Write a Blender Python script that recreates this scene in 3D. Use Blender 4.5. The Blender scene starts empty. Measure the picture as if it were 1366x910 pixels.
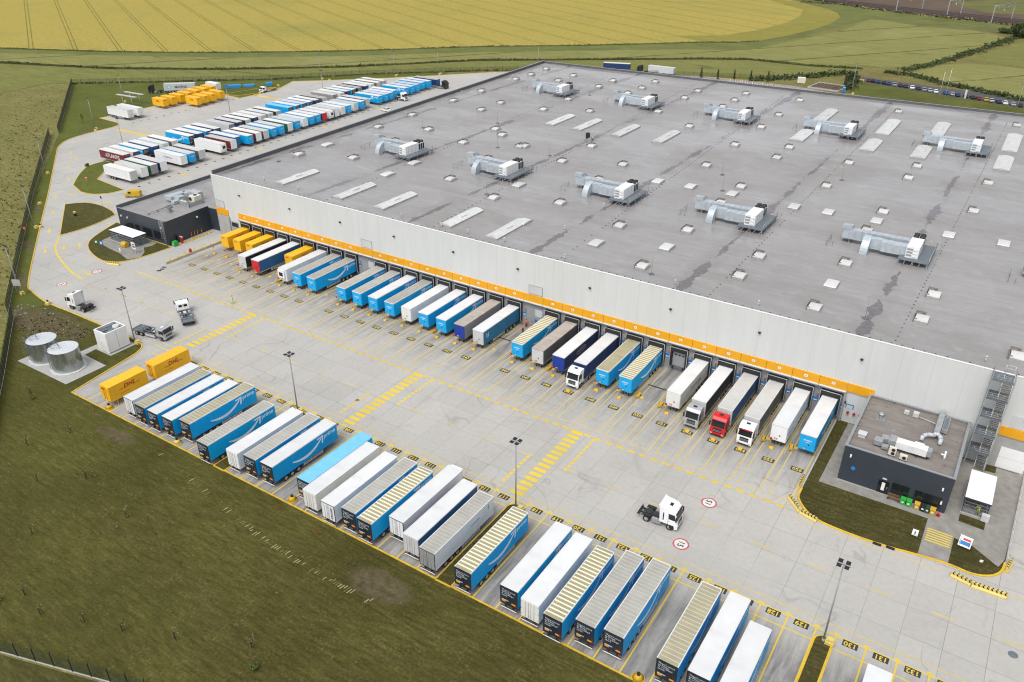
# Logistics warehouse with lorry docks, seen from the air. Everything is built here from mesh code; units are metres,
# x runs along the dock wall, y away from the yard into the warehouse.
CAM_F, CAM_YAW, CAM_PIT, CAM_ROLL, CAM_LOC = 1070.0644, .578078, .506678, -.001206, (17.1767, -107.3247, 77.9978)
SKY, SUN, EXPO = .15, .95, 0.42
import bpy, math, random
from mathutils import Vector, Matrix, Euler
random.seed(7)
S = bpy.context.scene
COL = S.collection
R = math.radians

# ------------------------------------------------------------------ helpers: objects
def link(o, parent=None):
    COL.objects.link(o)
    if parent is not None:
        o.parent = parent
    return o

def tag(o, label=None, cat=None, group=None, kind=None):
    if label: o['label'] = label
    if cat: o['category'] = cat
    if group: o['group'] = group
    if kind: o['kind'] = kind
    return o

def thing(name, label, cat, loc=(0, 0, 0), rz=0.0, group=None):
    o = bpy.data.objects.new(name, None)
    o.location = loc
    o.rotation_euler = (0, 0, rz)
    o.empty_display_size = 0.5
    link(o)
    return tag(o, label, cat, group)

def part(name, me, parent, loc=(0, 0, 0), rot=None, label=None):
    o = bpy.data.objects.new(name, me)
    if isinstance(rot, Matrix):
        o.matrix_local = Matrix.Translation(loc) @ rot.to_4x4()
    else:
        o.location = loc
        if rot is not None:
            o.rotation_euler = rot
    link(o, parent)
    if label: o['label'] = label
    return o

def solo(name, me, label, cat, loc=(0, 0, 0), rz=0.0, group=None):
    o = bpy.data.objects.new(name, me)
    o.location = loc
    o.rotation_euler = (0, 0, rz)
    link(o)
    return tag(o, label, cat, group)

def struct(name, me, kind='structure'):
    o = bpy.data.objects.new(name, me)
    link(o)
    o['kind'] = kind
    return o

ORD = ('first second third fourth fifth sixth seventh eighth ninth tenth eleventh twelfth thirteenth fourteenth fifteenth sixteenth '
       'seventeenth eighteenth nineteenth twentieth').split()
def ordw(n):
    if n <= 20: return ORD[n - 1]
    t, u = divmod(n, 10)
    if u == 0: return {3: 'thirtieth', 4: 'fortieth', 5: 'fiftieth'}[t]
    return {2: 'twenty', 3: 'thirty', 4: 'forty'}[t] + '-' + ORD[u - 1]

# ------------------------------------------------------------------ helpers: meshes
class MB:
    def __init__(s):
        s.v, s.f, s.m, s.sm = [], [], [], []
    def face(s, pts, m=0, smooth=False):
        i = len(s.v)
        s.v += [tuple(p) for p in pts]
        s.f.append(tuple(range(i, i + len(pts)))); s.m.append(m); s.sm.append(smooth)
        return s
    def box(s, x0, x1, y0, y1, z0, z1, m=0, skip='', mt=None, ms=None):
        i = len(s.v)
        s.v += [(x0, y0, z0), (x1, y0, z0), (x1, y1, z0), (x0, y1, z0), (x0, y0, z1), (x1, y0, z1), (x1, y1, z1), (x0, y1, z1)]
        F = {'b': (0, 3, 2, 1), 't': (4, 5, 6, 7), 'f': (0, 1, 5, 4), 'r': (1, 2, 6, 5), 'k': (2, 3, 7, 6), 'l': (3, 0, 4, 7)}
        for k, q in F.items():
            if k in skip: continue
            s.f.append(tuple(i + a for a in q)); s.sm.append(False)
            s.m.append(mt if (k == 't' and mt is not None) else (ms[k] if ms and k in ms else m))
        return s
    def cyl(s, p0, p1, r0, r1=None, n=12, m=0, caps=True, mc=None, smooth=True):
        r1 = r0 if r1 is None else r1
        p0, p1 = Vector(p0), Vector(p1)
        d = (p1 - p0).normalized()
        a = Vector((1, 0, 0)) if abs(d.x) < .9 else Vector((0, 1, 0))
        u = d.cross(a).normalized(); w = d.cross(u)
        i = len(s.v)
        for p, r in ((p0, r0), (p1, r1)):
            for k in range(n):
                t = 2 * math.pi * k / n
                s.v.append(tuple(p + u * (r * math.cos(t)) + w * (r * math.sin(t))))
        for k in range(n):
            j = (k + 1) % n
            s.f.append((i + k, i + j, i + n + j, i + n + k)); s.m.append(m); s.sm.append(smooth)
        if caps:
            mc = m if mc is None else mc
            s.f.append(tuple(i + n - 1 - k for k in range(n))); s.m.append(mc); s.sm.append(False)
            s.f.append(tuple(i + n + k for k in range(n))); s.m.append(mc); s.sm.append(False)
        return s
    def prism(s, poly, z0, z1, m=0, mt=None, bottom=False):
        """poly: xy outline, counter-clockwise"""
        n = len(poly); i = len(s.v)
        s.v += [(x, y, z0) for x, y in poly] + [(x, y, z1) for x, y in poly]
        for k in range(n):
            j = (k + 1) % n
            s.f.append((i + k, i + j, i + n + j, i + n + k)); s.m.append(m); s.sm.append(False)
        s.f.append(tuple(i + n + k for k in range(n))); s.m.append(m if mt is None else mt); s.sm.append(False)
        if bottom:
            s.f.append(tuple(i + n - 1 - k for k in range(n))); s.m.append(m); s.sm.append(False)
        return s
    def profile(s, poly, x0, x1, m=0, ms=None):
        """poly: (y,z) outline, extruded along x"""
        n = len(poly); i = len(s.v)
        s.v += [(x0, y, z) for y, z in poly] + [(x1, y, z) for y, z in poly]
        for k in range(n):
            j = (k + 1) % n
            s.f.append((i + k, i + n + k, i + n + j, i + j)); s.m.append(ms[k] if ms else m); s.sm.append(False)
        s.f.append(tuple(i + k for k in range(n))); s.m.append(m); s.sm.append(False)
        s.f.append(tuple(i + n + n - 1 - k for k in range(n))); s.m.append(m); s.sm.append(False)
        return s
    def flat(s, poly, z, m=0):
        return s.face([(x, y, z) for x, y in poly], m)
    def seg(s, x0, y0, x1, y1, w, z, m=0):
        d = Vector((x1 - x0, y1 - y0)); l = d.length or 1e-6
        nx, ny = -d.y / l * w / 2, d.x / l * w / 2
        return s.face([(x0 - nx, y0 - ny, z), (x1 - nx, y1 - ny, z), (x1 + nx, y1 + ny, z), (x0 + nx, y0 + ny, z)], m)
    def add(s, me, M, m=0):
        i = len(s.v)
        s.v += [tuple(M @ v.co) for v in me.vertices]
        for p in me.polygons:
            s.f.append(tuple(i + k for k in p.vertices)); s.m.append(m); s.sm.append(False)
        return s
    def mesh(s, name, mats, fix=True, bevel=0.0):
        me = bpy.data.meshes.new(name)
        me.from_pydata(s.v, [], s.f)
        for mm in (mats if isinstance(mats, (list, tuple)) else [mats]):
            me.materials.append(mm)
        me.polygons.foreach_set('material_index', s.m)
        me.polygons.foreach_set('use_smooth', s.sm)
        if fix or bevel:
            import bmesh
            b = bmesh.new(); b.from_mesh(me)
            if bevel:
                bmesh.ops.remove_doubles(b, verts=b.verts, dist=1e-4)
            bmesh.ops.recalc_face_normals(b, faces=b.faces)
            if bevel:
                es = [e for e in b.edges if len(e.link_faces) == 2 and e.calc_face_angle(0) > .35]
                bmesh.ops.bevel(b, geom=es, offset=bevel, segments=2, profile=.5, affect='EDGES', clamp_overlap=True)
            b.to_mesh(me); b.free()
        me.update()
        return me

_text = {}
def text_mesh(txt, size, bold=0.0, shear=0.0, align='CENTER'):
    k = (txt, size, bold, shear, align)
    if k in _text: return _text[k]
    cu = bpy.data.curves.new('lettering', 'FONT')
    cu.body = txt; cu.size = size; cu.offset = bold; cu.shear = shear
    cu.align_x = align; cu.align_y = 'CENTER'; cu.resolution_u = 2
    cu.space_line = .85
    o = bpy.data.objects.new('lettering_source', cu); COL.objects.link(o)
    dg = bpy.context.evaluated_depsgraph_get()
    me = bpy.data.meshes.new_from_object(o.evaluated_get(dg))
    bpy.data.objects.remove(o); bpy.data.curves.remove(cu)
    _text[k] = me
    return me

# orientation of flat lettering on a face: columns = (reading direction, up, outward)
FACE = {'+x': Matrix(((0, 0, 1), (1, 0, 0), (0, 1, 0))), '-x': Matrix(((0, 0, -1), (-1, 0, 0), (0, 1, 0))),
        '-y': Matrix(((1, 0, 0), (0, 0, -1), (0, 1, 0))), '+y': Matrix(((-1, 0, 0), (0, 0, 1), (0, 1, 0)))}

# ------------------------------------------------------------------ helpers: materials
class NT:
    def __init__(s, name):
        s.mat = bpy.data.materials.new(name)
        s.mat.use_nodes = True
        s.t = s.mat.node_tree
        s.b = s.t.nodes['Principled BSDF']
        s.tc = s.t.nodes.new('ShaderNodeTexCoord')
        s.obj = s.tc.outputs['Object']
    def put(s, sock, v):
        if hasattr(v, 'default_value') or hasattr(v, 'is_linked'):
            s.t.links.new(v, sock)
        elif isinstance(v, (tuple, list)):
            sock.default_value = tuple(v) + (1,) if (len(v) == 3 and sock.type == 'RGBA') else v
        else:
            sock.default_value = v
    def math(s, op, a, b=0.0, clamp=False):
        n = s.t.nodes.new('ShaderNodeMath'); n.operation = op; n.use_clamp = clamp
        s.put(n.inputs[0], a); s.put(n.inputs[1], b)
        return n.outputs[0]
    def map(s, v, a, b, c, d):
        n = s.t.nodes.new('ShaderNodeMapRange'); n.clamp = True
        for i, x in enumerate((v, a, b, c, d)): s.put(n.inputs[i], x)
        return n.outputs[0]
    def scalev(s, sc, vec=None, rot=None):
        n = s.t.nodes.new('ShaderNodeMapping')
        s.put(n.inputs['Vector'], vec or s.obj)
        n.inputs['Scale'].default_value = sc
        if rot: n.inputs['Rotation'].default_value = rot
        return n.outputs[0]
    def noise(s, scale, detail=4.0, vec=None, rough=.55, dist=0.0):
        n = s.t.nodes.new('ShaderNodeTexNoise')
        s.put(n.inputs['Vector'], vec or s.obj)
        n.inputs['Scale'].default_value = scale; n.inputs['Detail'].default_value = detail
        n.inputs['Roughness'].default_value = rough; n.inputs['Distortion'].default_value = dist
        return n.outputs['Fac']
    def xyz(s, vec=None):
        n = s.t.nodes.new('ShaderNodeSeparateXYZ'); s.put(n.inputs[0], vec or s.obj)
        return n.outputs
    def comb(s, x, y, z=0.0):
        n = s.t.nodes.new('ShaderNodeCombineXYZ')
        s.put(n.inputs[0], x); s.put(n.inputs[1], y); s.put(n.inputs[2], z)
        return n.outputs[0]
    def white(s, vec):
        n = s.t.nodes.new('ShaderNodeTexWhiteNoise'); n.noise_dimensions = '2D'; s.put(n.inputs['Vector'], vec)
        return n.outputs['Value']
    def mix(s, f, a, b, mode='MIX'):
        n = s.t.nodes.new('ShaderNodeMix'); n.data_type = 'RGBA'; n.blend_type = mode
        s.put(n.inputs[0], f); s.put(n.inputs[6], a); s.put(n.inputs[7], b)
        return n.outputs[2]
    def scale(s, col, f):
        n = s.t.nodes.new('ShaderNodeVectorMath'); n.operation = 'SCALE'
        s.put(n.inputs[0], col); s.put(n.inputs['Scale'], f)
        return n.outputs[0]
    def rand(s):
        return s.t.nodes.new('ShaderNodeObjectInfo').outputs['Random']
    def bump(s, h, strength=.3, dist=.05):
        n = s.t.nodes.new('ShaderNodeBump'); n.inputs['Strength'].default_value = strength; n.inputs['Distance'].default_value = dist
        s.put(n.inputs['Height'], h); s.t.links.new(n.outputs[0], s.b.inputs['Normal'])
    def done(s, col, rough=.7, metal=0.0, spec=.5):
        s.put(s.b.inputs['Base Color'], col); s.put(s.b.inputs['Roughness'], rough)
        s.put(s.b.inputs['Metallic'], metal); s.put(s.b.inputs['Specular IOR Level'], spec)
        return s.mat

def paint(name, rgb, rough=.5, var=.10, scale=1.2, metal=0.0, rnd=.05, bump=0.0, dirt=None, streak=False, spec=.5):
    t = NT(name)
    v = t.scalev((1.6, 1.6, .25)) if streak else None
    n = t.noise(scale, 5, v)
    f = t.map(n, .3, .7, 1 - var, 1 + var)
    f = t.math('MULTIPLY', f, t.map(t.rand(), 0, 1, 1 - rnd, 1 + rnd))
    c = t.scale(rgb, f)
    if dirt:
        d = t.map(t.noise(scale * .7, 7, None, .65), dirt[1], dirt[2], 0, dirt[3] if len(dirt) > 3 else .8)
        c = t.mix(d, c, dirt[0])
    if bump: t.bump(t.noise(scale * 8, 3), bump, .03)
    return t.done(c, rough, metal, spec)

def mesh_fence_mat(name, rgb, cover):
    t = NT(name)
    t.done(t.scale(rgb, t.map(t.noise(.4, 4), .3, .7, .8, 1.2)), .6)
    tr = t.t.nodes.new('ShaderNodeBsdfTransparent'); mx = t.t.nodes.new('ShaderNodeMixShader')
    mx.inputs[0].default_value = cover
    out = [n for n in t.t.nodes if n.type == 'OUTPUT_MATERIAL'][0]
    t.t.links.new(tr.outputs[0], mx.inputs[1]); t.t.links.new(t.b.outputs[0], mx.inputs[2]); t.t.links.new(mx.outputs[0], out.inputs[0])
    return t.mat
# ------------------------------------------------------------------ materials
M = {}
DIRT = (.12, .105, .085)
M['blue'] = paint('blue_vinyl', (.003, .345, .72), .5, .08, .5, rnd=.05, streak=True, spec=.2)
M['blue_front'] = paint('blue_front_panel', (.004, .36, .74), .40, .06, .5, rnd=.04)
M['skyblue'] = paint('sky_blue_steel', (.17, .50, .80), .5, .07, .8)
M['white'] = paint('white_paint', (.76, .77, .775), .42, .05, .5, rnd=.04, dirt=((.42, .41, .38), .58, .85, .35), streak=True)
M['offwhite'] = paint('off_white_paint', (.70, .70, .66), .5, .07, .6, rnd=.05, dirt=((.34, .32, .28), .55, .85, .4), streak=True)
M['roofwhite'] = paint('white_roof_sheet', (.615, .625, .63), .55, .06, .35, rnd=.05, dirt=((.42, .41, .39), .54, .82, .45))
M['roofgrey'] = paint('light_grey_roof_sheet', (.50, .50, .485), .5, .10, .4, rnd=.08, dirt=((.33, .31, .28), .55, .85, .4))
M['pale'] = paint('pale_translucent_roof_sheet', (.335, .33, .295), .45, .14, .45, rnd=.10, dirt=((.22, .2, .16), .55, .85, .5))
M['tan'] = paint('tan_translucent_roof_sheet', (.33, .30, .19), .45, .12, .5, rnd=.06)
M['taupe'] = paint('taupe_roof_sheet', (.40, .355, .315), .6, .12, .5, rnd=.06, dirt=((.2, .17, .15), .52, .8, .6))
M['bow'] = paint('cream_roof_bow', (.78, .74, .56), .5, .05)
M['bow_pale'] = paint('pale_roof_bow', (.45, .445, .41), .5, .06)
M['navy'] = paint('navy_curtain', (.012, .035, .12), .45, .15, .6, streak=True)
M['royal'] = paint('royal_blue_paint', (.008, .04, .30), .42, .1, .6)
M['midblue'] = paint('mid_blue_curtain', (.01, .09, .24), .45, .12, .6, streak=True)
M['teal'] = paint('teal_blue_curtain', (.008, .15, .29), .45, .12, .6, streak=True)
M['black_curtain'] = paint('black_curtain', (.018, .019, .022), .5, .2, .6)
M['grey_curtain'] = paint('dark_grey_curtain', (.10, .10, .105), .55, .15, .6, streak=True)
M['lightgrey'] = paint('light_grey_panel', (.52, .53, .53), .5, .07, .5)
M['midgrey'] = paint('mid_grey_panel', (.28, .285, .29), .55, .1, .5)
M['red'] = paint('red_paint', (.50, .012, .018), .35, .08, .5)
M['maroon'] = paint('dark_red_curtain', (.16, .018, .022), .5, .12, .5, streak=True)
M['green'] = paint('dark_green_curtain', (.015, .10, .055), .5, .12, .5)
M['yellow'] = paint('yellow_box_paint', (.80, .43, .012), .45, .06, .5, rnd=.04, dirt=((.5, .3, .03), .6, .9, .35))
M['dhlred'] = paint('dark_red_lettering', (.42, .012, .01), .5, .05)
M['rear_dark'] = paint('dark_rear_door', (.018, .026, .040), .45, .12, .6)
M['orange_mark'] = paint('orange_reflector', (.85, .33, .01), .4, .05)
M['letter_white'] = paint('white_lettering', (.70, .74, .78), .5, .04)
M['emblem'] = paint('pale_emblem_film', (.74, .82, .88), .45, .05)
M['letter_blue'] = paint('dark_blue_lettering', (.02, .04, .12), .5, .05)
M['letter_green'] = paint('green_lettering', (.02, .28, .08), .5, .05)
M['tyre'] = paint('tyre_rubber', (.022, .022, .023), .85, .2, 4)
M['rim'] = paint('wheel_rim', (.45, .45, .46), .4, .1, metal=.6)
M['chassis'] = paint('dark_chassis', (.03, .03, .032), .65, .2, 2)
M['alu'] = paint('aluminium', (.62, .63, .64), .4, .06, metal=.5)
M['steel'] = paint('galvanised_steel', (.42, .44, .46), .45, .12, 1.5, metal=.55)
M['duct'] = paint('galvanised_duct', (.44, .49, .53), .45, .14, .9, metal=.2)
M['steel_dark'] = paint('dark_steel_grating', (.16, .185, .21), .6, .15, 2, metal=.3)
M['glass'] = paint('dark_glass', (.012, .016, .018), .08, .1, rnd=.1)
M['black'] = paint('black_plastic', (.015, .015, .016), .55, .15)
M['silver'] = paint('silver_cab_paint', (.42, .43, .45), .35, .05, metal=.3)
M['cabwhite'] = paint('white_cab_paint', (.82, .83, .83), .3, .03, .6)
M['cabred'] = paint('red_cab_paint', (.58, .012, .018), .3, .06)
M['redlamp'] = paint('red_disc', (.38, .03, .025), .5, .08)
M['safety'] = paint('safety_yellow', (.54, .335, .016), .55, .1, 2, dirt=((.3, .2, .04), .58, .85, .5))
M['paleyellow'] = paint('pale_yellow_plastic', (.62, .48, .13), .5, .06)
M['orange'] = paint('hi_vis_orange', (.90, .14, .02), .7, .06)
M['hivis'] = paint('hi_vis_yellow', (.62, .80, .04), .7, .06)
M['trouser'] = paint('dark_trousers', (.03, .035, .05), .8, .1)
M['skin'] = paint('skin', (.46, .27, .19), .6, .05)
M['hair'] = paint('brown_hair', (.05, .03, .02), .8, .1)
M['binGreen'] = paint('green_bin', (.02, .36, .04), .45, .06)
M['binDark'] = paint('dark_green_bin', (.02, .06, .03), .5, .06)
M['signwhite'] = paint('white_sign_face', (.80, .80, .80), .5, .03)
M['signblue'] = paint('blue_sign_face', (.02, .19, .55), .5, .04)
M['signred'] = paint('red_sign_face', (.6, .04, .03), .5, .04)
M['wood'] = paint('bench_wood', (.17, .09, .045), .6, .2, 4)
M['clad_dark'] = paint('dark_grey_cladding', (.034, .043, .056), .5, .10, .4, rnd=0)
M['clad_trim'] = paint('grey_parapet_trim', (.25, .265, .285), .5, .06, rnd=0)
M['parapet'] = paint('dark_grey_parapet', (.105, .108, .12), .6, .12, .5, rnd=0)
M['coping'] = paint('white_coping', (.80, .81, .81), .45, .03, rnd=0)
M['band'] = paint('orange_yellow_cladding', (.74, .345, .008), .45, .05, .4, rnd=.03)
M['dock_grey'] = paint('dock_grey_wall', (.30, .305, .31), .6, .14, .6, rnd=0)
M['dock_black'] = paint('dock_shelter_black', (.016, .016, .017), .7, .2, 1.0)
M['door_grey'] = paint('grey_dock_door', (.33, .34, .35), .5, .06, .6)
M['lid'] = paint('opal_dome', (.55, .555, .55), .4, .08, .8, rnd=.08, dirt=((.33, .32, .30), .55, .8, .5))
M['curb'] = paint('rooflight_curb', (.34, .34, .33), .6, .15, 1.0)
M['deflector'] = paint('brownish_deflector', (.21, .19, .17), .6, .25, 1.5)
M['kerb_y'] = paint('yellow_painted_kerb', (.62, .40, .025), .6, .14, 1.2, rnd=0, dirt=((.34, .29, .19), .58, .8, .6))
M['kerb_g'] = paint('concrete_kerb', (.40, .40, .385), .8, .12, 1.2, rnd=0)
M['paint_dark'] = paint('black_ground_paint', (.035, .035, .037), .75, .2, 2.0, rnd=0, dirt=((.2, .2, .19), .62, .85, .5))
M['paint_white'] = paint('white_ground_paint', (.62, .62, .60), .7, .10, 1.0, rnd=0, dirt=((.42, .41, .39), .5, .75, .7))
M['paint_red'] = paint('red_ground_paint', (.46, .07, .07), .7, .12, 1.0, rnd=0, dirt=((.42, .32, .31), .5, .78, .7))
M['stone'] = paint('rubble', (.13, .085, .06), .9, .3, 3)
M['cream_box'] = paint('cream_container', (.66, .62, .52), .6, .06)
M['toilet_blue'] = paint('blue_cabin', (.02, .22, .5), .5, .05)
M['bark'] = paint('bark', (.07, .055, .04), .9, .2, 6)
M['leaf_bright'] = paint('fresh_green_leaves', (.13, .22, .02), .7, .3, 2, rnd=0)
M['leaf_dark'] = paint('dark_green_leaves', (.042, .066, .019), .8, .35, .5, rnd=0)
M['leaf_mid'] = paint('mid_green_leaves', (.07, .09, .026), .8, .35, .4, rnd=0)
M['straw'] = paint('dry_grass', (.30, .25, .12), .9, .3, .5, rnd=0)
M['tuft'] = paint('rough_grass_blades', (.125, .13, .04), .9, .4, .3, rnd=0)
M['corr'] = paint('white_corrugated_sheet', (.82, .83, .83), .45, .03)
M['gravelpad'] = paint('concrete_slab', (.36, .355, .34), .85, .08, .8, rnd=0)

def worn_yellow():
    t = NT('worn_yellow_line_paint')
    n = t.noise(1.1, 7, None, .7)
    c = t.scale((.56, .43, .12), t.map(t.noise(.15, 3), .3, .7, .88, 1.1))
    c = t.mix(t.map(n, .52, .74, 0, .6), c, (.37, .355, .32))
    return t.done(c, .75)
M['line'] = worn_yellow()
def bold_yellow():
    t = NT('yellow_line_paint')
    n = t.noise(1.3, 7, None, .7)
    c = t.scale((.64, .47, .05), t.map(t.noise(.15, 3), .3, .7, .92, 1.08))
    c = t.mix(t.map(n, .60, .78, 0, .6), c, (.33, .3, .2))
    return t.done(c, .75)
M['line_bold'] = bold_yellow()

def concrete():
    t = NT('concrete_yard_slabs')
    o = t.xyz()
    X, Y = o[0], o[1]
    gx = t.math('DIVIDE', t.math('SUBTRACT', X, 10.2), 4.64)
    gy = t.math('DIVIDE', t.math('ADD', Y, 9.95), 5.03)
    jx = t.math('MULTIPLY', t.math('ABSOLUTE', t.math('SUBTRACT', t.math('FRACT', t.math('ADD', gx, .5)), .5)), 4.64)
    jy = t.math('MULTIPLY', t.math('ABSOLUTE', t.math('SUBTRACT', t.math('FRACT', t.math('ADD', gy, .5)), .5)), 5.03)
    j = t.math('MINIMUM', jx, jy)
    joint = t.map(j, .015, .045, 1, 0)
    # a slab differs a little from the next
    cell = t.comb(t.math('FLOOR', gx), t.math('FLOOR', gy))
    tone = t.map(t.white(cell), 0, 1, .96, 1.035)
    big = t.map(t.noise(.035, 5), .3, .7, .93, 1.06)
    fine = t.map(t.noise(1.4, 8, None, .7), .3, .7, .93, 1.07)
    c = t.scale((.405, .395, .372), t.math('MULTIPLY', tone, t.math('MULTIPLY', big, fine)))
    # broad cloudy weathering and pale brush marks
    c = t.mix(t.map(t.noise(.18, 7, None, .68, .6), .52, .78, 0, .35), c, (.31, .30, .285))
    c = t.mix(t.map(t.noise(.11, 8, t.scalev((1.6, .5, 1), None, (0, 0, .5)), .74, 1.4), .60, .70, 0, .4), c, (.265, .255, .245))
    c = t.mix(t.map(t.noise(.7, 8, None, .75, .3), .66, .74, 0, .5), c, (.24, .23, .22))
    c = t.mix(t.map(t.noise(.5, 6, t.scalev((.35, 1.3, 1)), .65, .5), .56, .8, 0, .35), c, (.47, .46, .435))
    # tyre dirt and oil worn into docks and bays, running along y; toned deeper to paint in shade under the trailers
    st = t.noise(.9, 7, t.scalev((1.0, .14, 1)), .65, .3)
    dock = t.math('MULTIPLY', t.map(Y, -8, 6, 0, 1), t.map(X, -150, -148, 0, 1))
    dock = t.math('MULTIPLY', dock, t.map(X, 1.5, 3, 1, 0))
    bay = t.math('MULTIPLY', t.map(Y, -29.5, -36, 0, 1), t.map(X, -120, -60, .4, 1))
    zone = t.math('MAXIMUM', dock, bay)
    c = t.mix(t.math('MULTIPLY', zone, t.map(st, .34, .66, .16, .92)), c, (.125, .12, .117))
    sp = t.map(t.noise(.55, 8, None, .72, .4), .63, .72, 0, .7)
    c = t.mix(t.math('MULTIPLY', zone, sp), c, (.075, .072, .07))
    # curved tyre marks in the open yard
    w = t.math('ABSOLUTE', t.math('SUBTRACT', t.noise(.06, 2, None, .4, 1.2), .5))
    c = t.mix(t.math('MULTIPLY', t.map(w, 0, .010, .5, 0), t.map(t.noise(.09, 3), .45, .6, 0, 1)), c, (.23, .225, .22))
    c = t.mix(t.math('MULTIPLY', joint, t.map(t.noise(.05, 3), .4, .6, .25, .7)), c, (.13, .125, .12))
    t.bump(t.noise(3, 5), .06, .02)
    return t.done(c, .82, 0, .3)
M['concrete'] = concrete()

SPOTS = [(-146, -36.3, 15, 5.0), (-172, -27, 9, 3.2), (-190, -15, 9, 2.4), (-38.5, -53.6, 5.5, 2.6), (-97, -52.2, 5, 1.6), (-157, -37.5, 6, 3), (-213, 2.2, 9, 1.8), (-282, 58.5, 5, 2.6)]
def lawn(name, dark, mid, dry, ang=.35, dryness=.5, sc=1.0, spots=()):
    t = NT(name)
    v = t.scalev((.35, 2.0, 1), None, (0, 0, ang))
    a = t.noise(.9 * sc, 8, v, .72)
    b = t.noise(.06, 5, None, .6)
    c_ = t.noise(2.6 * sc, 6, None, .75)
    d = t.noise(.35, 7, None, .7, .5)
    col = t.mix(t.map(t.math('ADD', t.math('MULTIPLY', a, .6), t.math('MULTIPLY', c_, .4)), .40, .61, 0, 1), dark, mid)
    col = t.mix(t.map(b, .35, .7, 0, .65), col, tuple(x * .72 for x in dark))
    lo = 1.0 - dryness
    dr = t.math('MULTIPLY', t.map(c_, .50, .72, 0, 1), t.map(t.math('ADD', t.math('MULTIPLY', d, .6), t.math('MULTIPLY', a, .4)), lo, lo + .16, 0, .8))
    col = t.mix(dr, col, dry)
    g_ = t.map(t.math('ADD', t.xyz()[0], t.map(t.noise(.03, 5), .3, .7, -35, 35)), -110, -35, 1, 0)
    col = t.mix(t.math('MULTIPLY', g_, .4), col, t.scale(col, 1.12) if False else t.mix(.5, col, tuple(x * f for x, f in zip(mid, (.78, 1.02, .75)))))
    col = t.mix(t.map(t.noise(.14, 6, v, .7, .6), .55, .72, 0, .4), col, (.075, .062, .03) if spots else tuple(x * .85 for x in mid))
    if spots:
        o = t.xyz(); wob = t.map(t.noise(.30, 6, None, .7), .25, .75, -.55, .55); bare = None
        for x, y, rx, ry in spots:
            e = t.math('ADD', t.math('POWER', t.math('DIVIDE', t.math('SUBTRACT', o[0], x), rx), 2.0), t.math('POWER', t.math('DIVIDE', t.math('SUBTRACT', o[1], y), ry), 2.0))
            k = t.map(t.math('ADD', e, wob), .35, 1.05, 1, 0); bare = k if bare is None else t.math('MAXIMUM', bare, k)
        earth = t.mix(t.map(t.noise(1.1, 7, None, .75), .35, .65, 0, 1), (.06, .044, .027), (.175, .14, .098))
        col = t.mix(t.math('MULTIPLY', bare, .55), col, earth)
    t.bump(t.noise(5 * sc, 6, None, .7), .55, .12)
    return t.done(col, .95, 0, .1)
M['lawn'] = lawn('mown_lawn', (.045, .043, .011), (.118, .106, .030), (.25, .205, .09), .42, .52, 1.0, SPOTS)
M['lawn_green'] = lawn('green_lawn', (.068, .08, .018), (.15, .155, .04), (.25, .23, .09), .3, .44, 1.0, SPOTS)
M['lawn_dock'] = lawn('worn_lawn', (.042, .041, .012), (.105, .092, .032), (.23, .19, .09), .2, .52)
M['meadow'] = lawn('rough_meadow', (.115, .112, .034), (.235, .20, .078), (.40, .305, .155), .8, .60, .35)
M['soil'] = lawn('bare_earth', (.050, .037, .022), (.105, .080, .053), (.20, .17, .12), .2, .5)
M['bank'] = lawn('green_verge', (.10, .11, .036), (.19, .19, .066), (.27, .24, .11), .6, .42, .3)

def wheat():
    t = NT('ripening_wheat')
    o = t.xyz()
    u = t.math('ADD', t.math('MULTIPLY', o[0], .475), t.math('MULTIPLY', o[1], .88))
    w = t.math('ADD', t.math('DIVIDE', u, 22.6), .82)
    f = t.math('MULTIPLY', t.math('SUBTRACT', t.math('FRACT', w), .5), 22.6)
    tr = t.math('ABSOLUTE', t.math('SUBTRACT', t.math('ABSOLUTE', f), 1.05))
    line = t.map(tr, .12, .48, .8, 0)
    v = t.scalev((.18, 1.6, 1), None, (0, 0, 1.0))
    rows = t.noise(.28, 6, t.scalev((1, 8, 1), t.scalev((1, 1, 1), None, (0, 0, .495))), .6)
    a = t.noise(.35, 8, None, .72)
    b = t.noise(.011, 6, None, .62, .4)
    c = t.mix(t.map(a, .33, .67, 0, 1), (.245, .20, .042), (.365, .31, .088))
    c = t.mix(t.map(rows, .40, .60, 0, .6), c, (.39, .32, .085))
    c = t.mix(t.map(b, .50, .70, 0, .55), c, (.215, .215, .062))
    c = t.mix(t.map(t.noise(.06, 7, None, .7, .8), .64, .72, 0, .6), c, (.16, .175, .055))
    c = t.mix(t.math('MULTIPLY', line, t.map(t.noise(.12, 4), .3, .5, .55, 1)), c, (.12, .112, .03))
    t.bump(t.noise(2.0, 6, None, .7), .6, .3)
    return t.done(c, .95, 0, .05)
M['wheat'] = wheat()

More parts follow.
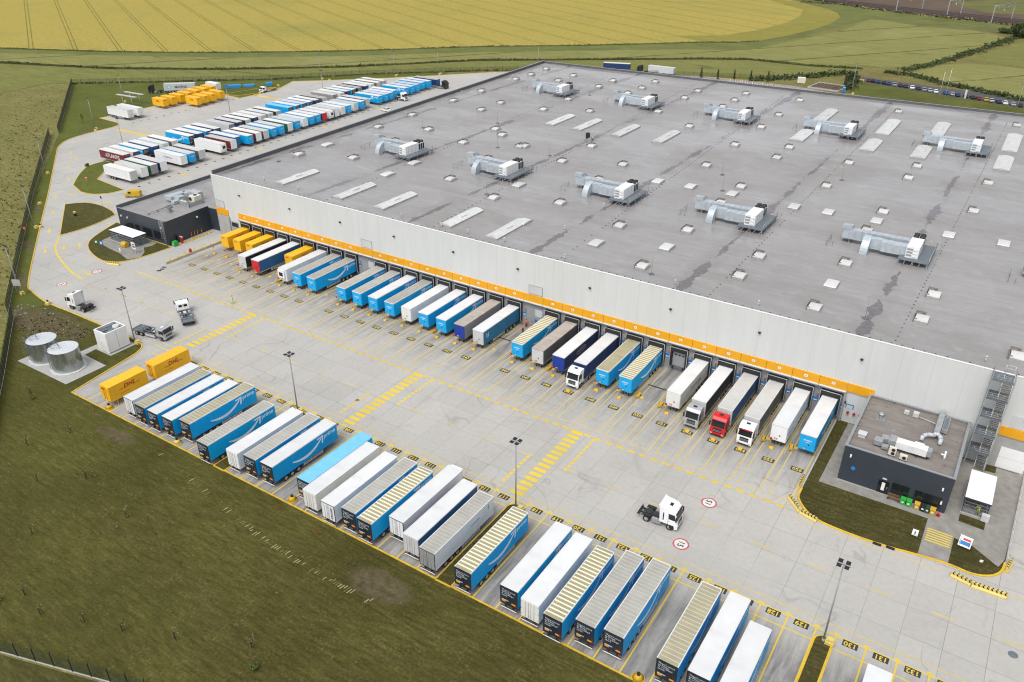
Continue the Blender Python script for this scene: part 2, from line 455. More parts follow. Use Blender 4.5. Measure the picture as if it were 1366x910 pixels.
def crop(name, lo, hi, pale, ang, track=None):
    t = NT(name)
    v = t.scalev((.25, 1.2, 1), None, (0, 0, ang))
    a = t.noise(.22, 8, v, .74)
    b = t.noise(.02, 6, None, .62, .5)
    c_ = t.noise(.9, 7, None, .75)
    m = t.math('ADD', t.math('MULTIPLY', a, .5), t.math('MULTIPLY', c_, .5))
    c = t.mix(t.map(m, .36, .64, 0, 1), lo, hi)
    c = t.mix(t.map(b, .52, .74, 0, .5), c, pale)
    c = t.mix(t.map(t.noise(.05, 7, t.scalev((.3, 1, 1), None, (0, 0, ang)), .7, 1.0), .60, .68, 0, .55), c, tuple(x * .55 for x in lo))
    if track:
        o = t.xyz()
        u = t.math('ADD', t.math('MULTIPLY', o[0], track[0]), t.math('MULTIPLY', o[1], track[1]))
        w = t.math('ADD', t.math('DIVIDE', u, track[2]), track[3])
        w = t.math('ADD', w, t.map(t.noise(.02, 2), 0, 1, -.04, .04))
        f = t.math('ABSOLUTE', t.math('MULTIPLY', t.math('SUBTRACT', t.math('FRACT', w), .5), track[2]))
        c = t.mix(t.math('MULTIPLY', t.map(f, .5, 1.3, 1, 0), t.map(t.noise(.1, 4), .35, .5, .2, .9)), c, tuple(x * .5 for x in lo))
    t.bump(t.noise(1.2, 7, None, .72), .7, .4)
    return t.done(c, .95, 0, .05)
M['crop_mid'] = crop('green_crop', (.115, .125, .035), (.215, .215, .075), (.25, .235, .10), .62)
M['crop_right'] = crop('pale_green_crop', (.145, .15, .048), (.255, .25, .092), (.30, .285, .13), .9, (.80, -.60, 38, .3))
M['plough'] = crop('ploughed_field', (.085, .062, .046), (.15, .115, .088), (.17, .14, .1), 1.1)
M['ballast'] = crop('railway_ballast', (.05, .036, .034), (.085, .062, .058), (.1, .08, .07), .4)
M['asphalt'] = paint('asphalt', (.07, .07, .074), .85, .15, .6, rnd=0, bump=.1)
M['paving'] = paint('grey_paving', (.245, .235, .215), .85, .16, .9, rnd=0, bump=.15, dirt=((.13, .12, .10), .55, .8, .5))

def wall_panels():
    t = NT('white_wall_panels')
    o = t.xyz()
    gx = t.math('DIVIDE', o[0], 4.537)
    s = t.math('MULTIPLY', t.math('ABSOLUTE', t.math('SUBTRACT', t.math('FRACT', t.math('ADD', gx, .5)), .5)), 4.537)
    tone = t.map(t.white(t.comb(t.math('FLOOR', t.math('ADD', gx, .5)), 0.0)), 0, 1, .985, 1.015)
    gz = t.math('DIVIDE', o[2], 1.1)
    sz = t.math('MULTIPLY', t.math('ABSOLUTE', t.math('SUBTRACT', t.math('FRACT', gz), .5)), 1.1)
    c = t.scale((.585, .60, .59), t.math('MULTIPLY', tone, t.map(t.noise(.4, 6, t.scalev((1.5, 1.5, .3))), .3, .7, .97, 1.03)))
    c = t.mix(t.math('MULTIPLY', t.map(t.noise(1.1, 7, t.scalev((1.6, 1, .05)), .7), .5, .75, 0, .3), t.map(o[2], 8, 16, .35, 1)), c, (.43, .43, .41))
    c = t.mix(t.map(s, .02, .06, .28, 0), c, (.30, .30, .30))
    c = t.mix(t.map(sz, .0, .02, .08, 0), c, (.35, .35, .35))
    return t.done(c, .5, 0, .4)
M['wall'] = wall_panels()

def membrane():
    t = NT('grey_roof_membrane')
    o = t.xyz()
    X, Y = o[0], o[1]
    wet = t.noise(.05, 6, t.scalev((.5, 1, 1)), .6, .5)
    tone = t.map(t.noise(.02, 5), .3, .7, .93, 1.07)
    lay = t.math('FRACT', t.math('DIVIDE', Y, 2.05))
    seam = t.map(t.math('ABSOLUTE', t.math('SUBTRACT', lay, .5)), .0, .025, 1, 0)
    strip = t.map(t.white(t.comb(t.math('FLOOR', t.math('ADD', t.math('DIVIDE', Y, 2.05), .5)), t.math('FLOOR', t.math('DIVIDE', X, 22)))), 0, 1, .97, 1.03)
    c = t.scale((.292, .285, .283), t.math('MULTIPLY', tone, strip))
    c = t.mix(t.map(t.noise(.9, 7, t.scalev((.10, 1.3, 1)), .72, .3), .44, .70, 0, .75), c, (.225, .213, .208))
    c = t.mix(t.map(t.noise(.06, 7, t.scalev((.6, 1, 1)), .68, .8), .44, .64, 0, .65), c, (.225, .210, .200))
    c = t.mix(t.map(t.noise(.25, 8, t.scalev((.25, 1, 1)), .72, 1.0), .60, .72, 0, .45), c, (.40, .40, .405))
    c = t.mix(t.map(t.noise(.3, 8, None, .7), .52, .74, 0, .5), c, (.37, .365, .365))
    c = t.mix(t.math('MULTIPLY', seam, .22), c, (.15, .15, .15))
    # damp runs along the drainage valleys, every 31.3 m, drifting a little to +x away from the docks
    xs = t.math('SUBTRACT', X, t.math('MULTIPLY', t.math('SUBTRACT', Y, 17), .013))
    d = t.math('DIVIDE', t.math('SUBTRACT', xs, 2.2), 31.3)
    d = t.math('MULTIPLY', t.math('SUBTRACT', t.math('FRACT', t.math('ADD', d, .5)), .5), 31.3)
    d = t.math('ADD', d, t.map(t.noise(.4, 5, None, .7), .3, .7, -.55, .55))
    pool = t.noise(.11, 4, t.scalev((.05, 1, 1)), .5)
    wd = t.map(pool, .42, .70, 0, 1.5)
    m = t.math('LESS_THAN', t.math('ABSOLUTE', d), wd)
    c = t.mix(t.math('MULTIPLY', m, t.map(t.noise(1.5, 6, t.scalev((.5, 2, 1)), .7), .3, .6, .3, .85)), c, (.075, .068, .078))
    halo = t.map(t.math('ABSOLUTE', d), .5, 3.2, 1, 0)
    c = t.mix(t.math('MULTIPLY', halo, t.map(t.noise(.22, 7, t.scalev((1, .35, 1)), .7), .4, .65, 0, .45)), c, (.165, .152, .15))
    ro = t.map(wet, .44, .58, .46, .13)
    ro = t.math('SUBTRACT', ro, t.math('MULTIPLY', m, .05))
    t.bump(t.noise(.7, 5), .05, .05)
    return t.done(c, ro, 0, .45)
M['membrane'] = membrane()
def old_roof():
    t = NT('brown_grey_felt_roof')
    c = t.scale((.205, .185, .168), t.map(t.noise(.5, 7, t.scalev((.3, 1.6, 1)), .7), .3, .7, .72, 1.25))
    c = t.mix(t.map(t.noise(.35, 7, None, .7, .4), .58, .7, 0, .7), c, (.075, .066, .06))
    c = t.mix(t.map(t.noise(.2, 5), .55, .75, 0, .4), c, (.30, .27, .25))
    return t.done(c, .8, 0, .3)
M['felt'] = old_roof()
def tank():
    t = NT('galvanised_tank_sheet')
    c = t.scale((.42, .46, .45), t.map(t.noise(.7, 5, t.scalev((1.4, 1.4, .4))), .3, .7, .8, 1.15))
    return t.done(c, t.map(t.noise(.8, 4, t.scalev((2, 2, .3))), .3, .7, .18, .42), .85)
M['tank'] = tank()
M['tank_top'] = paint('tank_lid_sheet', (.50, .53, .56), .6, .06, 1, metal=.0)
# ------------------------------------------------------------------ surveyed outlines, metres
WHEAT = [(-506.7, 144.3), (-439.0, 172.4), (-382.5, 205.6), (-328.3, 246.4), (-272.0, 301.4), (-214.8, 344.6), (-166.2, 389.1), (-141.6, 399.2), (-130.2, 445.5), (-122.5, 506.0), (-125.7, 548.4), (-140.2, 589.7), (-158.1, 609.9), (-177.4, 631.7)]
WHEAT = WHEAT[:6] + [(-166.2, 389.1), (-150, 398), (-139.0, 411), (-131, 440), (-124.5, 476), (-121.5, 510), (-124, 548), (-132, 573), (-144, 594), (-160, 612), (-177.4, 631.7)]
FIELD_C = [(-488.4, 134.6), (-368.7, 194.3), (-316.2, 233.6), (-260.0, 284.3), (-170.8, 353.8), (-133.4, 374.7), (-107.0, 482.5), (-104.0, 554.5), (-64.7, 530.1), (-34.0, 529.2), (-14.3, 507.6), (-18.2, 474.0), (-30.2, 411.9), (-40.3, 376.3), (-49.3, 363.1), (-67.0, 354.2), (-92.1, 348.1), (-124.6, 348.5), (-146.1, 337.4), (-193.6, 304.1), (-247.6, 266.6), (-295.8, 212.0), (-343.8, 173.7), (-394.8, 143.3), (-462.0, 120.7)]
FIELD_A = [(-379.8, 77.5), (-383.6, 100.6), (-374.1, 108.8), (-344.6, 129.9), (-301.7, 166.1), (-273.9, 199.6), (-241.9, 231.9), (-213.0, 257.8), (-140.7, 283.0), (-106.9, 295.9), (-87.4, 304.1), (-66.0, 333.4), (-65.6, 347.8), (-90.4, 341.6), (-122.3, 341.8), (-143.6, 330.8), (-190.4, 298.0), (-243.7, 261.0), (-291.4, 207.4), (-338.8, 169.6), (-389.2, 139.6), (-455.2, 117.2)]
FIELD_D = [(-43.3, 351.4), (-31.4, 389.7), (-20.4, 396.8), (3.8, 394.8), (21.7, 389.9), (24.8, 303.7), (9.2, 315.5), (-10.5, 323.1), (-29.2, 333.0)]
FIELD_E = [(-24.1, 407.6), (-3.3, 497.1), (15.5, 565.0), (21.2, 403.6), (3.4, 399.5)]
DITCH = [(-458.6, 118.9), (-392.0, 141.4), (-341.2, 171.6), (-293.6, 209.7), (-245.6, 263.8), (-192.0, 301.0), (-144.8, 334.0), (-123.4, 345.1), (-91.2, 344.8), (-66.0, 349.9)]
DITCH2 = [(-498.7, 140.0), (-433.3, 168.6), (-377.5, 201.5), (-323.9, 241.8), (-267.4, 294.8)]
HEDGE_R = [(-47.1, 354.9), (-38.3, 377.6), (-28.8, 415.6), (-15.7, 472.4), (-5.2, 524.5)]
HEDGE_LOT = [(-54.3, 345.6), (-41.8, 344.4), (-24.6, 329.8), (-7.8, 321.0), (9.5, 310.5)]
HEDGE_MID = [(-104.5, 288.8), (-93.5, 300.1), (-82.3, 311.7), (-69.6, 333.4), (-61.5, 316.4), (-60.3, 292.9)]
BANK_F = [(-398.1, 87.2), (-392.2, 105.6), (-372.2, 116.4), (-356.7, 122.1)]
RAIL_N = [(-144.2, 635.1), (-115.6, 614.9), (-60.7, 591.9), (-8.5, 572.5)]
RAIL_F = [(-166.3, 670.0), (-101.6, 638.8), (-54.4, 621.3), (-10.7, 604.7)]
RAILPOST = [(-97.4, 609.9), (-82.9, 635.8), (-60.6, 602.0), (-53.3, 616.8), (-28.8, 574.8), (-18.7, 604.3)]
CARS = [(-56.3, 318.4), (-54.1, 317.7), (-51.6, 316.9), (-49.0, 316.1), (-46.6, 315.3), (-44.0, 314.5), (-41.3, 313.7), (-38.8, 312.8), (-35.9, 312.0), (-33.1, 311.0), (-30.6, 310.3), (-28.0, 309.4), (-25.4, 308.6), (-21.1, 307.2), (-18.4, 306.4), (-16.0, 305.6), (-12.7, 304.6), (-9.9, 303.7), (-7.4, 302.9), (-4.5, 302.0), (-2.3, 301.3), (0.5, 300.4), (3.0, 299.6), (6.0, 298.7), (8.8, 297.8)]
CARPARK = [(-65.1, 329.4), (9.2, 315.5), (10.6, 294.6), (-58.3, 314.3)]
PINES = [(-126.9, 283.0), (-118.8, 283.8), (-111.5, 286.4), (-104.2, 289.0), (-96.7, 291.7)]
LOTLAWN = [(-62.1, 320.4), (-57.7, 314.7), (10.5, 296.1), (12.1, 272.6), (-58.7, 286.3)]
BACKFENCE = [(-372.5, 107.8), (-323.3, 147.8), (-301.0, 165.4), (-272.6, 198.2), (-239.5, 228.7), (-210.2, 253.5), (-174.7, 268.0), (-139.9, 281.3), (-106.3, 294.1), (-89.9, 300.3)]
BUMPS = [(-333.6, 321.5), (-304.0, 177.9)]
# ------------------------------------------------------------------ ground sheets
def sheet(name, poly, z, m, kind='structure'):
    return struct(name, MB().flat(poly, z).mesh(name, m), kind)

def curve(pts, n=6):
    """Catmull-Rom through pts"""
    out = []
    P = [pts[0]] + list(pts) + [pts[-1]]
    for i in range(1, len(P) - 2):
        a, b, c, d = [Vector(p) for p in P[i - 1:i + 3]]
        for k in range(n):
            t = k / n
            out.append(tuple(.5 * ((2 * b) + (c - a) * t + (2 * a - 5 * b + 4 * c - d) * t * t + (3 * b - a - 3 * c + d) * t ** 3)))
    out.append(tuple(pts[-1]))
    return out

sheet('ground', [(-2600, -700), (2600, -700), (2600, 3600), (-2600, 3600)], -.03, M['meadow'])
sheet('wheat_field', [(-1500, -330)] + WHEAT + [(-230, 680), (-420, 830), (-900, 1500), (-2400, 1500), (-2400, -330)], .10, M['wheat'])
sheet('crop_field_behind', FIELD_C + [(-900, -70), (-900, -30)], .05, M['crop_right'])
sheet('crop_field_near', FIELD_A + [(-900, -80), (-900, -120), (-500, 40)], .06, M['crop_mid'])
sheet('crop_field_east', FIELD_D, .05, M['crop_right'])
sheet('crop_field_far_east', FIELD_E, .05, M['crop_mid'])
sheet('field_verge', [(-900, -30)] + FIELD_C[:6] + [(-104.0, 554.5), (-64.7, 530.1), (-34, 529.2), (60, 500), (60, 560)] + RAIL_N[::-1] + [(-230, 682)] + WHEAT[::-1] + [(-900, -24)], .02, M['bank'])
sheet('ploughed_land', RAIL_F + [(60, 590), (900, 500), (900, 1500), (-500, 1500), (-420, 830), (-230, 700)], .03, M['plough'])
sheet('railway_bed', RAIL_N + [(80, 540), (80, 575)] + RAIL_F[::-1] + [(-420, 820), (-420, 790)], .5, M['ballast'])
sheet('far_verge', [(-40, 640), (-70, 700), (-20, 760), (60, 700), (20, 640)], .05, M['bank'])

LAWN = [(-372.5, 107.8), (-290.6, 52.4), (-228, 7.4), (-156.5, -38.2), (-108, -68.5), (-73, -87), (-40, -77), (70, -43), (70, -20), (-100, 60), (-210, 200), (-239.5, 228.7), (-272.6, 198.2), (-301.0, 165.4), (-323.3, 147.8)]
sheet('lawn', [(-156.5, -38.2), (-108, -68.5), (-73, -87), (-40, -77), (80, -40), (80, -20), (-100, -20), (-150, -20)], -.02, M['lawn'])
sheet('outer_verge', [(-82, -90.2), (-38, -76.6), (80, -52), (80, -160), (-140, -160)], -.018, M['lawn_dock'])
sheet('lot_lawn', [(-372.5, 107.8), (-290.6, 52.4), (-228, 7.4), (-156.5, -38.2), (-150, -20), (-200, 60), (-239.5, 228.7), (-272.6, 198.2), (-301.0, 165.4), (-323.3, 147.8)], -.012, M['lawn_green'])
sheet('car_park_lawn', LOTLAWN, .02, M['lawn_green'])
sheet('car_park_road', CARPARK, .03, M['asphalt'])

sheet('ditch', [(x, y - 2.2) for x, y in DITCH] + [(x, y + 1.6) for x, y in DITCH[::-1]], .075, crop('ditch_bottom', (.035, .04, .012), (.075, .08, .025), (.1, .09, .04), .6))
sheet('field_edge', [(-900, -40)] + [(x, y - 3.0) for x, y in WHEAT[:8]] + [(x, y + .6) for x, y in WHEAT[7::-1]] + [(-900, -33)], .11, crop('rank_field_edge', (.07, .075, .02), (.13, .13, .04), (.2, .17, .07), .6))

EDGE = [(x, y) for x, y in WHEAT[6:]]
sheet('field_margin', EDGE + [(-210, 640), (-182, 606), (-160, 580), (-151, 540), (-149, 500), (-155, 452), (-166, 420), (-190, 402)], .115, crop('greening_wheat', (.17, .16, .036), (.28, .25, .068), (.33, .27, .07), .5))

# ------------------------------------------------------------------ concrete yard
NW = curve([(-165.6, -28.8), (-173.4, -24.1), (-200.8, -6.0), (-225.7, 10.7), (-245.3, 23.5), (-263.9, 35.7), (-273.1, 42.0), (-279.0, 48.9), (-281.2, 57), (-281.6, 63), (-282.0, 68.5), (-283.4, 72.7), (-287.5, 74.2)], 4)
CORNER = curve([(-115.6, -48.7), (-117.6, -38.0), (-118.6, -33.4), (-120.2, -31.2), (-123.5, -30.5), (-130, -30.45), (-145, -30.5), (-155.8, -30.6), (-165.6, -28.8)], 4)[:-1]
NORTH = [(-299.6, 74.8), (-299.6, 79.3), (-299.4, 101), (-294.2, 131.0), (-281.2, 130.2), (-280.2, 150), (-288.7, 168.6), (-277.4, 178.4), (-254.9, 200.4), (-239.2, 217.8), (-222.4, 237.4), (-196, 262), (-176, 276.5), (-140, 285.5), (-106, 289.0), (-84, 288.6), (-58, 281.5), (-30, 276.5), (12, 267), (60, 262), (60, -48.7)]
YARD = CORNER + NW + NORTH
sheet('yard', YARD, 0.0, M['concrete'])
kb = MB()
def kerb(mb, pts, w=.24, h=.12, z=0.0, m=0):
    for a, b in zip(pts, pts[1:]):
        d = Vector((b[0] - a[0], b[1] - a[1])); l = d.length
        if l < .01: continue
        nx, ny = -d.y / l * w / 2, d.x / l * w / 2
        mb.prism([(a[0] - nx, a[1] - ny), (b[0] - nx, b[1] - ny), (b[0] + nx, b[1] + ny), (a[0] + nx, a[1] + ny)], z - .1, z + h, m)
kerb(kb, CORNER + NW + NORTH[:15], .22, .12)
kerb(kb, [(-115.6, -48.7), (-76.8, -48.7)], .17)
kerb(kb, [(-74.4, -48.7), (-33.0, -48.7)], .17)
kerb(kb, [(-30.5, -48.7), (11.0, -48.7)], .17)
kerb(kb, [(13.0, -48.7), (60, -48.7)], .17)
# ------------------------------------------------------------------ grass islands with kerbs
def island(poly, m, closed=True, h=.13, name='grass_island', kw=.18, km=0):
    struct(name, MB().prism(poly, -.05, h - .03).mesh(name, m))
    kerb(kb, list(poly) + [poly[0]], kw, h, 0, km)
def nose(x0, x1, y0, y1):
    r = (x1 - x0) / 2; c = (x0 + x1) / 2
    return [(x0, y0), (x1, y0)] + [(c + r * math.cos(t * math.pi / 8), y1 - r + r * math.sin(t * math.pi / 8)) for t in range(0, 9)]
for x0, x1 in ((-76.8, -74.4), (-33.0, -30.5), (11.0, 13.0)):
    island(nose(x0, x1, -48.8, -30.6), M['lawn_dock'])
OFFKERB = curve([(1.9, -4.2), (2.1, -6.7), (3.9, -9.0), (6.0, -10.1), (8.6, -10.45), (12.2, -10.5), (15.3, -10.3), (18.7, -9.8), (22.6, -9.4), (25.5, -9.6), (27.6, -8.7), (28.7, -7.1), (29.0, -5.0)], 4)
struct('office_lawn', MB().prism([(1.85, 17.4)] + OFFKERB + [(29.0, 17.4)], -.05, .08).mesh('office_lawn', M['lawn_dock']))
kerb(kb, OFFKERB, .30, .13)
kg = MB()
kerb(kg, [(1.75, 17.0), (1.85, -4.2)], .22, .16)
kerb(kg, [(29.1, -5.0), (29.7, 17.2)], .26, .45)
pv = MB()
pv.flat([(3.7, 17.2), (3.6, -1.2), (18.9, -1.2), (18.9, -9.7), (22.6, -9.2), (22.6, -3.5), (25, -4.0), (28.3, -6.4), (28.9, -4.5), (29.5, 17.2)], .10)
struct('office_paving', pv.mesh('office_paving', M['paving']))
sheet('grass_strip', [(22.6, .6), (25.9, .4), (25.9, 2.4), (22.6, 2.4)], .106, M['lawn_dock'])
sheet('grass_patch', [(24.3, 15.4), (25.9, 15.5), (25.9, 17.4), (24.3, 17.4)], .106, M['lawn_dock'])
sheet('wall_foot_paving', [(29.9, 17.3), (60, 17.3), (60, 14), (29.9, 14)], .008, M['paving'])
# islands at the far end of the yard
tri = curve([(-212.6, 8.2), (-209, 12.2), (-203, 13.2), (-196.0, 12.2)], 3) + curve([(-192.5, 10.8), (-190.6, 4.5), (-190.0, -1.5), (-190.6, -6.4)], 3)
island(tri, M['lawn_dock'])
i2 = curve([(-186.6, 7.4), (-183.5, .5), (-179.8, -5.0), (-174.0, -8.4), (-166.6, -10.2), (-162.4, -9.2), (-160.2, -6.2), (-159.3, -1.5), (-158.9, 4.2)], 4) + [(-160.5, 4.4), (-181, 4.4), (-181, 7.4)]
island(i2, M['lawn_dock'])
path = MB().flat(curve([(-178.4, 1.0), (-177.6, -3.0), (-173, -4.6), (-167, -5.2), (-163.5, -6.0), (-161.0, -6.6)], 3) + curve([(-159.8, -3.8), (-162.0, -1.2), (-164.5, .4), (-164.5, 4.0), (-178.4, 4.0)], 2), .108)
struct('shelter_path', path.mesh('shelter_path', M['paving']))
i3 = curve([(-219.4, 17.2), (-214.5, 17.8), (-211.0, 21.0), (-210.0, 25.6)], 3) + [(-227.0, 27.4), (-236.6, 28.2)] + curve([(-237.2, 32.0), (-238, 36.2), (-240.5, 36.4), (-240.0, 33), (-236.5, 28.5), (-228, 20.6)], 3)
island([p for p in curve([(-219.4, 17.2), (-214.5, 17.8), (-211.0, 21.0), (-210.2, 25.4)], 3)] + [(-226.6, 27.2), (-238.8, 40.5)] + curve([(-242.6, 40.2), (-242.0, 34), (-236.0, 27.0), (-227.5, 19.8)], 3), M['lawn_green'])
island([(-293.6, 131.6), (-285.5, 132.9), (-283.0, 140), (-280.2, 151.0), (-284, 156), (-290, 148)], M['lawn_green'])
sheet('tank_slab', [(-135.0, -47.9), (-119.1, -47.7), (-119.1, -39.7), (-126.3, -39.5), (-126.6, -37.0), (-121.7, -37.0), (-121.7, -31.4), (-126.9, -31.4), (-128.2, -36.0), (-128.2, -39.4), (-135.0, -39.6)], .012, M['gravelpad'])
struct('kerbs', kb.mesh('kerbs', M['kerb_y']))
struct('concrete_kerbs', kg.mesh('concrete_kerbs', M['kerb_g']))

# ------------------------------------------------------------------ painted markings
PD, PB = 4.537, 3.454
NSLOT = 33
def slot_x(i): return -PD * i
ZM = .005
mk, mb_, mw, md, mr = MB(), MB(), MB(), MB(), MB()          # worn yellow, bold yellow, white, dark, red
for i in range(NSLOT):
    x = slot_x(i)
    mk.seg(x + 1.25, -8.05, x + 1.25, 17.0, .20, ZM)
    if i: mk.seg(x + 1.62, 3.0, x + 1.62, 16.8, .12, ZM)
    mk.seg(x - 2.05, -8.05, x - 2.05, 16.8, .16, ZM)
    mk.seg(x - 2.13, -8.05, x + 1.35, -8.05, .17, ZM + .001)
    mb_.box(x - 2.0, x - 1.45, 5.2, 5.9, ZM, ZM + .004)
mk.seg(1.6, -8.0, -154, -8.9, .01, ZM)
x = 1.0
while x > -153:
    mb_.seg(x, -9.8, x - 1.25, -9.8, .42, ZM)
    x -= 2.0
mk.seg(1.6, -9.55, -154, -9.55, .12, ZM)
def bay_x(n): return -28.904 + (n - 118) * PB - (2.271 if n < 118 else 0) - (2.27 if n < 106 else 0) + (2.293 if n > 129 else 0)
mk.seg(60, -28.2, -118, -28.2, .15, ZM)
mb_.seg(60, -29.65, -118.2, -29.65, .20, ZM)
for a, b in ((-116, -77.2), (-74, -33.3), (-30.2, 10.7), (13.4, 60)):
    mb_.seg(a, -31.85, b, -31.85, .17, ZM + .001)
for n in range(95, 142):
    if n in (105, 117, 129): xs = [bay_x(n) + PB / 2, bay_x(n + 1) - PB / 2]
    else: xs = [bay_x(n) + PB / 2]
    for xx in xs:
        mb_.seg(xx, -48.55, xx, -29.65, .19, ZM + .002)
        mb_.box(xx - .35, xx + .35, -29.5, -29.2, ZM, ZM + .004)
def plate(txt, x, y, w, d, rz, size):
    md.box(x - w / 2, x + w / 2, y - d / 2, y + d / 2, ZM, ZM + .004)
    mb_.add(text_mesh(txt, size, .022), Matrix.Translation((x, y, ZM + .008)) @ Matrix.Rotation(rz, 4, 'Z'))
for i in range(NSLOT):
    if i in (13, 23): continue
    n = 56 - i + (1 if i > 13 else 0) + (1 if i > 23 else 0)
    plate('%03d' % n, slot_x(i), 0, 1.9, 1.05, 0, 1.0)
for n in range(96, 141):
    plate('%03d' % n if n < 100 else str(n), bay_x(n), -30.75 + .55, 1.75, .98, math.pi, .98)
# pedestrian crossings over the yard
for xa, nst in ((-34.5, 15), (-68.3, 15), (-113.2, 13)):
    for k in range(nst):
        y = -9.75 - k * 1.3
        mb_.box(xa, xa + 2.15, y - .80, y, ZM, ZM + .004)
    for k in range(10):
        y = -10.2 - k * 1.0
        mb_.box(xa + 4.15, xa + 4.6, y - .72, y, ZM, ZM + .004)
    for k in range(8):
        y = -19.7 - k * .98
        mb_.box(xa - 2.5, xa - 2.05, y - .72, y, ZM, ZM + .004)
# lane dashes along the yard
x = 40.0
while x > -150:
    mk.seg(x, -19.4, x - 2.6, -19.4, .22, ZM)
    x -= 7.6
mk.seg(3.2, -11.6, 22, -11.2, .14, ZM); mk.seg(29, -11.0, 60, -11.4, .16, ZM)
# speed limit roundels painted on the yard
def roundel(x, y, txt, rz, r=1.15):
    c = lambda rr: [(x + rr * math.cos(2 * math.pi * k / 28), y + rr * math.sin(2 * math.pi * k / 28)) for k in range(28)]
    mr.flat(c(r), ZM); mw.flat(c(r * .8), ZM + .004)
    md.add(text_mesh(txt, 1.25, .02), Matrix.Translation((x, y, ZM + .008)) @ Matrix.Rotation(rz, 4, 'Z'))
roundel(-8.6, -14.9, '15', math.pi / 2); roundel(-8.7, -25.2, '15', -math.pi / 2)
roundel(-161.0, -14.8, '15', math.pi / 2); roundel(-161.2, -23.4, '15', -math.pi / 2)
def arrow(x, y, a, l=2.6):
    c, s = math.cos(a), math.sin(a)
    T = lambda u, v: (x + u * c - v * s, y + u * s + v * c)
    mb_.flat([T(-l, -.16), T(.2, -.16), T(.2, .16), T(-l, .16)], ZM)
    mb_.flat([T(.2, -.62), T(1.5, 0), T(.2, .62)], ZM)
a0 = math.atan2(-.548, .836)
for x, y in ((-221.3, 10.4), (-208.8, 2.3), (-196.1, -6.2), (-183.5, -14.5), (-181.4, -10.8)): arrow(x, y, a0)
for x, y in ((-179.9, -7.5),): arrow(x, y, a0 + math.pi)
for x, y in ((-219.2, 14.6), (-203.2, 16.0)): arrow(x, y, a0 + 1.0)
arrow(-162.0, -16.8, -.1, 2.0)
for x, y in ((-247, 30), (-254, 37), (-262, 40), (-234, 22)): arrow(x, y, a0 + (0 if y < 35 else math.pi))
for p in (curve([(-190.2, -6.8), (-185.1, -10.8), (-180, -13.6), (-173.7, -15.9), (-166, -18.2), (-159.6, -19.2)], 5),):
    for a, b in zip(p, p[1:]): mb_.seg(a[0], a[1], b[0], b[1], .45, ZM + .001)
x = -157.0
while x < -116: mk.seg(x, -19.3, x + 2.2, -19.3, .2, ZM); x += 6.0
for a, b in (((-188, 6.5), (-183, 1.5)), ((-184, 9.5), (-180.5, 6.2))): mk.seg(*a, *b, .3, ZM)
# yellow hatched bands in the lorry lot
for (a, b, w) in (((-277, 68), (-258, 68.6), 2.2), ((-273.5, 73.6), (-255, 72.6), .5), ((-281, 138), (-264, 138), 2.4), ((-240, 41), (-226, 38.5), 3.0), ((-241, 38), (-230, 33), 3.0)):
    mk.seg(*a, *b, w, ZM)
for k in range(46):
    y = 30.0 + k * 3.78; x = -209.2 - k * .28
    md.box(x - .55, x + .55, y - .3, y + .3, ZM, ZM + .004)
    mk.seg(x - 1.2, y + 1.9, x - 17.5, y + 1.9, .12, ZM)
    if k % 9 == 4: mk.box(x + 1.5, x + 3.5, y - 1, y + 1, ZM + .001, ZM + .003)
for k in range(17):
    y = 77.5 + k * 3.5; x = -281.4 + k * .02
    md.box(x - .5, x + .5, y - .3, y + .3, ZM, ZM + .004)
    mk.seg(x - 1.2, y + 1.75, x - 16, y + 1.75, .12, ZM)
# striped walkway to the office
for k in range(6):
    y = -3.4 - k * .52
    mb_.box(19.2, 22.4, y - .12, y + .12, .108, .112)
for nm, b, m in (('lane_markings', mk, 'line'), ('yard_markings', mb_, 'line_bold'), ('white_markings', mw, 'paint_white'), ('dark_markings', md, 'paint_dark'), ('red_markings', mr, 'paint_red')):
    struct(nm, b.mesh(nm, M[m], fix=False))
# ------------------------------------------------------------------ semi-trailers
W2 = 1.275
_c = {}
def cached(key, fn):
    if key not in _c: _c[key] = fn()
    return _c[key]

def body_mesh(L, side, front):
    def f():
        b = MB(); c = .10
        out = [(-W2, .06), (W2, .06), (W2, L - c), (W2 - c, L), (-W2 + c, L), (-W2, L - c)]
        n = len(out); i = len(b.v)
        b.v += [(x, y, 1.14) for x, y in out] + [(x, y, 3.93) for x, y in out]
        for k in range(n):
            j = (k + 1) % n
            b.f.append((i + k, i + j, i + n + j, i + n + k)); b.sm.append(False)
            b.m.append(1 if k in (2, 3, 4) else 0)
        b.f.append(tuple(i + n - 1 - k for k in range(n))); b.m.append(2); b.sm.append(False)
        b.f.append(tuple(i + n + k for k in range(n))); b.m.append(1); b.sm.append(False)
        for s in (-1, 1):       # bottom rail and curtain-edge seams
            x0, x1 = sorted((s * W2, s * (W2 + .018)))
            b.box(x0, x1, .06, L - .12, 1.10, 1.22, 3)
            for k in range(1, 5):
                y = L * k / 5
                x0, x1 = sorted((s * W2, s * (W2 + .006)))
                b.box(x0, x1, y - .02, y + .02, 1.22, 3.9, 0)
        return b.mesh('body', [M[side], M[front], M['chassis'], M['alu'] if side in ('navy', 'black_curtain', 'grey_curtain', 'midblue', 'maroon', 'green') else M[side]])
    return cached(('body', L, side, front), f)

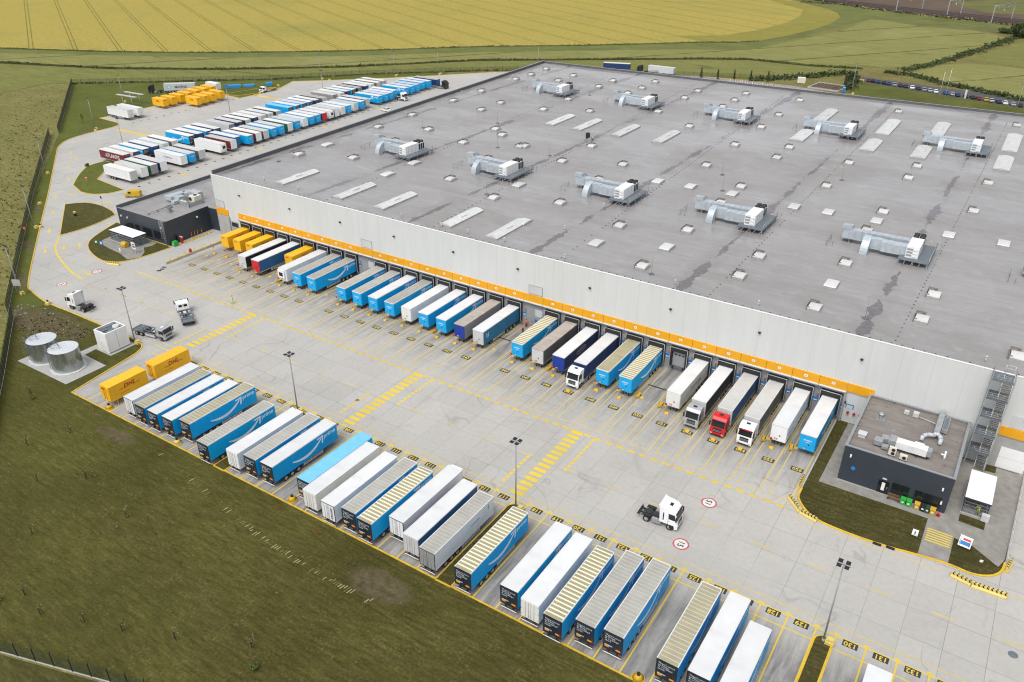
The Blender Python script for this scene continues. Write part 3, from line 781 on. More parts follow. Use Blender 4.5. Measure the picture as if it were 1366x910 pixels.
ROOFS = {'white': ('roofwhite', None), 'grey': ('roofgrey', None), 'pale': ('pale', 'bow_pale'), 'ribbed': ('tan', 'bow'), 'palerib': ('tan', 'bow_pale'),
         'taupe': ('taupe', None), 'sky': ('skyblue', None), 'tanflat': ('tan', None), 'yellow': ('yellow', None), 'greyrib': ('roofgrey', 'bow_pale'), 'off': ('offwhite', None)}
def roof_mesh(L, kind, rail='roofwhite'):
    def f():
        b = MB(); a, bw = ROOFS[kind]
        b.box(-W2, W2, .03, L, 3.93, 3.985, 0)
        for s in (-1, 1):
            x0, x1 = sorted((s * (W2 + .012), s * (W2 - .10)))
            b.box(x0, x1, .03, L - .04, 3.86, 4.01, 2)
        b.box(-W2 + .1, W2 - .1, L - .13, L + .012, 3.88, 4.01, 2)
        if bw:
            n = int(L / (.62 if kind in ('ribbed', 'palerib') else .60))
            for k in range(1, n):
                y = L * k / n
                w = .11 if kind == 'ribbed' else .06 if kind == 'palerib' else .045
                b.box(-W2 + .1, W2 - .1, y - w, y + w, 3.985, 4.0, 1)
        else:
            for k in range(1, 9):
                y = L * k / 9
                b.box(-W2 + .1, W2 - .1, y - .02, y + .02, 3.985, 3.997, 0)
        return b.mesh('roof', [M[a], M[bw or a], M[rail]])
    return cached(('roof', L, kind, rail), f)

def rear_mesh(kind):
    def f():
        b = MB()
        fr, dr = {'dark': ('rear_dark', 'rear_dark'), 'white': ('white', 'white'), 'framed': ('black', 'white'), 'grey': ('lightgrey', 'lightgrey'), 'greydoor': ('chassis', 'midgrey'),
                  'yellow': ('yellow', 'yellow'), 'navy': ('navy', 'navy'), 'off': ('offwhite', 'offwhite'), 'darkred': ('maroon', 'maroon')}[kind]
        b.box(-W2, W2, 0, .06, 1.08, 3.97, 0)
        b.box(-W2 + .09, -.03, -.02, 0, 1.22, 3.86, 1); b.box(.03, W2 - .09, -.02, 0, 1.22, 3.86, 1)
        for x in (-.62, -.18, .18, .62):
            b.cyl((x, -.04, 1.2), (x, -.04, 3.9), .022, n=6, m=2)
            for z in (1.5, 2.4, 3.4): b.box(x - .05, x + .05, -.05, -.02, z - .03, z + .03, 2)
        for x in (-W2 + .1, W2 - .1):
            for z in (1.5, 2.5, 3.6): b.box(x - .07, x + .07, -.035, -.02, z - .05, z + .05, 2)
        return b.mesh('rear_doors', [M[fr], M[dr], M['midgrey'] if kind != 'dark' else M['rear_dark']])
    return cached(('rear', kind), f)
def wheel_mesh(r=.5, w=.40):
    def f():
        b = MB()
        b.cyl((-w / 2, 0, 0), (w / 2, 0, 0), r, n=18, m=0, caps=False)
        for s in (-1, 1):
            b.cyl((s * w / 2, 0, 0), (s * (w / 2 - .012), 0, 0), r, r * .62, n=18, m=0, caps=False)
            b.cyl((s * (w / 2 - .012), 0, 0), (s * (w / 2 - .07), 0, 0), r * .60, r * .30, n=14, m=1, caps=True)
        b.cyl((-w / 2 - .02, 0, 0), (w / 2 + .02, 0, 0), r * .2, n=8, m=1)
        return b.mesh('wheel', [M['tyre'], M['rim']])
    return cached(('wheel', r, w), f)
def chassis_mesh(L):
    def f():
        b = MB()
        for x in (-.5, .5): b.box(x - .07, x + .07, .2, L - .4, .82, 1.12, 0)
        y = .8
        while y < L - .5: b.box(-1.15, 1.15, y - .05, y + .05, 1.0, 1.12, 0); y += 1.2
        for y in (2.3, 3.6, 4.9): b.box(-1.0, 1.0, y - .08, y + .08, .45, .62, 0)
        b.box(-.55, .55, L * .52, L * .52 + 1.6, .5, .85, 0)
        for s in (-1, 1):
            for yy in (2.95, 4.25, 1.65, 5.55): b.box(s * 1.24 - .03 if s > 0 else -1.27, 1.27 if s > 0 else -1.21, yy - .1, yy + .1, .55, 1.05, 0)
        return b.mesh('chassis', M['chassis'])
    return cached(('chassis', L), f)
def guard_mesh(L, sd):
    def f():
        b = MB()
        for s in (sd,):
            x0, x1 = sorted((s * 1.20, s * 1.24))
            b.box(x0, x1, 5.9, L - 3.4, .50, .64, 0); b.box(x0, x1, 5.9, L - 3.4, .78, .92, 0)
            for y in (6.1, 7.6, L - 3.6): b.box(x0 * .99, x1 * .99, y - .04, y + .04, .5, 1.12, 0)
        return b.mesh('side_guard', M['lightgrey'])
    return cached(('guard', L, sd), f)
def leg_mesh():
    return cached('leg', lambda: MB().box(-.07, .07, -.08, .08, .1, 1.0, 0).box(-.05, .05, -.06, .06, .06, .2, 0).box(-.16, .16, -.16, .16, 0, .05, 0).mesh('landing_leg', M['chassis']))
def bumper_mesh():
    return cached('bump', lambda: MB().box(-1.18, 1.18, -.05, .05, .46, .60, 0).box(-.6, -.5, 0, .5, .5, 1.0, 1).box(.5, .6, 0, .5, .5, 1.0, 1).box(-1.2, -.95, -.06, -.05, .62, .72, 2).box(.95, 1.2, -.06, -.05, .62, .72, 2).box(-1.2, 1.2, -.03, .02, .62, .74, 1).mesh('rear_bumper', [M['white'], M['chassis'], M['red']]))

def smile_mesh():
    def f():
        b = MB()
        P0, P1, P2 = Vector((3.9, 1.15)), Vector((7.4, -.35)), Vector((10.05, 2.02))
        L_, R_ = [], []
        N = 22
        for k in range(N + 1):
            t = k / N
            p = (1 - t) ** 2 * P0 + 2 * t * (1 - t) * P1 + t * t * P2
            d = (2 * (1 - t) * (P1 - P0) + 2 * t * (P2 - P1)).normalized()
            n = Vector((-d.y, d.x))
            w = .05 + .21 * math.sin(math.pi * min(1, t * .92 + .04)) ** .8
            L_.append(p + n * w); R_.append(p - n * w)
        for k in range(N): b.face([(*R_[k], 0), (*R_[k + 1], 0), (*L_[k + 1], 0), (*L_[k], 0)])
        b.face([(9.15, 2.28, 0), (9.2, 2.03, 0), (10.2, 2.12, 0), (10.5, 2.38, 0)])
        b.face([(10.2, 2.12, 0), (10.02, 1.0, 0), (10.32, 1.05, 0), (10.5, 2.38, 0)])
        return b.mesh('side_emblem', M['emblem'], fix=False)
    return cached('smile', f)
def text_part(txt, size, mat, bold=0.0, shear=0.0, align='CENTER'):
    def f():
        me = text_mesh(txt, size, bold, shear, align).copy()
        me.materials.clear(); me.materials.append(M[mat]); return me
    return cached(('tp', txt, size, mat, bold, shear, align), f)
def put_text(parent, face, u, v, off, txt, size, mat, bold=0.0, shear=0.0, L=13.6, name='lettering', align='CENTER'):
    """u: metres along the reading direction from the middle of that face, v: height"""
    loc = {'+x': (W2 + off, L / 2 + u, v), '-x': (-W2 - off, L / 2 - u, v), '-y': (u, -off, v), '+y': (-u, L + off, v)}[face]
    return part(name, text_part(txt, size, mat, bold, shear, align), parent, loc, FACE[face])

def rear_print():
    def f():
        b = MB()
        I = Matrix.Identity(4)
        b.add(text_mesh("There's more\nto Prime.\nA truckload\nmore.", .36, .002, 0, 'LEFT'), Matrix.Translation((-1.0, 3.05 - 2.5, 0)), 0)
        b.add(text_mesh('amazon', .32, .01, 0, 'LEFT'), Matrix.Translation((-1.0, 1.88 - 2.5, 0)), 0)
        return b.mesh('rear_lettering', [M['letter_white'], M['orange_mark'], M['red']], fix=False)
    return cached('rearprint', f)

def trailer(x, y, rz, label, group, side='blue', front=None, roof='white', rear=None, L=13.6, rail='roofwhite', emblem=False, logo=True, guard=True, detail=2, reefer=False, extra=None, near=None):
    """origin on the ground under the rear doors; local +y runs to the coupling end"""
    front = front or ('blue_front' if side == 'blue' else side)
    rear = rear or ('dark' if side == 'blue' else 'white')
    t = thing('semi_trailer', label, 'trailer', (x, y, 0), R(rz), group)
    bd = part('body', body_mesh(L, side, front), t)
    part('roof', roof_mesh(L, roof, rail), t)
    rd = part('rear_doors', rear_mesh(rear), t)
    part('chassis', chassis_mesh(L), t)
    for s in (-1, 1):
        for yy in (2.3, 3.6, 4.9): part('wheel', wheel_mesh(), t, (s * 1.03, yy, .5))
        if detail > 1: part('landing_leg', leg_mesh(), t, (s * .72, L - 2.9, 0))
    part('rear_bumper', bumper_mesh(), t)
    if guard and detail > 1:
        for s in (-1, 1): part('side_guard', guard_mesh(L, s), t)
    vis = near or ('+x' if rz == 0 else '-x' if rz == 180 else '+x')
    if side == 'blue':
        if emblem:
            for fc in ('+x', '-x'):
                part('side_emblem', smile_mesh(), bd, (W2 + .012, 0, 1.25) if fc == '+x' else (-W2 - .012, L, 1.25), FACE[fc])
                put_text(bd, fc, 5.05, 3.22, .013, 'prime', 1.05, 'emblem', .012, .1, L)
        if rear == 'dark' and detail:
            part('rear_lettering', rear_print(), rd, (0, -.055, 2.5), FACE['-y'])
            for sx in (-.72, .72): part('reflector', cached('refl', lambda: MB().box(-.27, .27, -.03, 0, 1.52, 1.72).mesh('reflector', M['orange_mark'])), rd, (sx, -.03, 0))
            part('tail_lamp', cached('tlamp', lambda: MB().box(-.06, .06, -.03, 0, 1.45, 1.75).mesh('tail_lamp', M['red'])), rd, (1.12, -.03, 0))
        if logo:
            put_text(bd, '+y', 0, 3.0, .01, 'amazon', .42, 'letter_white', .01, 0, L, 'front_lettering')
            put_text(bd, '+y', .05, 2.62, .01, 'prime', .26, 'letter_white', .006, .1, L, 'front_lettering')
    if detail > 1:
        part('air_connector', cached(('cp', L), lambda: MB().box(-.35, -.15, L, L + .03, 2.05, 2.3, 0).mesh('air_connector', M['black'])), t)
        part('plate_holder', cached(('cp2', L), lambda: MB().box(.05, .55, L, L + .04, 1.35, 1.6, 0).box(.10, .50, L + .04, L + .055, 1.38, 1.52, 1).mesh('plate_holder', [M['black'], M['letter_white']])), t)
    if reefer:
        u = part('cooling_unit', cached(('cu', L), lambda: MB().box(-1.0, 1.0, L, L + .45, 1.9, 3.85, 0).box(-.62, .62, L + .45, L + .47, 2.35, 3.3, 1).mesh('cooling_unit', [M['white'], M['black']], bevel=.04)), t)
    if extra: extra(t, bd, rd, L)
    return t

# ------------------------------------------------------------------ swap bodies on their legs
def swap_body(x, y, rz, label, group, col='yellow', L=7.45, text='DHL', legs=True, detail=2, up=True):
    t = thing('swap_body', label, 'swap body', (x, y, 0), R(rz), group)
    z0 = 1.15
    def f():
        b = MB()
        b.box(-W2, W2, .05, L, z0, 3.92, 0)
        for s in (-1, 1):
            x0, x1 = sorted((s * W2, s * (W2 + .02)))
            b.box(x0, x1, .05, L, z0 - .06, z0 + .10, 0); b.box(x0, x1, .05, L, 3.82, 3.95, 0)
            for k in range(0, 9): b.box(x0, x1 if s > 0 else x1, .05 + (L - .13) * k / 8, .13 + (L - .13) * k / 8, z0 + .1, 3.82, 0)
        b.box(-.45, -.35, .3, L - .3, z0 - .25, z0, 1); b.box(.35, .45, .3, L - .3, z0 - .25, z0, 1)
        return b.mesh('box_body', [M[col], M['chassis']])
    bd = part('box_body', cached(('swap', L, col), f), t)
    part('roof', cached(('swaproof', L, col), lambda: MB().box(-W2, W2, .04, L, 3.93, 3.97, 0).mesh('roof', M[col])), t)
    rd = part('rear_doors', cached(('swaprear', col), lambda: MB().box(-W2 + .05, -.02, 0, .05, z0 + .05, 3.86, 0).box(.02, W2 - .05, 0, .05, z0 + .05, 3.86, 0).cyl((-.3, -.02, z0 + .1), (-.3, -.02, 3.8), .025, n=6, m=1).cyl((.3, -.02, z0 + .1), (.3, -.02, 3.8), .025, n=6, m=1).mesh('rear_doors', [M[col], M['chassis']])), t)
    if legs:
        for s in (-1, 1):
            for yy in (1.2, L - 1.2):
                part('support_leg', cached('swapleg', lambda: MB().box(-.05, .05, -.05, .05, 0, 1.15, 0).box(-.12, .12, -.12, .12, 0, .04, 0).cyl((0, 0, .5), (-.5, .0, 1.1), .025, n=6, m=0).mesh('support_leg', M['yellow' if col == 'yellow' else 'chassis'])), t, (s * 1.12, yy, 0), (0, 0, 0 if s > 0 else math.pi))
    if text:
        for fc in ('+x', '-x'):
            put_text(bd, fc, .15, 2.95, .024, text, 1.15, 'dhlred', .03, .32, L)
            if detail > 1:
                part('lettering_stripe', cached('stripes', lambda: MB().box(-1.95, -1.15, -.10, -.05, 0, .002, 0).box(-1.95, -1.2, .0, .05, 0, .002, 0).box(1.25, 2.0, -.10, -.05, 0, .002, 0).box(1.3, 2.0, .0, .05, 0, .002, 0).box(-1.9, -.2, -.85, -.79, 0, .002, 0).mesh('lettering_stripe', M['dhlred'])), bd, (W2 + .022, L / 2 + .15, 2.72) if fc == '+x' else (-W2 - .022, L / 2 - .15, 2.72), FACE[fc])
        for fc in ('+y', '-y'):
            put_text(rd if fc == '-y' else bd, fc, -.4, 3.45, .05 if fc == '-y' else .01, text, .48, 'dhlred', .015, .32, L)
    return t

# ------------------------------------------------------------------ lorry tractors and carriers; local +y is forward, origin on the ground amidships
def cab_parts(t, y0, col, high=True, fair=False, roofz=None):
    """cab from y0 to y0+2.3"""
    top = roofz or (3.66 if high else 2.6)
    sill = 1.92 if high else 1.6
    wtop = min(3.0, top - .28) if high else 2.4
    prof = [(y0, .95), (y0 + .05, top - .12), (y0 + .2, top), (y0 + .95, top - .01), (y0 + 1.5, top - .16), (y0 + 1.86, wtop + .14), (y0 + 1.98, wtop), (y0 + 2.25, sill), (y0 + 2.32, 1.3), (y0 + 2.34, .42), (y0 + 1.9, .38), (y0 + 1.82, .95)]
    cab = part('cab', cached(('cab', y0, col, high, top), lambda: MB().profile(prof, -1.23, 1.23, 0).mesh('cab', M[col], bevel=.07)), t)
    def glass():
        b = MB()
        a, c = Vector((0, y0 + 1.99, wtop - .06)), Vector((0, y0 + 2.245, sill + .06))
        n = Vector((0, (a.z - c.z), (c.y - a.y))).normalized() * .03
        P = [(-1.10, c.y, c.z), (1.10, c.y, c.z), (1.04, a.y, a.z), (-1.04, a.y, a.z)]
        b.face([Vector(p) + n for p in P], 0)
        b.face([Vector(p) + n * .2 for p in P], 0)
        return b.mesh('windscreen', M['glass'])
    part('windscreen', cached(('glass', y0, high, top), glass), t)
    for s in (-1, 1):
        part('side_window', cached(('sw', y0, high, s), lambda: MB().face([(s * 1.245, y0 + 1.0, sill + .02), (s * 1.245, y0 + 2.05, sill + .02), (s * 1.245, y0 + 1.85, wtop - .1), (s * 1.245, y0 + 1.0, wtop - .1)], 0).mesh('side_window', M['glass'])), t)
        part('mirror', cached(('mir', y0, high, s), lambda: MB().box(min(s * 1.3, s * 1.5), max(s * 1.3, s * 1.5), y0 + 2.08, y0 + 2.26, sill + .05, sill + .85, 0).box(min(s * 1.2, s * 1.34), max(s * 1.2, s * 1.34), y0 + 2.1, y0 + 2.16, sill + .7, sill + .76, 0).mesh('mirror', M['black'], bevel=.03)), t)
        part('headlight', cached(('hl', y0, s), lambda: MB().box(min(s * .75, s * 1.15), max(s * .75, s * 1.15), y0 + 2.345, y0 + 2.37, .62, .82, 0).mesh('headlight', M['alu'])), t)
    for s in (-1, 1):
        part('door', cached(('drp', y0, top, s), lambda: MB().box(min(s * 1.232, s * 1.242), max(s * 1.232, s * 1.242), y0 + .92, y0 + .95, .95, wtop - .05, 0).box(min(s * 1.232, s * 1.242), max(s * 1.232, s * 1.242), y0 + .15, y0 + .32, 1.5, wtop - .2, 0).box(min(s * 1.232, s * 1.25), max(s * 1.232, s * 1.25), y0 + 1.05, y0 + 1.2, 1.55, 1.6, 0).mesh('door', M['black'])), t)
    part('grille', cached(('gr', y0, high), lambda: MB().box(-.72, .72, y0 + 2.325, y0 + 2.36, 1.0, sill - .18, 0).box(-.85, .85, y0 + 2.345, y0 + 2.365, .46, .58, 0).box(-.68, .68, y0 + 2.36, y0 + 2.372, 1.18, 1.24, 1).box(-.68, .68, y0 + 2.36, y0 + 2.372, 1.4, 1.46, 1).mesh('grille', [M['black'], M['midgrey']])), t)
    part('roof_hatch', cached(('rh', y0, top), lambda: MB().box(-.32, .32, y0 + .65, y0 + 1.1, top - .03, top + .05, 0).mesh('roof_hatch', M['black' if high else 'cabwhite'], bevel=.02)), t)
    part('sun_visor', cached(('sv', y0, wtop, col), lambda: MB().box(-1.12, 1.12, y0 + 1.98, y0 + 2.16, wtop + .0, wtop + .10, 0).mesh('sun_visor', M['black'])), t)
    part('step', cached(('st', y0), lambda: MB().box(-1.24, -1.0, y0 + 1.2, y0 + 1.8, .35, .9, 0).box(1.0, 1.24, y0 + 1.2, y0 + 1.8, .35, .9, 0).mesh('step', M['black'])), t)
    if fair:
        def fm():
            b = MB()
            for s in (-1, 1):
                x0, x1 = sorted((s * 1.23, s * 1.17))
                b.profile([(y0 + .05, 1.0), (y0 + .06, top - .1), (y0 - .60, top + .34), (y0 - .40, 3.2), (y0 - .28, 1.0)], x0, x1, 0)
            b.profile([(y0 + 1.0, top - .04), (y0 + .05, top - .04), (y0 - .50, top + .30), (y0 - .2, top + .16), (y0 + .3, top + .06)], -1.2, 1.2, 0)
            return b.mesh('air_deflector', M[col])
        part('air_deflector', cached(('fair', y0, top, col), fm), t)

def tractor(x, y, rz, label, group, col='cabwhite', fair=False, red_visor=False, name='lorry_tractor'):
    t = thing(name, label, 'lorry', (x, y, 0), R(rz), group)
    cab_parts(t, .72, col, True, fair)
    part('frame', cached('tframe', lambda: MB().box(-.48, -.38, -3.0, 2.6, .68, .98, 0).box(.38, .48, -3.0, 2.6, .68, .98, 0).box(-.9, .9, -2.9, -2.7, .6, .85, 0).box(-.4, .4, -1.2, .6, .8, 1.02, 0).box(-1.1, 1.1, -1.72, -1.5, .4, .6, 0).box(-1.15, 1.15, -2.98, -2.92, .75, .95, 0).mesh('frame', [M['chassis'], M['red']])), t)
    part('coupling_plate', cached('fifth', lambda: MB().cyl((0, -1.55, 1.0), (0, -1.55, 1.16), .55, n=16).box(-.3, -.1, -2.3, -1.8, 1.02, 1.14).box(.1, .3, -2.3, -1.8, 1.02, 1.14).mesh('coupling_plate', M['chassis'])), t)
    for s in (-1, 1):
        part('tank', cached(('tank', s, col), lambda: MB().box(min(s * .7, s * 1.22), max(s * .7, s * 1.22), -.75, .62, .35, 1.0, 0).box(min(s * .75, s * 1.15), max(s * .75, s * 1.15), -.6, .5, 1.0, 1.03, 1).mesh('tank', [M['cabwhite' if fair else 'midgrey'], M['midgrey']], bevel=.06)), t)
        part('mudguard', cached(('mud', s), lambda: MB().profile([(-2.25, .95), (-2.1, 1.12), (-1.0, 1.12), (-.85, .95), (-.92, .92), (-1.05, 1.06), (-2.05, 1.06), (-2.18, .92)], min(s * .62, s * 1.22), max(s * .62, s * 1.22), 0).mesh('mudguard', M['black'])), t)
        part('wheel', wheel_mesh(.5, .33), t, (s * 1.05, 1.95, .5))
        part('wheel', wheel_mesh(.5, .6), t, (s * .92, -1.55, .5))
    if red_visor:
        part('visor_strip', cached('rv', lambda: MB().box(-.95, .95, 2.74, 2.885, 3.02, 3.16, 0).mesh('visor_strip', M['red'])), t)
    return t

def carrier(x, y, rz, label, group, col='cabwhite', bed='steel_dark', L=9.0):
    t = thing('carrier_lorry', label, 'lorry', (x, y, 0), R(rz), group)
    y0 = L / 2 - 2.34
    cab_parts(t, y0, col, False)
    def fr():
        b = MB()
        b.box(-.48, -.38, -L / 2, y0 + 1.8, .68, .95, 0); b.box(.38, .48, -L / 2, y0 + 1.8, .68, .95, 0)
        for k in range(6): b.box(-1.1, 1.1, -L / 2 + .3 + k * 1.2, -L / 2 + .45 + k * 1.2, .8, .95, 0)
        b.box(-1.1, 1.1, -L / 2, -L / 2 + .08, .45, .62, 0)
        return b.mesh('frame', M['chassis'])
    part('frame', cached(('cframe', L), fr), t)
    def bedm():
        b = MB()
        for x0, x1 in ((-1.22, -1.08), (1.08, 1.22), (-.42, -.3), (.3, .42)): b.box(x0, x1, -L / 2 + .1, y0 - .25, .98, 1.12, 0)
        for yy in (-L / 2 + .15, -L / 2 + 1.9, -.3, y0 - .45): b.box(-1.22, 1.22, yy, yy + .22, .97, 1.14, 0)
        b.box(-1.0, 1.0, -L / 2 + .4, -L / 2 + 2.6, .96, 1.02, 2)
        b.box(-.28, .28, .2, y0 - .8, 1.0, 1.06, 1)
        return b.mesh('carrier_bed', [M[bed], M['lightgrey'], M['steel_dark']])
    part('carrier_bed', cached(('cbed', L, bed), bedm), t)
    part('beacon', cached(('bea', L), lambda: MB().cyl((0, y0 - .1, 2.0), (0, y0 - .1, 2.35), .1, n=8).mesh('beacon', M['orange_mark'])), t)
    part('cab_rear_panel', cached(('crp', L), lambda: MB().box(-.85, -.2, y0 - .03, y0, 1.7, 2.2).box(.2, .85, y0 - .03, y0, 1.7, 2.2).mesh('cab_rear_panel', M['glass'])), t)
    for s in (-1, 1):
        part('side_box', cached(('sb', L, s), lambda: MB().box(min(s * .7, s * 1.2), max(s * .7, s * 1.2), -.9, y0 - .5, .4, .9, 0).mesh('side_box', M['lightgrey'], bevel=.03)), t)
        part('wheel', wheel_mesh(.5, .33), t, (s * 1.05, y0 + 1.3, .5))
        part('wheel', wheel_mesh(.5, .6), t, (s * .92, -L / 2 + 2.6, .5))
        part('wheel', wheel_mesh(.5, .6), t, (s * .92, -L / 2 + 1.35, .5))
    return t
# ------------------------------------------------------------------ lorries at the docks: rear to the wall, counted from the stair tower end
GD, GP, GA, GB = 'trailers backed up to the loading docks', 'trailers in the row beside the mown lawn', 'trailers in the lorry lot row nearest the warehouse', 'trailers in the outer row of the lorry lot'
def dock(i): return f'{ordw(i + 1)} dock from the stair tower'
YR = 17.75
def dtr(i, look, **k):
    dx = k.pop('dx', 0.0)
    return trailer(slot_x(i) + dx, YR, 180, f'{look}, {dock(i)}', GD, **k)
def t_side(txt, size, mat, u, v, shear=0, bold=.01):
    def f(t, bd, rd, L):
        for fc in ('+x', '-x'): put_text(bd, fc, u, v, .014, txt, size, mat, bold, shear, L)
    return f
def t_mark(w, h, mat, u, v):
    # writing too small to read in the photograph: a row of unreadable strokes
    def f(t, bd, rd, L):
        def mk():
            b = MB(); x = -w / 2; q = random.Random(int(w * 100))
            while x < w / 2:
                l = q.uniform(.3, .6) * h
                b.box(x, x + l * .35, -h * .4, h * .4, 0, .002); b.box(x, x + l, -h * .4 + (h * .5 if q.random() < .5 else 0), -h * .2 + (h * .5 if q.random() < .5 else .0), 0, .003)
                x += l * 1.45
            return b.mesh('lettering', M[mat])
        for fc in ('+x', '-x'):
            s = 1 if fc == '+x' else -1
            part('lettering', cached(('mark', w, h, mat), mk), bd, (s * (W2 + .012), L / 2 + s * u, v), FACE[fc])
    return f
def xring(t, bd, rd, L):      # pale square emblem near the front of the teal trailer
    for fc in ('+x', '-x'):
        s = 1 if fc == '+x' else -1
        me = cached('sqlogo', lambda: (lambda b: b.mesh('side_emblem', M['letter_white'], fix=False))(MB().face([(-.35, -.5, 0), (.35, -.5, 0), (.35, -.42, 0), (-.35, -.42, 0)]).face([(-.35, -.42, 0), (-.22, -.42, 0), (-.22, .5, 0), (-.35, .5, 0)]).face([(.22, -.42, 0), (.35, -.42, 0), (.35, .5, 0), (.22, .5, 0)]).face([(-.22, .0, 0), (.22, .0, 0), (.22, .12, 0), (-.22, .12, 0)])))
        part('side_emblem', me, bd, (s * (W2 + .012), L - 1.5, 2.8), FACE[fc])
def oval(t, bd, rd, L):       # brown bordered badge on the navy side
    for fc in ('+x', '-x'):
        s = 1 if fc == '+x' else -1
        def f():
            b = MB(); E = lambda a, c: [(a * math.cos(2 * math.pi * k / 24), c * math.sin(2 * math.pi * k / 24), 0) for k in range(24)]
            o, i_ = E(1.9, .62), E(1.7, .48)
            for k in range(24): b.face([o[k], o[(k + 1) % 24], i_[(k + 1) % 24], i_[k]], 0)
            b.box(-1.2, 1.2, -.14, -.06, 0, .001, 0); b.box(-1.3, 1.3, .05, .2, 0, .001, 0)
            return b.mesh('side_emblem', M['taupe'], fix=False)
        part('side_emblem', cached('oval', f), bd, (s * (W2 + .012), L * .52, 2.75), FACE[fc])
dtr(0, 'white roofed light blue trailer', emblem=True)
dtr(1, 'white box trailer with blue lettering on its side', side='white', roof='white', extra=t_mark(3.0, .5, 'signblue', -4.3, 2.0))
dtr(2, 'dark grey curtain trailer behind a white cab', side='grey_curtain', front='lightgrey', roof='grey')
dtr(3, 'dark blue curtain trailer behind a red cab', side='midblue', front='lightgrey', roof='greyrib')
dtr(4, 'white roofed black curtain trailer behind a silver cab', side='black_curtain', front='lightgrey', roof='white')
dtr(5, 'off white trailer with small black lettering on its side', side='offwhite', roof='white', extra=t_mark(4.2, .5, 'letter_blue', .4, 2.55))
dtr(7, 'blue trailer with cream striped ribbed roof', roof='ribbed', emblem=True)
dtr(8, 'blue trailer with flat tan roof and arrow emblem', roof='tanflat', emblem=True)
dtr(9, 'navy curtain trailer behind a white cab', side='navy', front='navy', roof='white', extra=None)
dtr(10, 'royal blue trailer with white roof and oval badge', side='navy', front='royal', roof='white', extra=oval)
dtr(11, 'dark grey trailer with dirty taupe roof', side='grey_curtain', front='lightgrey', roof='taupe', rail='taupe')
dtr(12, 'ribbed roof blue trailer beside the orange workers', roof='ribbed', emblem=True)
dtr(14, 'teal trailer with white roof and grey front', side='teal', front='lightgrey', roof='white', extra=xring)
dtr(15, 'grey trailer with taupe roof and dark blue front', side='midgrey', front='royal', roof='taupe', rail='taupe')
dtr(16, 'white roofed blue trailer beside a taupe roof', roof='white', emblem=True)
dtr(17, 'white roofed blue trailer beside a white trailer', roof='white', emblem=True)
dtr(18, 'white box trailer between blue trailers', side='white', front='offwhite', roof='white')
dtr(19, 'blue trailer with grey roof beside a white box trailer', roof='pale', emblem=True)
dtr(20, 'blue trailer with white roof between two grey roofed ones', roof='white', emblem=True)
dtr(21, 'blue trailer with dull grey roof', roof='pale', emblem=True)
dtr(22, 'grey roofed blue trailer beside a personnel door', roof='pale', emblem=True)
dtr(24, 'blue trailer with grey roof and big white arrow', roof='pale', emblem=True)
dtr(25, 'blue trailer with grey roof beside a white refrigerated one', roof='pale', emblem=True)
dtr(26, 'white refrigerated trailer with black vent on its front', side='white', roof='white', reefer=True)
dtr(28, 'white roofed blue trailer with red front', side='midblue', front='red', roof='white')
dtr(29, 'white roofed black trailer with light grey front', side='black_curtain', front='lightgrey', roof='white')
for i, look in ((27, 'yellow swap body between a white reefer and a red fronted trailer'), (30, 'yellow swap body beside a black trailer'), (31, 'yellow swap body in the middle of three'), (32, 'yellow swap body nearest the dark gatehouse')):
    swap_body(slot_x(i), YR, 180, look if i == 27 else f'{look} at the docks', 'yellow swap bodies at the docks')
tractor(slot_x(9), 4.35, 180, 'white lorry cab parked in the dock row before a navy trailer', 'lorry cabs at the docks', 'cabwhite')
tractor(slot_x(4), 4.30, 180, 'silver lorry cab in the dock row before a black trailer', 'lorry cabs at the docks', 'silver')
tractor(slot_x(3), 4.30, 180, 'bright red lorry cab in the dock row', 'lorry cabs at the docks', 'cabred')
tractor(slot_x(2), 4.30, 180, 'white lorry cab with red strip over its windscreen, beside the red cab', 'lorry cabs at the docks', 'cabwhite', red_visor=True)

# ------------------------------------------------------------------ trailers parked beside the lawn, counted from the water tanks
PC = [0]
def prk(n, y, look, **k):
    PC[0] += 1
    dx = k.pop('dx', 0.0)
    return trailer(bay_x(n) + dx, y, 0, f'{look}, {ordw(PC[0])} from the tanks by the lawn', GP, **k)
swap_body(-106.15, -47.6, 0, 'yellow swap body nearest the lawn corner and water tanks', 'yellow swap bodies beside the tanks')
swap_body(-106.05, -38.6, 0, 'yellow swap body behind another, beside the painted crossing', 'yellow swap bodies beside the tanks')
prk(99, -47.7, 'white trailer with dark door frame', side='white', rear='framed')
prk(100, -48.0, 'blue trailer with striped cream roof', roof='palerib', emblem=True, dx=.1)
prk(101, -48.0, 'blue trailer with white roof', emblem=True)
prk(102, -47.8, 'blue trailer with white roof', emblem=True, dx=.1)
prk(103, -46.9, 'blue trailer with striped cream roof and white arrow', roof='palerib', emblem=True, dx=-.1)
prk(105, -49.1, 'blue trailer with dull grey roof and white arrow', roof='pale', emblem=True, dx=.2)
prk(106, -48.0, 'plain white box trailer', side='white', rear='white')
prk(107, -47.6, 'blue trailer with grey ribbed roof', roof='pale', emblem=True)
prk(108, -47.4, 'blue trailer with white roof and full white arrow', emblem=True)
prk(110, -47.0, 'light blue steel roofed trailer', roof='sky', rail='skyblue', emblem=False, dx=.4)
prk(111, -48.4, 'dirty white trailer with stained roof', side='offwhite', roof='white', rear='off', dx=-.4)
def klog(t, bd, rd, L): part('lettering', text_part('KRONE', .55, 'letter_blue', .02), rd, (.72, -.03, 2.5), Matrix(((0, -1, 0), (0, 0, -1), (1, 0, 0))))
prk(112, -48.8, 'white trailer with upright dark lettering on its door', side='white', rear='framed', extra=klog, dx=.1)
prk(113, -48.3, 'blue trailer with grey ribbed roof', roof='pale', emblem=True, dx=.1)
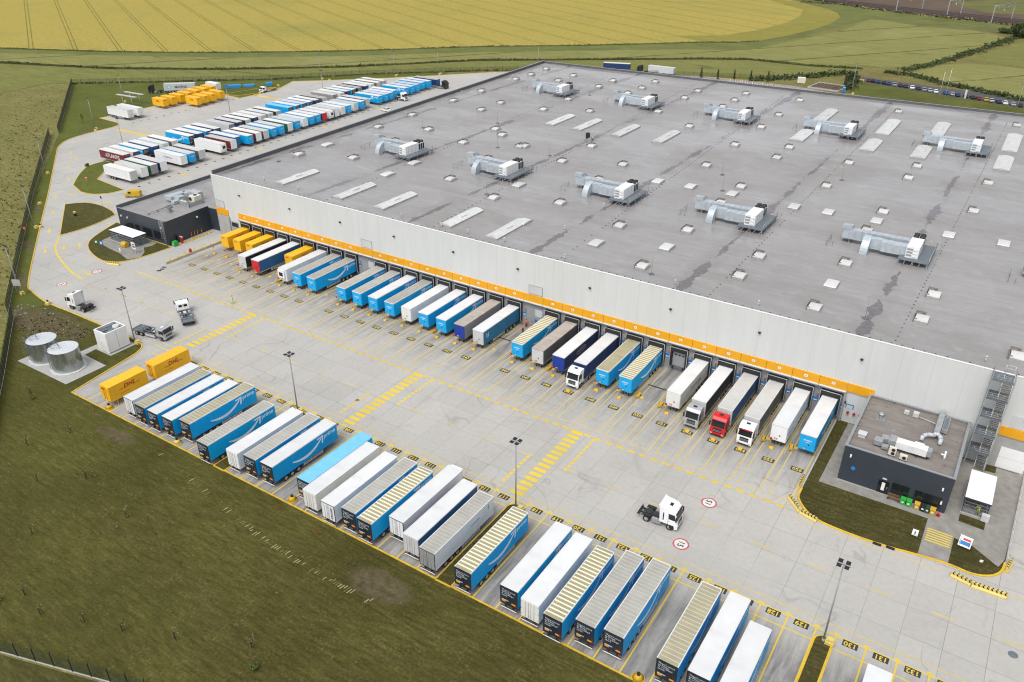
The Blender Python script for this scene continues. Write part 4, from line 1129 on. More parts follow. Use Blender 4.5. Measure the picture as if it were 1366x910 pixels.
prk(114, -48.7, 'blue trailer with boldly striped cream roof', roof='ribbed', emblem=True, dx=-.1)
prk(115, -46.1, 'white refrigerated trailer set forward of its neighbours', side='white', rear='framed', reefer=True, dx=-.1)
prk(116, -47.6, 'navy sided trailer with white roof and grey doors', side='midblue', roof='white', rear='grey', dx=.2)
def glog(t, bd, rd, L):
    for fc in ('+x', '-x'):
        t_mark(2.2, .22, 'letter_green', 2.2, 2.75)(t, bd, rd, L) if fc == '+x' else None
        me = cached('gl', lambda: MB().face([(-.3, .1, 0), (0, -.35, 0), (.3, .4, 0), (.02, -.02, 0)]).face([(-.12, .35, 0), (.0, .05, 0), (.16, .42, 0)]).mesh('side_emblem', M['letter_green'], fix=False))
        s = 1 if fc == '+x' else -1
        part('side_emblem', me, bd, (s * (W2 + .014), L - 1.4 if s > 0 else L - 1.4, 3.1), FACE[fc])
prk(117, -48.5, 'white trailer with grey roof and small green emblem', side='white', roof='pale', rear='greydoor', extra=glog, dx=.2)
prk(118, -48.7, 'ribbed roof blue trailer standing alone', roof='ribbed', emblem=True, dx=.35)
prk(120, -48.1, 'white roofed blue trailer, first of five', emblem=True, dx=.0)
prk(121, -48.5, 'plain white trailer between blue ones', side='white', rear='off', dx=-.15)
prk(122, -49.1, 'blue trailer with boldly striped cream roof', roof='ribbed', emblem=True, dx=-.1)
prk(123, -47.8, 'blue trailer with grey ribbed roof', roof='pale', emblem=True, dx=.05)
prk(124, -47.3, 'grey roofed blue trailer beside an empty bay', roof='pale', emblem=True, dx=.05)
prk(126, -47.6, 'blue trailer with pale ribbed roof', roof='palerib', emblem=True, dx=-.1)
prk(127, -47.3, 'blue trailer with white roof', emblem=True, dx=-.05)
prk(128, -50.4, 'blue trailer with white roof beside the empty bays', emblem=True, dx=-.0)
prk(131, -49.2, 'white roofed blue trailer beyond the grass strip', emblem=True, dx=.2)

# ------------------------------------------------------------------ lorries out on the yard
tractor(-13.2, -22.4, -88, 'white tall lorry tractor without a trailer on the open yard', 'lone lorries on the yard', 'cabwhite', fair=True)
tractor(-145.2, -28.1, 97, 'white tractor without a trailer near the gatehouse road', 'lone lorries on the yard', 'cabwhite', fair=True)
carrier(-122.0, -27.3, -81, 'empty dark carrier lorry facing the crossing near the pump house', 'lone lorries on the yard', 'silver')
carrier(-122.9, -18.7, 62, 'empty dark carrier lorry seen from behind on the yard', 'lone lorries on the yard')

# ------------------------------------------------------------------ lorry lot, row beside the warehouse: front ends point at the warehouse
def lot_x(y): return -212.6 - (y - 30) * .055
ROW_A = [
 (31.2, 'white', 'lightgrey', 'off', None, 0, 'off white trailer with grey front'), (35.2, 'offwhite', 'white', 'grey', None, 0, 'pale trailer with red mark on its front'),
 (38.9, 'green', 'midgrey', 'white', None, 0, 'white roofed green trailer with grey front'), (42.5, 'navy', 'white', 'grey', None, 0, 'grey roofed navy trailer with white front'),
 (50.4, 'white', 'white', 'white', 'w', 0, 'white trailer with blue lettering on its side'), (53.9, 'blue', None, 'grey', None, 0, 'grey roofed blue trailer'), (57.9, 'grey_curtain', 'lightgrey', 'grey', None, 0, 'grey trailer with light front'),
 (67.0, 'white', 'white', 'white', 'r', 0, 'white refrigerated trailer standing apart'), (71.8, 'maroon', 'white', 'grey', None, 0, 'dark red trailer with white front'), (75.8, 'midblue', 'teal', 'white', None, -2.5, 'white roofed teal trailer set back'),
 (79.6, 'blue', None, 'off', None, 0, 'off white roofed blue trailer'), (83.6, 'maroon', 'white', 'off', None, 0, 'white fronted trailer with dark red side'), (87.2, 'grey_curtain', 'lightgrey', 'grey', None, 0, 'grey fronted trailer'),
 (91.2, 'blue', None, 'white', None, 0, 'blue trailer with white roof beside a grey fronted one'), (95.1, 'blue', None, 'grey', None, 0, 'blue trailer beside a green sided one'), (99.5, 'green', 'offwhite', 'off', None, 0, 'green sided trailer with white front'),
 (103.4, 'blue', None, 'grey', None, 0, 'blue trailer between green and white ones'), (107.6, 'white', 'white', 'white', None, 0, 'white trailer between blue ones'), (111.5, 'blue', None, 'off', None, 0, 'blue trailer, earlier of a pair'),
 (114.9, 'blue', None, 'white', None, 0, 'blue trailer beside a red fronted one'), (118.4, 'navy', 'red', 'white', None, 0, 'navy trailer with bright red front'), (122.3, 'white', 'white', 'white', 'r', 0, 'white refrigerated trailer beside a red front'),
 (125.7, 'green', 'white', 'grey', None, 0, 'white fronted trailer with dark side'), (129.4, 'white', 'offwhite', 'white', None, 0, 'cream fronted trailer'), (133.1, 'blue', None, 'white', None, 0, 'blue trailer between cream ones'),
 (137.4, 'offwhite', 'lightgrey', 'grey', None, 0, 'cream trailer between two blue ones'), (141.6, 'blue', None, 'off', None, 0, 'pale roofed blue trailer'), (146.0, 'grey_curtain', 'lightgrey', 'grey', None, -1.0, 'grey trailer beside the empty bay'),
 (153.6, 'blue', None, 'white', 'e', 0, 'blue trailer with arrow on its open side'), (157.6, 'blue', None, 'grey', None, 0, 'grey roofed blue trailer'), (161.2, 'blue', None, 'white', None, 0, 'white roofed blue trailer'), (165.2, 'blue', None, 'off', None, -1.2, 'blue trailer coupled to a white cab'),
 (172.2, 'blue', None, 'white', 'e', 0, 'bright blue trailer past the white cab'), (176.4, 'blue', None, 'grey', None, 0, 'grey roofed blue trailer'), (180.6, 'blue', None, 'grey', None, 0, 'grey roofed blue trailer'), (185.4, 'blue', None, 'white', None, -.6, 'white roofed blue trailer'), (189.6, 'blue', None, 'white', None, 0, 'blue trailer nearest the dark blue lorry')]
for k, (y, side, fr, rf, ex, dx, look) in enumerate(ROW_A):
    x = lot_x(y) + dx - 13.6
    e = t_mark(4.4, .6, 'letter_blue', 0, 2.7) if ex == 'w' else None
    trailer(x, y, -90, f'{look}, {ordw(k + 1)} in the inner lot row', GA, side, fr, {'off': 'off'}.get(rf, rf), 'white', emblem=(ex == 'e'), reefer=(ex == 'r'), detail=1, extra=e, logo=(side == 'blue'))
tractor(lot_x(165.2) + 1.7, 165.4, -90, 'white lorry cab sticking out of the blue trailers in the lot', 'lorry cabs in the lot', 'cabwhite', fair=False)
trailer(-234.0, 194.8, -90, 'dark blue trailer with dark cab at the far end of the lot', GA, 'navy', 'midblue', 'taupe', 'navy', detail=1, logo=False)
tractor(-218.6, 195.0, -90, 'dark lorry cab coupled at the far end of the lot', 'lorry cabs in the lot', 'black')

# outer row: rear doors towards the warehouse
def lotb_x(y): return -230.6 - (y - 40) * .062
def atl(t, bd, rd, L):
    for fc in ('+x', '-x'): put_text(bd, fc, .5, 2.55, .014, 'ATLANTIS', 1.75, 'letter_white', .03, 0, L)
ROW_B = [
 (41.3, 'maroon', 'white', 'darkred', 'dark red trailer with big white lettering'), (45.0, 'offwhite', 'off', 'navy', 'off white trailer with dark doors'), (48.9, 'blue', 'off', 'dark', 'blue trailer with dark doors'),
 (52.8, 'midblue', 'white', 'navy', 'mid blue trailer with white roof'), (56.7, 'white', 'white', 'off', 'white trailer with pale doors'), (60.6, 'grey_curtain', 'off', 'off', 'pale roofed trailer with dark side'),
 (68.1, 'blue', 'off', 'dark', 'blue trailer with arrow beside the gap'), (71.9, 'navy', 'white', 'navy', 'navy trailer with white roof'), (75.9, 'blue', 'off', 'dark', 'blue trailer between navy and white ones'), (79.9, 'navy', 'white', 'navy', 'white roofed trailer with navy doors'),
 (86.6, 'lightgrey', 'grey', 'greydoor', 'all grey trailer beside the gap'), (90.8, 'navy', 'grey', 'navy', 'grey roofed navy trailer'), (94.7, 'black_curtain', 'off', 'off', 'white roofed black trailer'), (98.6, 'navy', 'off', 'navy', 'white roofed navy trailer'),
 (102.6, 'white', 'white', 'off', 'plain white trailer'), (106.6, 'midgrey', 'white', 'off', 'white roofed grey trailer'), (110.8, 'black_curtain', 'white', 'grey', 'white roofed trailer with grey doors'),
 (117.8, 'blue', 'sky', 'dark', 'blue roofed blue trailer'), (121.9, 'blue', 'white', 'dark', 'white roofed blue trailer'), (125.8, 'blue', 'grey', 'dark', 'grey roofed blue trailer'), (129.6, 'blue', 'off', 'dark', 'pale roofed blue trailer'), (133.4, 'navy', 'white', 'navy', 'navy trailer with navy doors'), (137.9, 'grey_curtain', 'taupe', 'off', 'taupe roofed trailer'),
 (144.7, 'midgrey', 'grey', 'greydoor', 'grey trailer beside the second gap'), (149.3, 'offwhite', 'off', 'off', 'cream trailer'), (153.2, 'navy', 'white', 'navy', 'navy doored trailer'), (157.2, 'blue', 'off', 'dark', 'blue trailer among dark ones'), (161.2, 'black_curtain', 'taupe', 'greydoor', 'brownish roofed trailer'),
 (165.8, 'navy', 'white', 'navy', 'navy trailer near the row end'), (170.0, 'white', 'white', 'off', 'white trailer near the row end'), (174.4, 'grey_curtain', 'off', 'off', 'grey sided trailer second from the row end'), (178.9, 'midgrey', 'off', 'grey', 'pale trailer at the row end')]
for k, (y, side, rf, rr, look) in enumerate(ROW_B):
    trailer(lotb_x(y), y, 90, f'{look}, {ordw(k + 1)} in the outer lot row', GB, side, None, rf, rr, emblem=(k in (6, 2)), detail=1, extra=atl if k == 0 else None, logo=False, rail='skyblue' if rf == 'sky' else 'roofwhite')

# two white trailers and the stacked yellow swap bodies at the far edge of the lot
for y, lk in ((79.8, 'white trailer on the slab corner by the lawn'), (84.3, 'white trailer beside its twin, next to the yellow boxes')):
    trailer(-299.0, y, -90, lk, 'white trailers beside the lot lawn', 'white', 'offwhite', 'grey' if y < 81 else 'white', 'white', detail=2)
SW = [(-294.4, 99.9), (-294.6, 104.3), (-295.4, 109.0), (-296.2, 113.6), (-284.8, 109.2), (-285.4, 113.4), (-285.8, 117.6), (-286.6, 122.6), (-297.0, 118.4), (-297.6, 123.0), (-298.2, 127.4)]
for k, (x, y) in enumerate(SW):
    swap_body(x - 3.7, y, -90, f'yellow swap body, {ordw(k + 1)} of the yellow cluster in the far lot corner', 'yellow swap bodies in the far lot corner', detail=1)
def mk_(t, bd, rd, L):
    for fc in ('+x', '-x'):
        put_text(bd, fc, .6, 2.5, .014, 'MAERSK', 1.5, 'letter_blue', .03, 0, L)
        s = 1 if fc == '+x' else -1
        def star():
            b = MB(); b.face([(-.7, -.7, 0), (.7, -.7, 0), (.7, .7, 0), (-.7, .7, 0)], 0)
            b.face([(math.cos(math.pi * k / 7 + .2) * (.55 if k % 2 == 0 else .24), math.sin(math.pi * k / 7 + .2) * (.55 if k % 2 == 0 else .24), .004) for k in range(14)], 1)
            return b.mesh('side_emblem', [M['skyblue'], M['letter_white']], fix=False)
        part('side_emblem', cached('star', star), bd, (s * (W2 + .012), L / 2 - s * 4.6, 2.5), FACE[fc])
trailer(-318.6, 119.5, -48, 'grey container trailer with big dark lettering behind the yellow boxes', 'lorries by the back fence', 'lightgrey', 'lightgrey', 'grey', 'grey', extra=mk_)
tractor(-321.6, 117.0, 132, 'dark cab of the lettered grey container trailer', 'lorries by the back fence', 'black')
swap_body(-306.0, 133.4, -90, 'white box beside the yellow cluster in the lot corner', 'lorries by the back fence', 'white', text=None, legs=True)
carrier(-281.2, 146.6, 180, 'empty carrier lorry with yellow bed by the grass island in the lot', 'lorries by the back fence', 'cabwhite', 'safety', 8.5)
trailer(-176.0, 274.6, -90 + 16, 'dark blue trailer with white roof behind the warehouse', 'lorries behind the warehouse', 'navy', 'navy', 'white', 'navy')
trailer(-139.6, 279.6, 90 - 1, 'silver grey trailer behind the warehouse', 'lorries behind the warehouse', 'lightgrey', 'lightgrey', 'grey', 'grey')
tractor(-156.0, 279.3, 89, 'dark cab of the silver grey trailer behind the warehouse', 'lorries behind the warehouse', 'black')
# ------------------------------------------------------------------ the warehouse
YW, ZR = 17.6, 16.0          # upper wall face, roof level
SWc, NWc, NEc, SEc = (-156.0, YW), (-165.4, 197.4), (62.0, 200.3), (62.0, YW)
wh = thing('warehouse', 'huge white warehouse with grey flat roof and orange band over its loading docks', 'warehouse', (0, 0, 0))
b = MB(); b.flat([(SWc[0] + .3, YW + .1), (SEc[0], YW + .1), NEc, (NWc[0] + .3, NWc[1] - .3)], ZR)
part('roof', b.mesh('roof', M['membrane']), wh)
YL = 17.82                   # lower wall behind the dock shelters
b = MB()
b.box(SWc[0], SEc[0], YW, YW + .35, 7.3, 16.08, 0, skip='')
b.box(2.05, SEc[0], YW, YW + .35, 0, 7.3, 0)
b.box(SWc[0], -147.6, YW, YW + .35, 0, 7.3, 0)
b.face([(SWc[0], YW + .35, 0), (NWc[0], NWc[1], 0), (NWc[0], NWc[1], 16.0), (SWc[0], YW + .35, 16.0)], 0)
b.face([(*NWc, 0), (*NEc, 0), (*NEc, 16.0), (*NWc, 16.0)], 0)
part('wall', b.mesh('wall', M['wall']), wh)
part('dock_wall', MB().box(-147.6, 2.05, YL, YL + .3, 0, 7.2, 0).mesh('dock_wall', M['dock_grey']), wh)
part('end_pier', MB().box(2.05, 2.35, YW - .45, YW, 0, 5.7).mesh('end_pier', M['dock_grey']), wh)
# copings and parapets
part('coping', MB().box(SWc[0] - .05, SEc[0], YW - .04, YW + .22, 16.08, 16.18).mesh('coping', M['coping']), wh)
def strip_par(p, q, w, z0, z1, m, nm, cap):
    d = Vector((q[0] - p[0], q[1] - p[1])).normalized(); n = Vector((-d.y, d.x))
    quad = [(p[0], p[1]), (q[0], q[1]), (q[0] - n.x * w, q[1] - n.y * w), (p[0] - n.x * w, p[1] - n.y * w)]
    b = MB().prism(quad, z0, z1, 0)
    q2 = [(p[0] + n.x * .06, p[1] + n.y * .06), (q[0] + n.x * .06, q[1] + n.y * .06), (q[0] - n.x * (w + .06), q[1] - n.y * (w + .06)), (p[0] - n.x * (w + .06), p[1] - n.y * (w + .06))]
    b.prism(q2, z1, z1 + .06, 1, bottom=True)
    part(nm, b.mesh(nm, [M[m], M[cap]]), wh)
strip_par((SWc[0], YW + .5), NWc, .45, 15.6, 17.0, 'parapet', 'parapet', 'clad_trim')
strip_par(NWc, NEc, .45, 15.6, 16.75, 'parapet', 'parapet', 'clad_trim')
# orange fascia over each dock with its white number plate, white canopy gutter below
def fascia(x0, x1, plated=True):
    f = part('fascia_panel', cached(('fas', round(x1 - x0, 2)), lambda: MB().box(0.03, x1 - x0 - .03, YW - .22, YW, 5.87, 7.42).mesh('fascia_panel', M['band'])), wh, (x0, 0, 0))
    if plated:
        part('number_plate', cached('npl', lambda: MB().box(-.28, .28, YW - .245, YW - .222, 6.50, 6.92, 0).box(-.15, .13, YW - .25, YW - .245, 6.64, 6.78, 1).mesh('number_plate', [M['signwhite'], M['midgrey']])), f, ((x1 - x0) / 2, 0, 0))
for i in range(NSLOT):
    fascia(slot_x(i) - PD / 2, slot_x(i) + PD / 2, i not in (13, 23))
fascia(2.27, 6.4, False); fascia(-155.9, -151.4, False)
for k in range(9): fascia(24.2 + k * 4.2, 28.4 + k * 4.2, False)
b = MB()
b.profile([(YW - .45, 5.62), (YW - .45, 5.78), (YW - .24, 5.86), (YL, 5.86), (YL, 5.62)], -147.6, 2.3, 0)
for i in range(NSLOT + 1):
    x = slot_x(i) + PD / 2
    b.box(x - .03, x + .03, YW - .47, YW - .2, 5.6, 5.9, 1)
part('dock_canopy', b.mesh('dock_canopy', [M['lightgrey'], M['midgrey']]), wh)
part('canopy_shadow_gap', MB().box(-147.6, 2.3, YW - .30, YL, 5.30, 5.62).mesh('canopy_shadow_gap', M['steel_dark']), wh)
# dock shelters with sectional doors
def shelter_mesh():
    b = MB(); y0 = 17.1
    b.box(-1.66, -1.30, y0, YL, .95, 5.0, 0); b.box(1.30, 1.66, y0, YL, .95, 5.0, 0)
    b.profile([(y0, 4.15), (y0, 4.95), (YL, 5.05), (YL, 4.15)], -1.30, 1.30, 0)
    for x in (-1.68, 1.68):
        b.box(x - .05, x + .05, y0 - .04, y0 + .02, .9, 5.06, 1)
    b.box(-1.73, 1.73, y0 - .04, y0 + .02, 4.98, 5.08, 1)
    b.box(-1.3, 1.3, 17.45, YL, .55, 1.05, 2)
    for x in (-1.0, 1.0): b.box(x - .14, x + .14, 17.2, 17.55, .55, 1.0, 0)
    return b.mesh('dock_shelter', [M['dock_black'], M['alu'], M['steel_dark']])
def ddoor_mesh():
    b = MB()
    for k in range(5): b.box(-1.3, 1.3, YL - .08, YL, 1.05 + k * .62, 1.65 + k * .62, 0)
    for x in (-.75, 0, .75): b.box(x - .2, x + .2, YL - .1, YL - .08, 3.15, 3.42, 1)
    b.box(-1.1, 1.1, 17.5, 17.55, .72, .86, 2); 
    return b.mesh('dock_door', [M['door_grey'], M['black'], M['safety']])
def sign_mesh():
    return MB().box(-.42, .42, YL - .05, YL, 2.15, 2.95, 0).box(-.3, .3, YL - .06, YL - .05, 2.3, 2.5, 1).mesh('dock_sign', [M['signblue'], M['signwhite']])
def lamp_mesh():
    return MB().box(-.16, .16, YL - .22, YL, 3.35, 3.95, 0).cyl((0, YL - .25, 3.5), (0, YL - .2, 3.5), .1, n=8, m=1).cyl((0, YL - .25, 3.78), (0, YL - .2, 3.78), .1, n=8, m=1).mesh('signal_lamp', [M['midgrey'], M['redlamp']])
SHEL, DDOOR, DSIGN, DLAMP = shelter_mesh(), ddoor_mesh(), sign_mesh(), lamp_mesh()
for i in range(NSLOT):
    x = slot_x(i)
    if i in (13, 23):
        part('personnel_door', cached('pdoor', lambda: MB().box(-1.6, -.5, YL - .06, YL, 0, 2.3, 0).box(.2, 1.9, YL - .05, YL, 2.6, 4.2, 1).box(1.0, 1.35, YL - .3, YL, 1.0, 1.8, 2).box(.2, .7, YL - .2, YL, 1.4, 2.0, 3).mesh('personnel_door', [M['door_grey'], M['lightgrey'], M['redlamp'], M['signblue']])), wh, (x, 0, 0))
    else:
        sh = part('dock_shelter', SHEL, wh, (x, 0, 0))
        part('dock_door', DDOOR, sh)
    part('dock_sign', DSIGN, wh, (x + PD / 2 - .12, 0, 0)); part('signal_lamp', DLAMP, wh, (x + PD / 2 + .15, 0, 0))
part('corner_door', MB().box(-151.0, -148.2, YW - .05, YW, .2, 4.6, 0).box(-150.8, -148.4, YW - .07, YW - .05, 3.2, 4.3, 1).mesh('corner_door', [M['door_grey'], M['glass']]), wh)
part('pier_wall', MB().box(-155.6, -151.2, YW - .4, YW - .002, 0, 5.7).mesh('pier_wall', M['gravelpad']), wh)
# wall louvres and lamps
for x in (-103.9, -58.6, -154.2):
    part('wall_louvre', cached('louv', lambda: MB().box(-1.65, 1.65, YW - .07, YW, 7.55, 9.55, 0).box(-1.55, 1.55, YW - .09, YW - .07, 7.65, 9.45, 1).mesh('wall_louvre', [M['midgrey'], M['lightgrey']])), wh, (x, 0, 0))
for x in (-145.9, -128.0, -111.5, -95.3, -79.0, -62.8, -46.4, -29.8, -13.4, 3.4, 36.0):
    part('wall_lamp', cached('wlamp', lambda: MB().box(-.22, .22, YW - .45, YW - .08, 12.3, 12.46, 0).box(-.08, .08, YW - .3, YW, 12.1, 12.35, 0).mesh('wall_lamp', M['black'])), wh, (x, 0, 0))
# recessed panel doors east of the stair tower
part('panel_door', MB().box(25.6, 29.4, YW - .05, YW, .1, 3.9, 0).box(25.6, 29.4, YW - .06, YW - .05, 2.0, 2.05, 1).mesh('panel_door', [M['signwhite'], M['lightgrey']]), wh)
part('base_wall', MB().box(24.6, 61.8, YW - .03, YW, .0, 5.7, 0).mesh('base_wall', M['gravelpad']), wh)
part('wall_louvre', MB().box(25.6, 30.4, YW - .07, YW, 6.9 + .6, 9.7, 0).mesh('wall_louvre', M['lightgrey']), wh)
for x in (3.2, 4.2, 5.1, 5.9):
    part('hydrant_valve', cached('hyd', lambda: MB().cyl((0, YW - .35, 2.0), (0, YW, 2.0), .14, n=8, m=0).cyl((0, YW - .36, 2.0), (0, YW - .3, 2.0), .24, n=10, m=0).mesh('hydrant_valve', M['redlamp'])), wh, (x, 0, 0))
part('dock_sign', MB().box(2.6, 3.9, YW - .04, YW, 2.7, 3.5, 0).box(2.75, 3.75, YW - .05, YW - .04, 2.7, 3.3, 1).mesh('dock_sign', [M['signblue'], M['wall']]), wh)

# ------------------------------------------------------------------ what stands on the roof and is built into it: rooflights
SMOKE = [(-156.5, 185.3), (-155.5, 172.1), (-140.3, 167.4), (-140.4, 179.2), (-122.3, 166.1), (-120.8, 124.0), (-106.7, 130.0), (-122.8, 178.6), (-107.8, 172.3), (-108.3, 161.6), (-108.4, 185.5), (-88.3, 165.3), (-87.7, 141.6), (-88.7, 178.6), (-72.4, 171.4), (-72.4, 159.6), (-72.7, 183.8), (-71.8, 129.1), (-53.1, 140.1), (-53.3, 158.4), (-53.6, 183.5), (-53.0, 116.5), (-52.5, 93.2), (-71.1, 82.0), (-86.0, 75.9), (-86.4, 93.2), (-121.2, 141.3), (-102.3, 82.9), (-69.9, 47.0), (-51.9, 41.3), (-38.7, 46.8), (-38.7, 24.3), (-21.6, 41.3), (-21.7, 30.1), (-39.0, 81.0), (-39.2, 110.3), (-39.3, 122.2), (-21.8, 92.8), (-21.8, 115.8), (-6.6, 46.8), (-6.5, 81.0), (-6.5, 24.4), (9.8, 40.9), (9.6, 29.7), (10.3, 92.5), (10.8, 116.6), (-6.3, 110.4), (-6.2, 122.3), (-21.9, 184.1), (11.9, 184.7), (24.0, 24.3), (-151.4, 77.0), (-152.3, 94.5), (-153.6, 118.3), (-154.3, 136.2), (-155.5, 160.9), (-137.9, 124.2), (-137.6, 112.3), (-136.4, 82.7), (-119.7, 94.2), (-114.3, 89.6), (-119.0, 76.6), (-103.2, 82.2), (-149.6, 42.5), (-134.8, 48.1), (-101.7, 47.4), (-84.7, 41.6), (-136.7, 67.2), (-104, 67), (-70.5, 67), (-39, 67), (-7, 67)]
FLATL = [(-57.7, 74.0), (-49.4, 74.6), (-39.0, 74.8), (-24.1, 73.7), (-16.7, 74.2), (-6.5, 74.2), (7.8, 73.7), (17.8, 74.6), (-51.6, 29.9), (-38.7, 35.7), (-6.5, 35.7), (-70.5, 32.2), (-150.2, 53.9), (-117.6, 42.0), (-118.2, 53.4), (-85.0, 52.9)]
STRIP = [(-135.2, 28.1, 3.1, 12.2), (-115.7, 27.8, 3.1, 12.2), (-102.8, 27.7, 3.1, 12.2), (-83.4, 27.1, 3.1, 12.2), (-71.2, 26.7, 3.1, 12.2), (-109.3, 114.8, 3.2, 14), (-99.2, 114.1, 3.2, 14), (-86.1, 114.1, 3.2, 14), (-73.0, 114.0, 3.2, 14), (-40.6, 165.0, 3.9, 20), (-40.1, 137.2, 3.9, 13), (-20.7, 161.0, 3.9, 20), (-20.7, 136.9, 3.9, 13), (-7.1, 165.5, 3.9, 20), (-7.6, 137.0, 3.9, 13), (12.5, 161.2, 3.9, 21), (12.4, 137.5, 3.9, 14)]
def vent():
    b = MB()
    b.box(-1.15, 1.15, -1.55, 1.45, 0, .40, 0)
    b.profile([(-1.5, .40), (-1.45, .58), (-.6, .74), (.5, .74), (1.35, .58), (1.4, .40)], -1.1, 1.1, 1)
    b.box(-1.40, -1.32, -1.4, 2.0, .1, .88, 2); b.box(-1.40, .35, 1.92, 2.0, .1, .88, 2)
    b.box(-1.40, -.75, -1.42, -1.34, .1, .78, 2); b.box(-1.32, -.3, 1.2, 1.9, .3, .62, 2)
    return b.mesh('smoke_vent', [M['curb'], M['lid'], M['deflector']])
def flatl():
    return MB().box(-1.1, 1.1, -1.75, 1.75, 0, .36, 0).profile([(-1.72, .36), (-1.6, .5), (-.6, .6), (.6, .6), (1.6, .5), (1.72, .36)], -1.07, 1.07, 1).mesh('flat_rooflight', [M['curb'], M['lid']])
def strip(w, l):
    def f():
        b = MB(); n = 10
        b.box(-w / 2, w / 2, -l / 2, l / 2, 0, .35, 0)
        P = [(-w / 2 + w * k / n, .35 + .38 * math.sin(math.pi * k / n)) for k in range(n + 1)]
        for k in range(n):
            (x0, z0), (x1, z1) = P[k], P[k + 1]
            b.face([(x0, -l / 2, z0), (x1, -l / 2, z1), (x1, l / 2, z1), (x0, l / 2, z0)], 1, True)
        b.face([(x, -l / 2, z) for x, z in P], 1); b.face([(x, l / 2, z) for x, z in P[::-1]], 1)
        b.box(-w * .22, w * .22, -l * .09, l * .09, .60, .82, 1); b.box(-w * .24, w * .24, -l * .095, l * .095, .60, .70, 2)
        for k in range(1, 6):
            y = -l / 2 + l * k / 6
            for q in range(n):
                (x0, z0), (x1, z1) = P[q], P[q + 1]
                b.face([(x0, y - .04, z0 + .015), (x1, y - .04, z1 + .015), (x1, y + .04, z1 + .015), (x0, y + .04, z0 + .015)], 2)
        return b.mesh('strip_rooflight', [M['curb'], M['lid'], M['lightgrey']])
    return cached(('strip', w, l), f)
VENT, FLATM = vent(), flatl()
for x, y in SMOKE: part('smoke_vent', VENT, wh, (x, y - .35, ZR)).scale = (.9, .9, 1)
for x, y in FLATL: part('flat_rooflight', FLATM, wh, (x, y - .35, ZR))
for x, y, w, l in STRIP: part('strip_rooflight', strip(w, l), wh, (x, y - .35, ZR))
# lightning conductor blocks in lines over the roof
b = MB()
def blocks(x0, y0, x1, y1, step):
    n = int(math.hypot(x1 - x0, y1 - y0) / step)
    for k in range(n):
        if random.random() < .1: continue
        x, y = x0 + (x1 - x0) * k / n, y0 + (y1 - y0) * k / n
        b.box(x - .09, x + .09, y - .09, y + .09, ZR, ZR + .08)
for xa, xb in ((-54.0, -60.8), (-23.6, -23.6), (7.3, 9.1), (-85.5, -95.0), (-117, -129)):
    blocks(xa, 17.9, xb, 190, 1.7)
blocks(-154, 18.4, 60, 18.4, 1.6)
o = part('conductor_line', b.mesh('conductor_line', M['black'], fix=False), wh); o['kind'] = 'stuff'
for x, y in [(-150, 40), (-149.5, 55), (-153, 66), (-156, 95), (-159, 130), (-141, 22), (-128, 21), (-95, 20), (-77, 20), (-53.3, 19.5), (-30.5, 20.2), (-15, 20), (-61, 33), (-60.5, 50), (-120, 62), (-160, 165), (20, 20), (-84, 20.2), (-68, 20.4)]:
    part('vent_pipe', cached('vpipe', lambda: MB().cyl((0, 0, 0), (0, 0, .75), .11, n=8).cyl((0, 0, .75), (0, 0, .95), .19, n=8).mesh('vent_pipe', M['lightgrey'])), wh, (x, y, ZR))
for x, y in [(-108.5, 78), (-124, 101), (-92, 79), (-46.5, 88), (-42, 76), (-88, 43), (-36, 22), (1.5, 25), (-140, 84), (-119, 152), (-150, 35), (-20, 100), (-60, 62)]:
    part('lightning_rod', cached('lrod', lambda: MB().cyl((0, 0, 0), (0, 0, 4.2), .028, .012, n=5).box(-.4, .4, -.4, .4, 0, .12).box(-.7, .7, -.05, .05, .1, .16).box(-.05, .05, -.7, .7, .1, .16).mesh('lightning_rod', M['steel_dark'])), wh, (x, y, ZR))
part('exhaust_stack', MB().box(-.9, .9, -.9, .9, 0, .5, 0).box(-.45, .45, -.45, .45, .5, 2.1, 1).cyl((1.4, .5, 0), (1.4, .5, 1.3), .2, n=8, m=0).box(.6, 1.6, -1.2, -.4, 0, .9, 0).mesh('exhaust_stack', [M['steel'], M['black']]), wh, (-91.0, 98.8, ZR))

# ------------------------------------------------------------------ rooftop air units; origin under the near east corner of the white cabinet
def elbow(b, x0, x1, yc, zc, r0, r1, sgn, m=0, n=8):
    """quarter turn from horizontal (towards sgn*y) down to the roof"""
    P = []
    for k in range(n + 1):
        t = math.pi / 2 * k / n
        P.append(((yc + sgn * r0 * math.sin(t), zc + r0 * math.cos(t)), (yc + sgn * r1 * math.sin(t), zc + r1 * math.cos(t))))
    for k in range(n):
        (a, A), (c, C_) = P[k], P[k + 1]
        b.face([(x0, *A), (x1, *A), (x1, *C_), (x0, *C_)], m, True)
        b.face([(x0, *a), (x1, *a), (x1, *c), (x0, *c)], m, True)
        b.face([(x0, *a), (x0, *A), (x0, *C_), (x0, *c)], m); b.face([(x1, *a), (x1, *A), (x1, *C_), (x1, *c)], m)
def duct_seams(b, x0, x1, y0, y1, z0, z1, m):
    x = x0 + 1.2
    while x < x1 - .4:
        b.box(x - .03, x + .03, y0 - .03, y1 + .03, z0 - .03, z1 + .03, m); x += 1.25
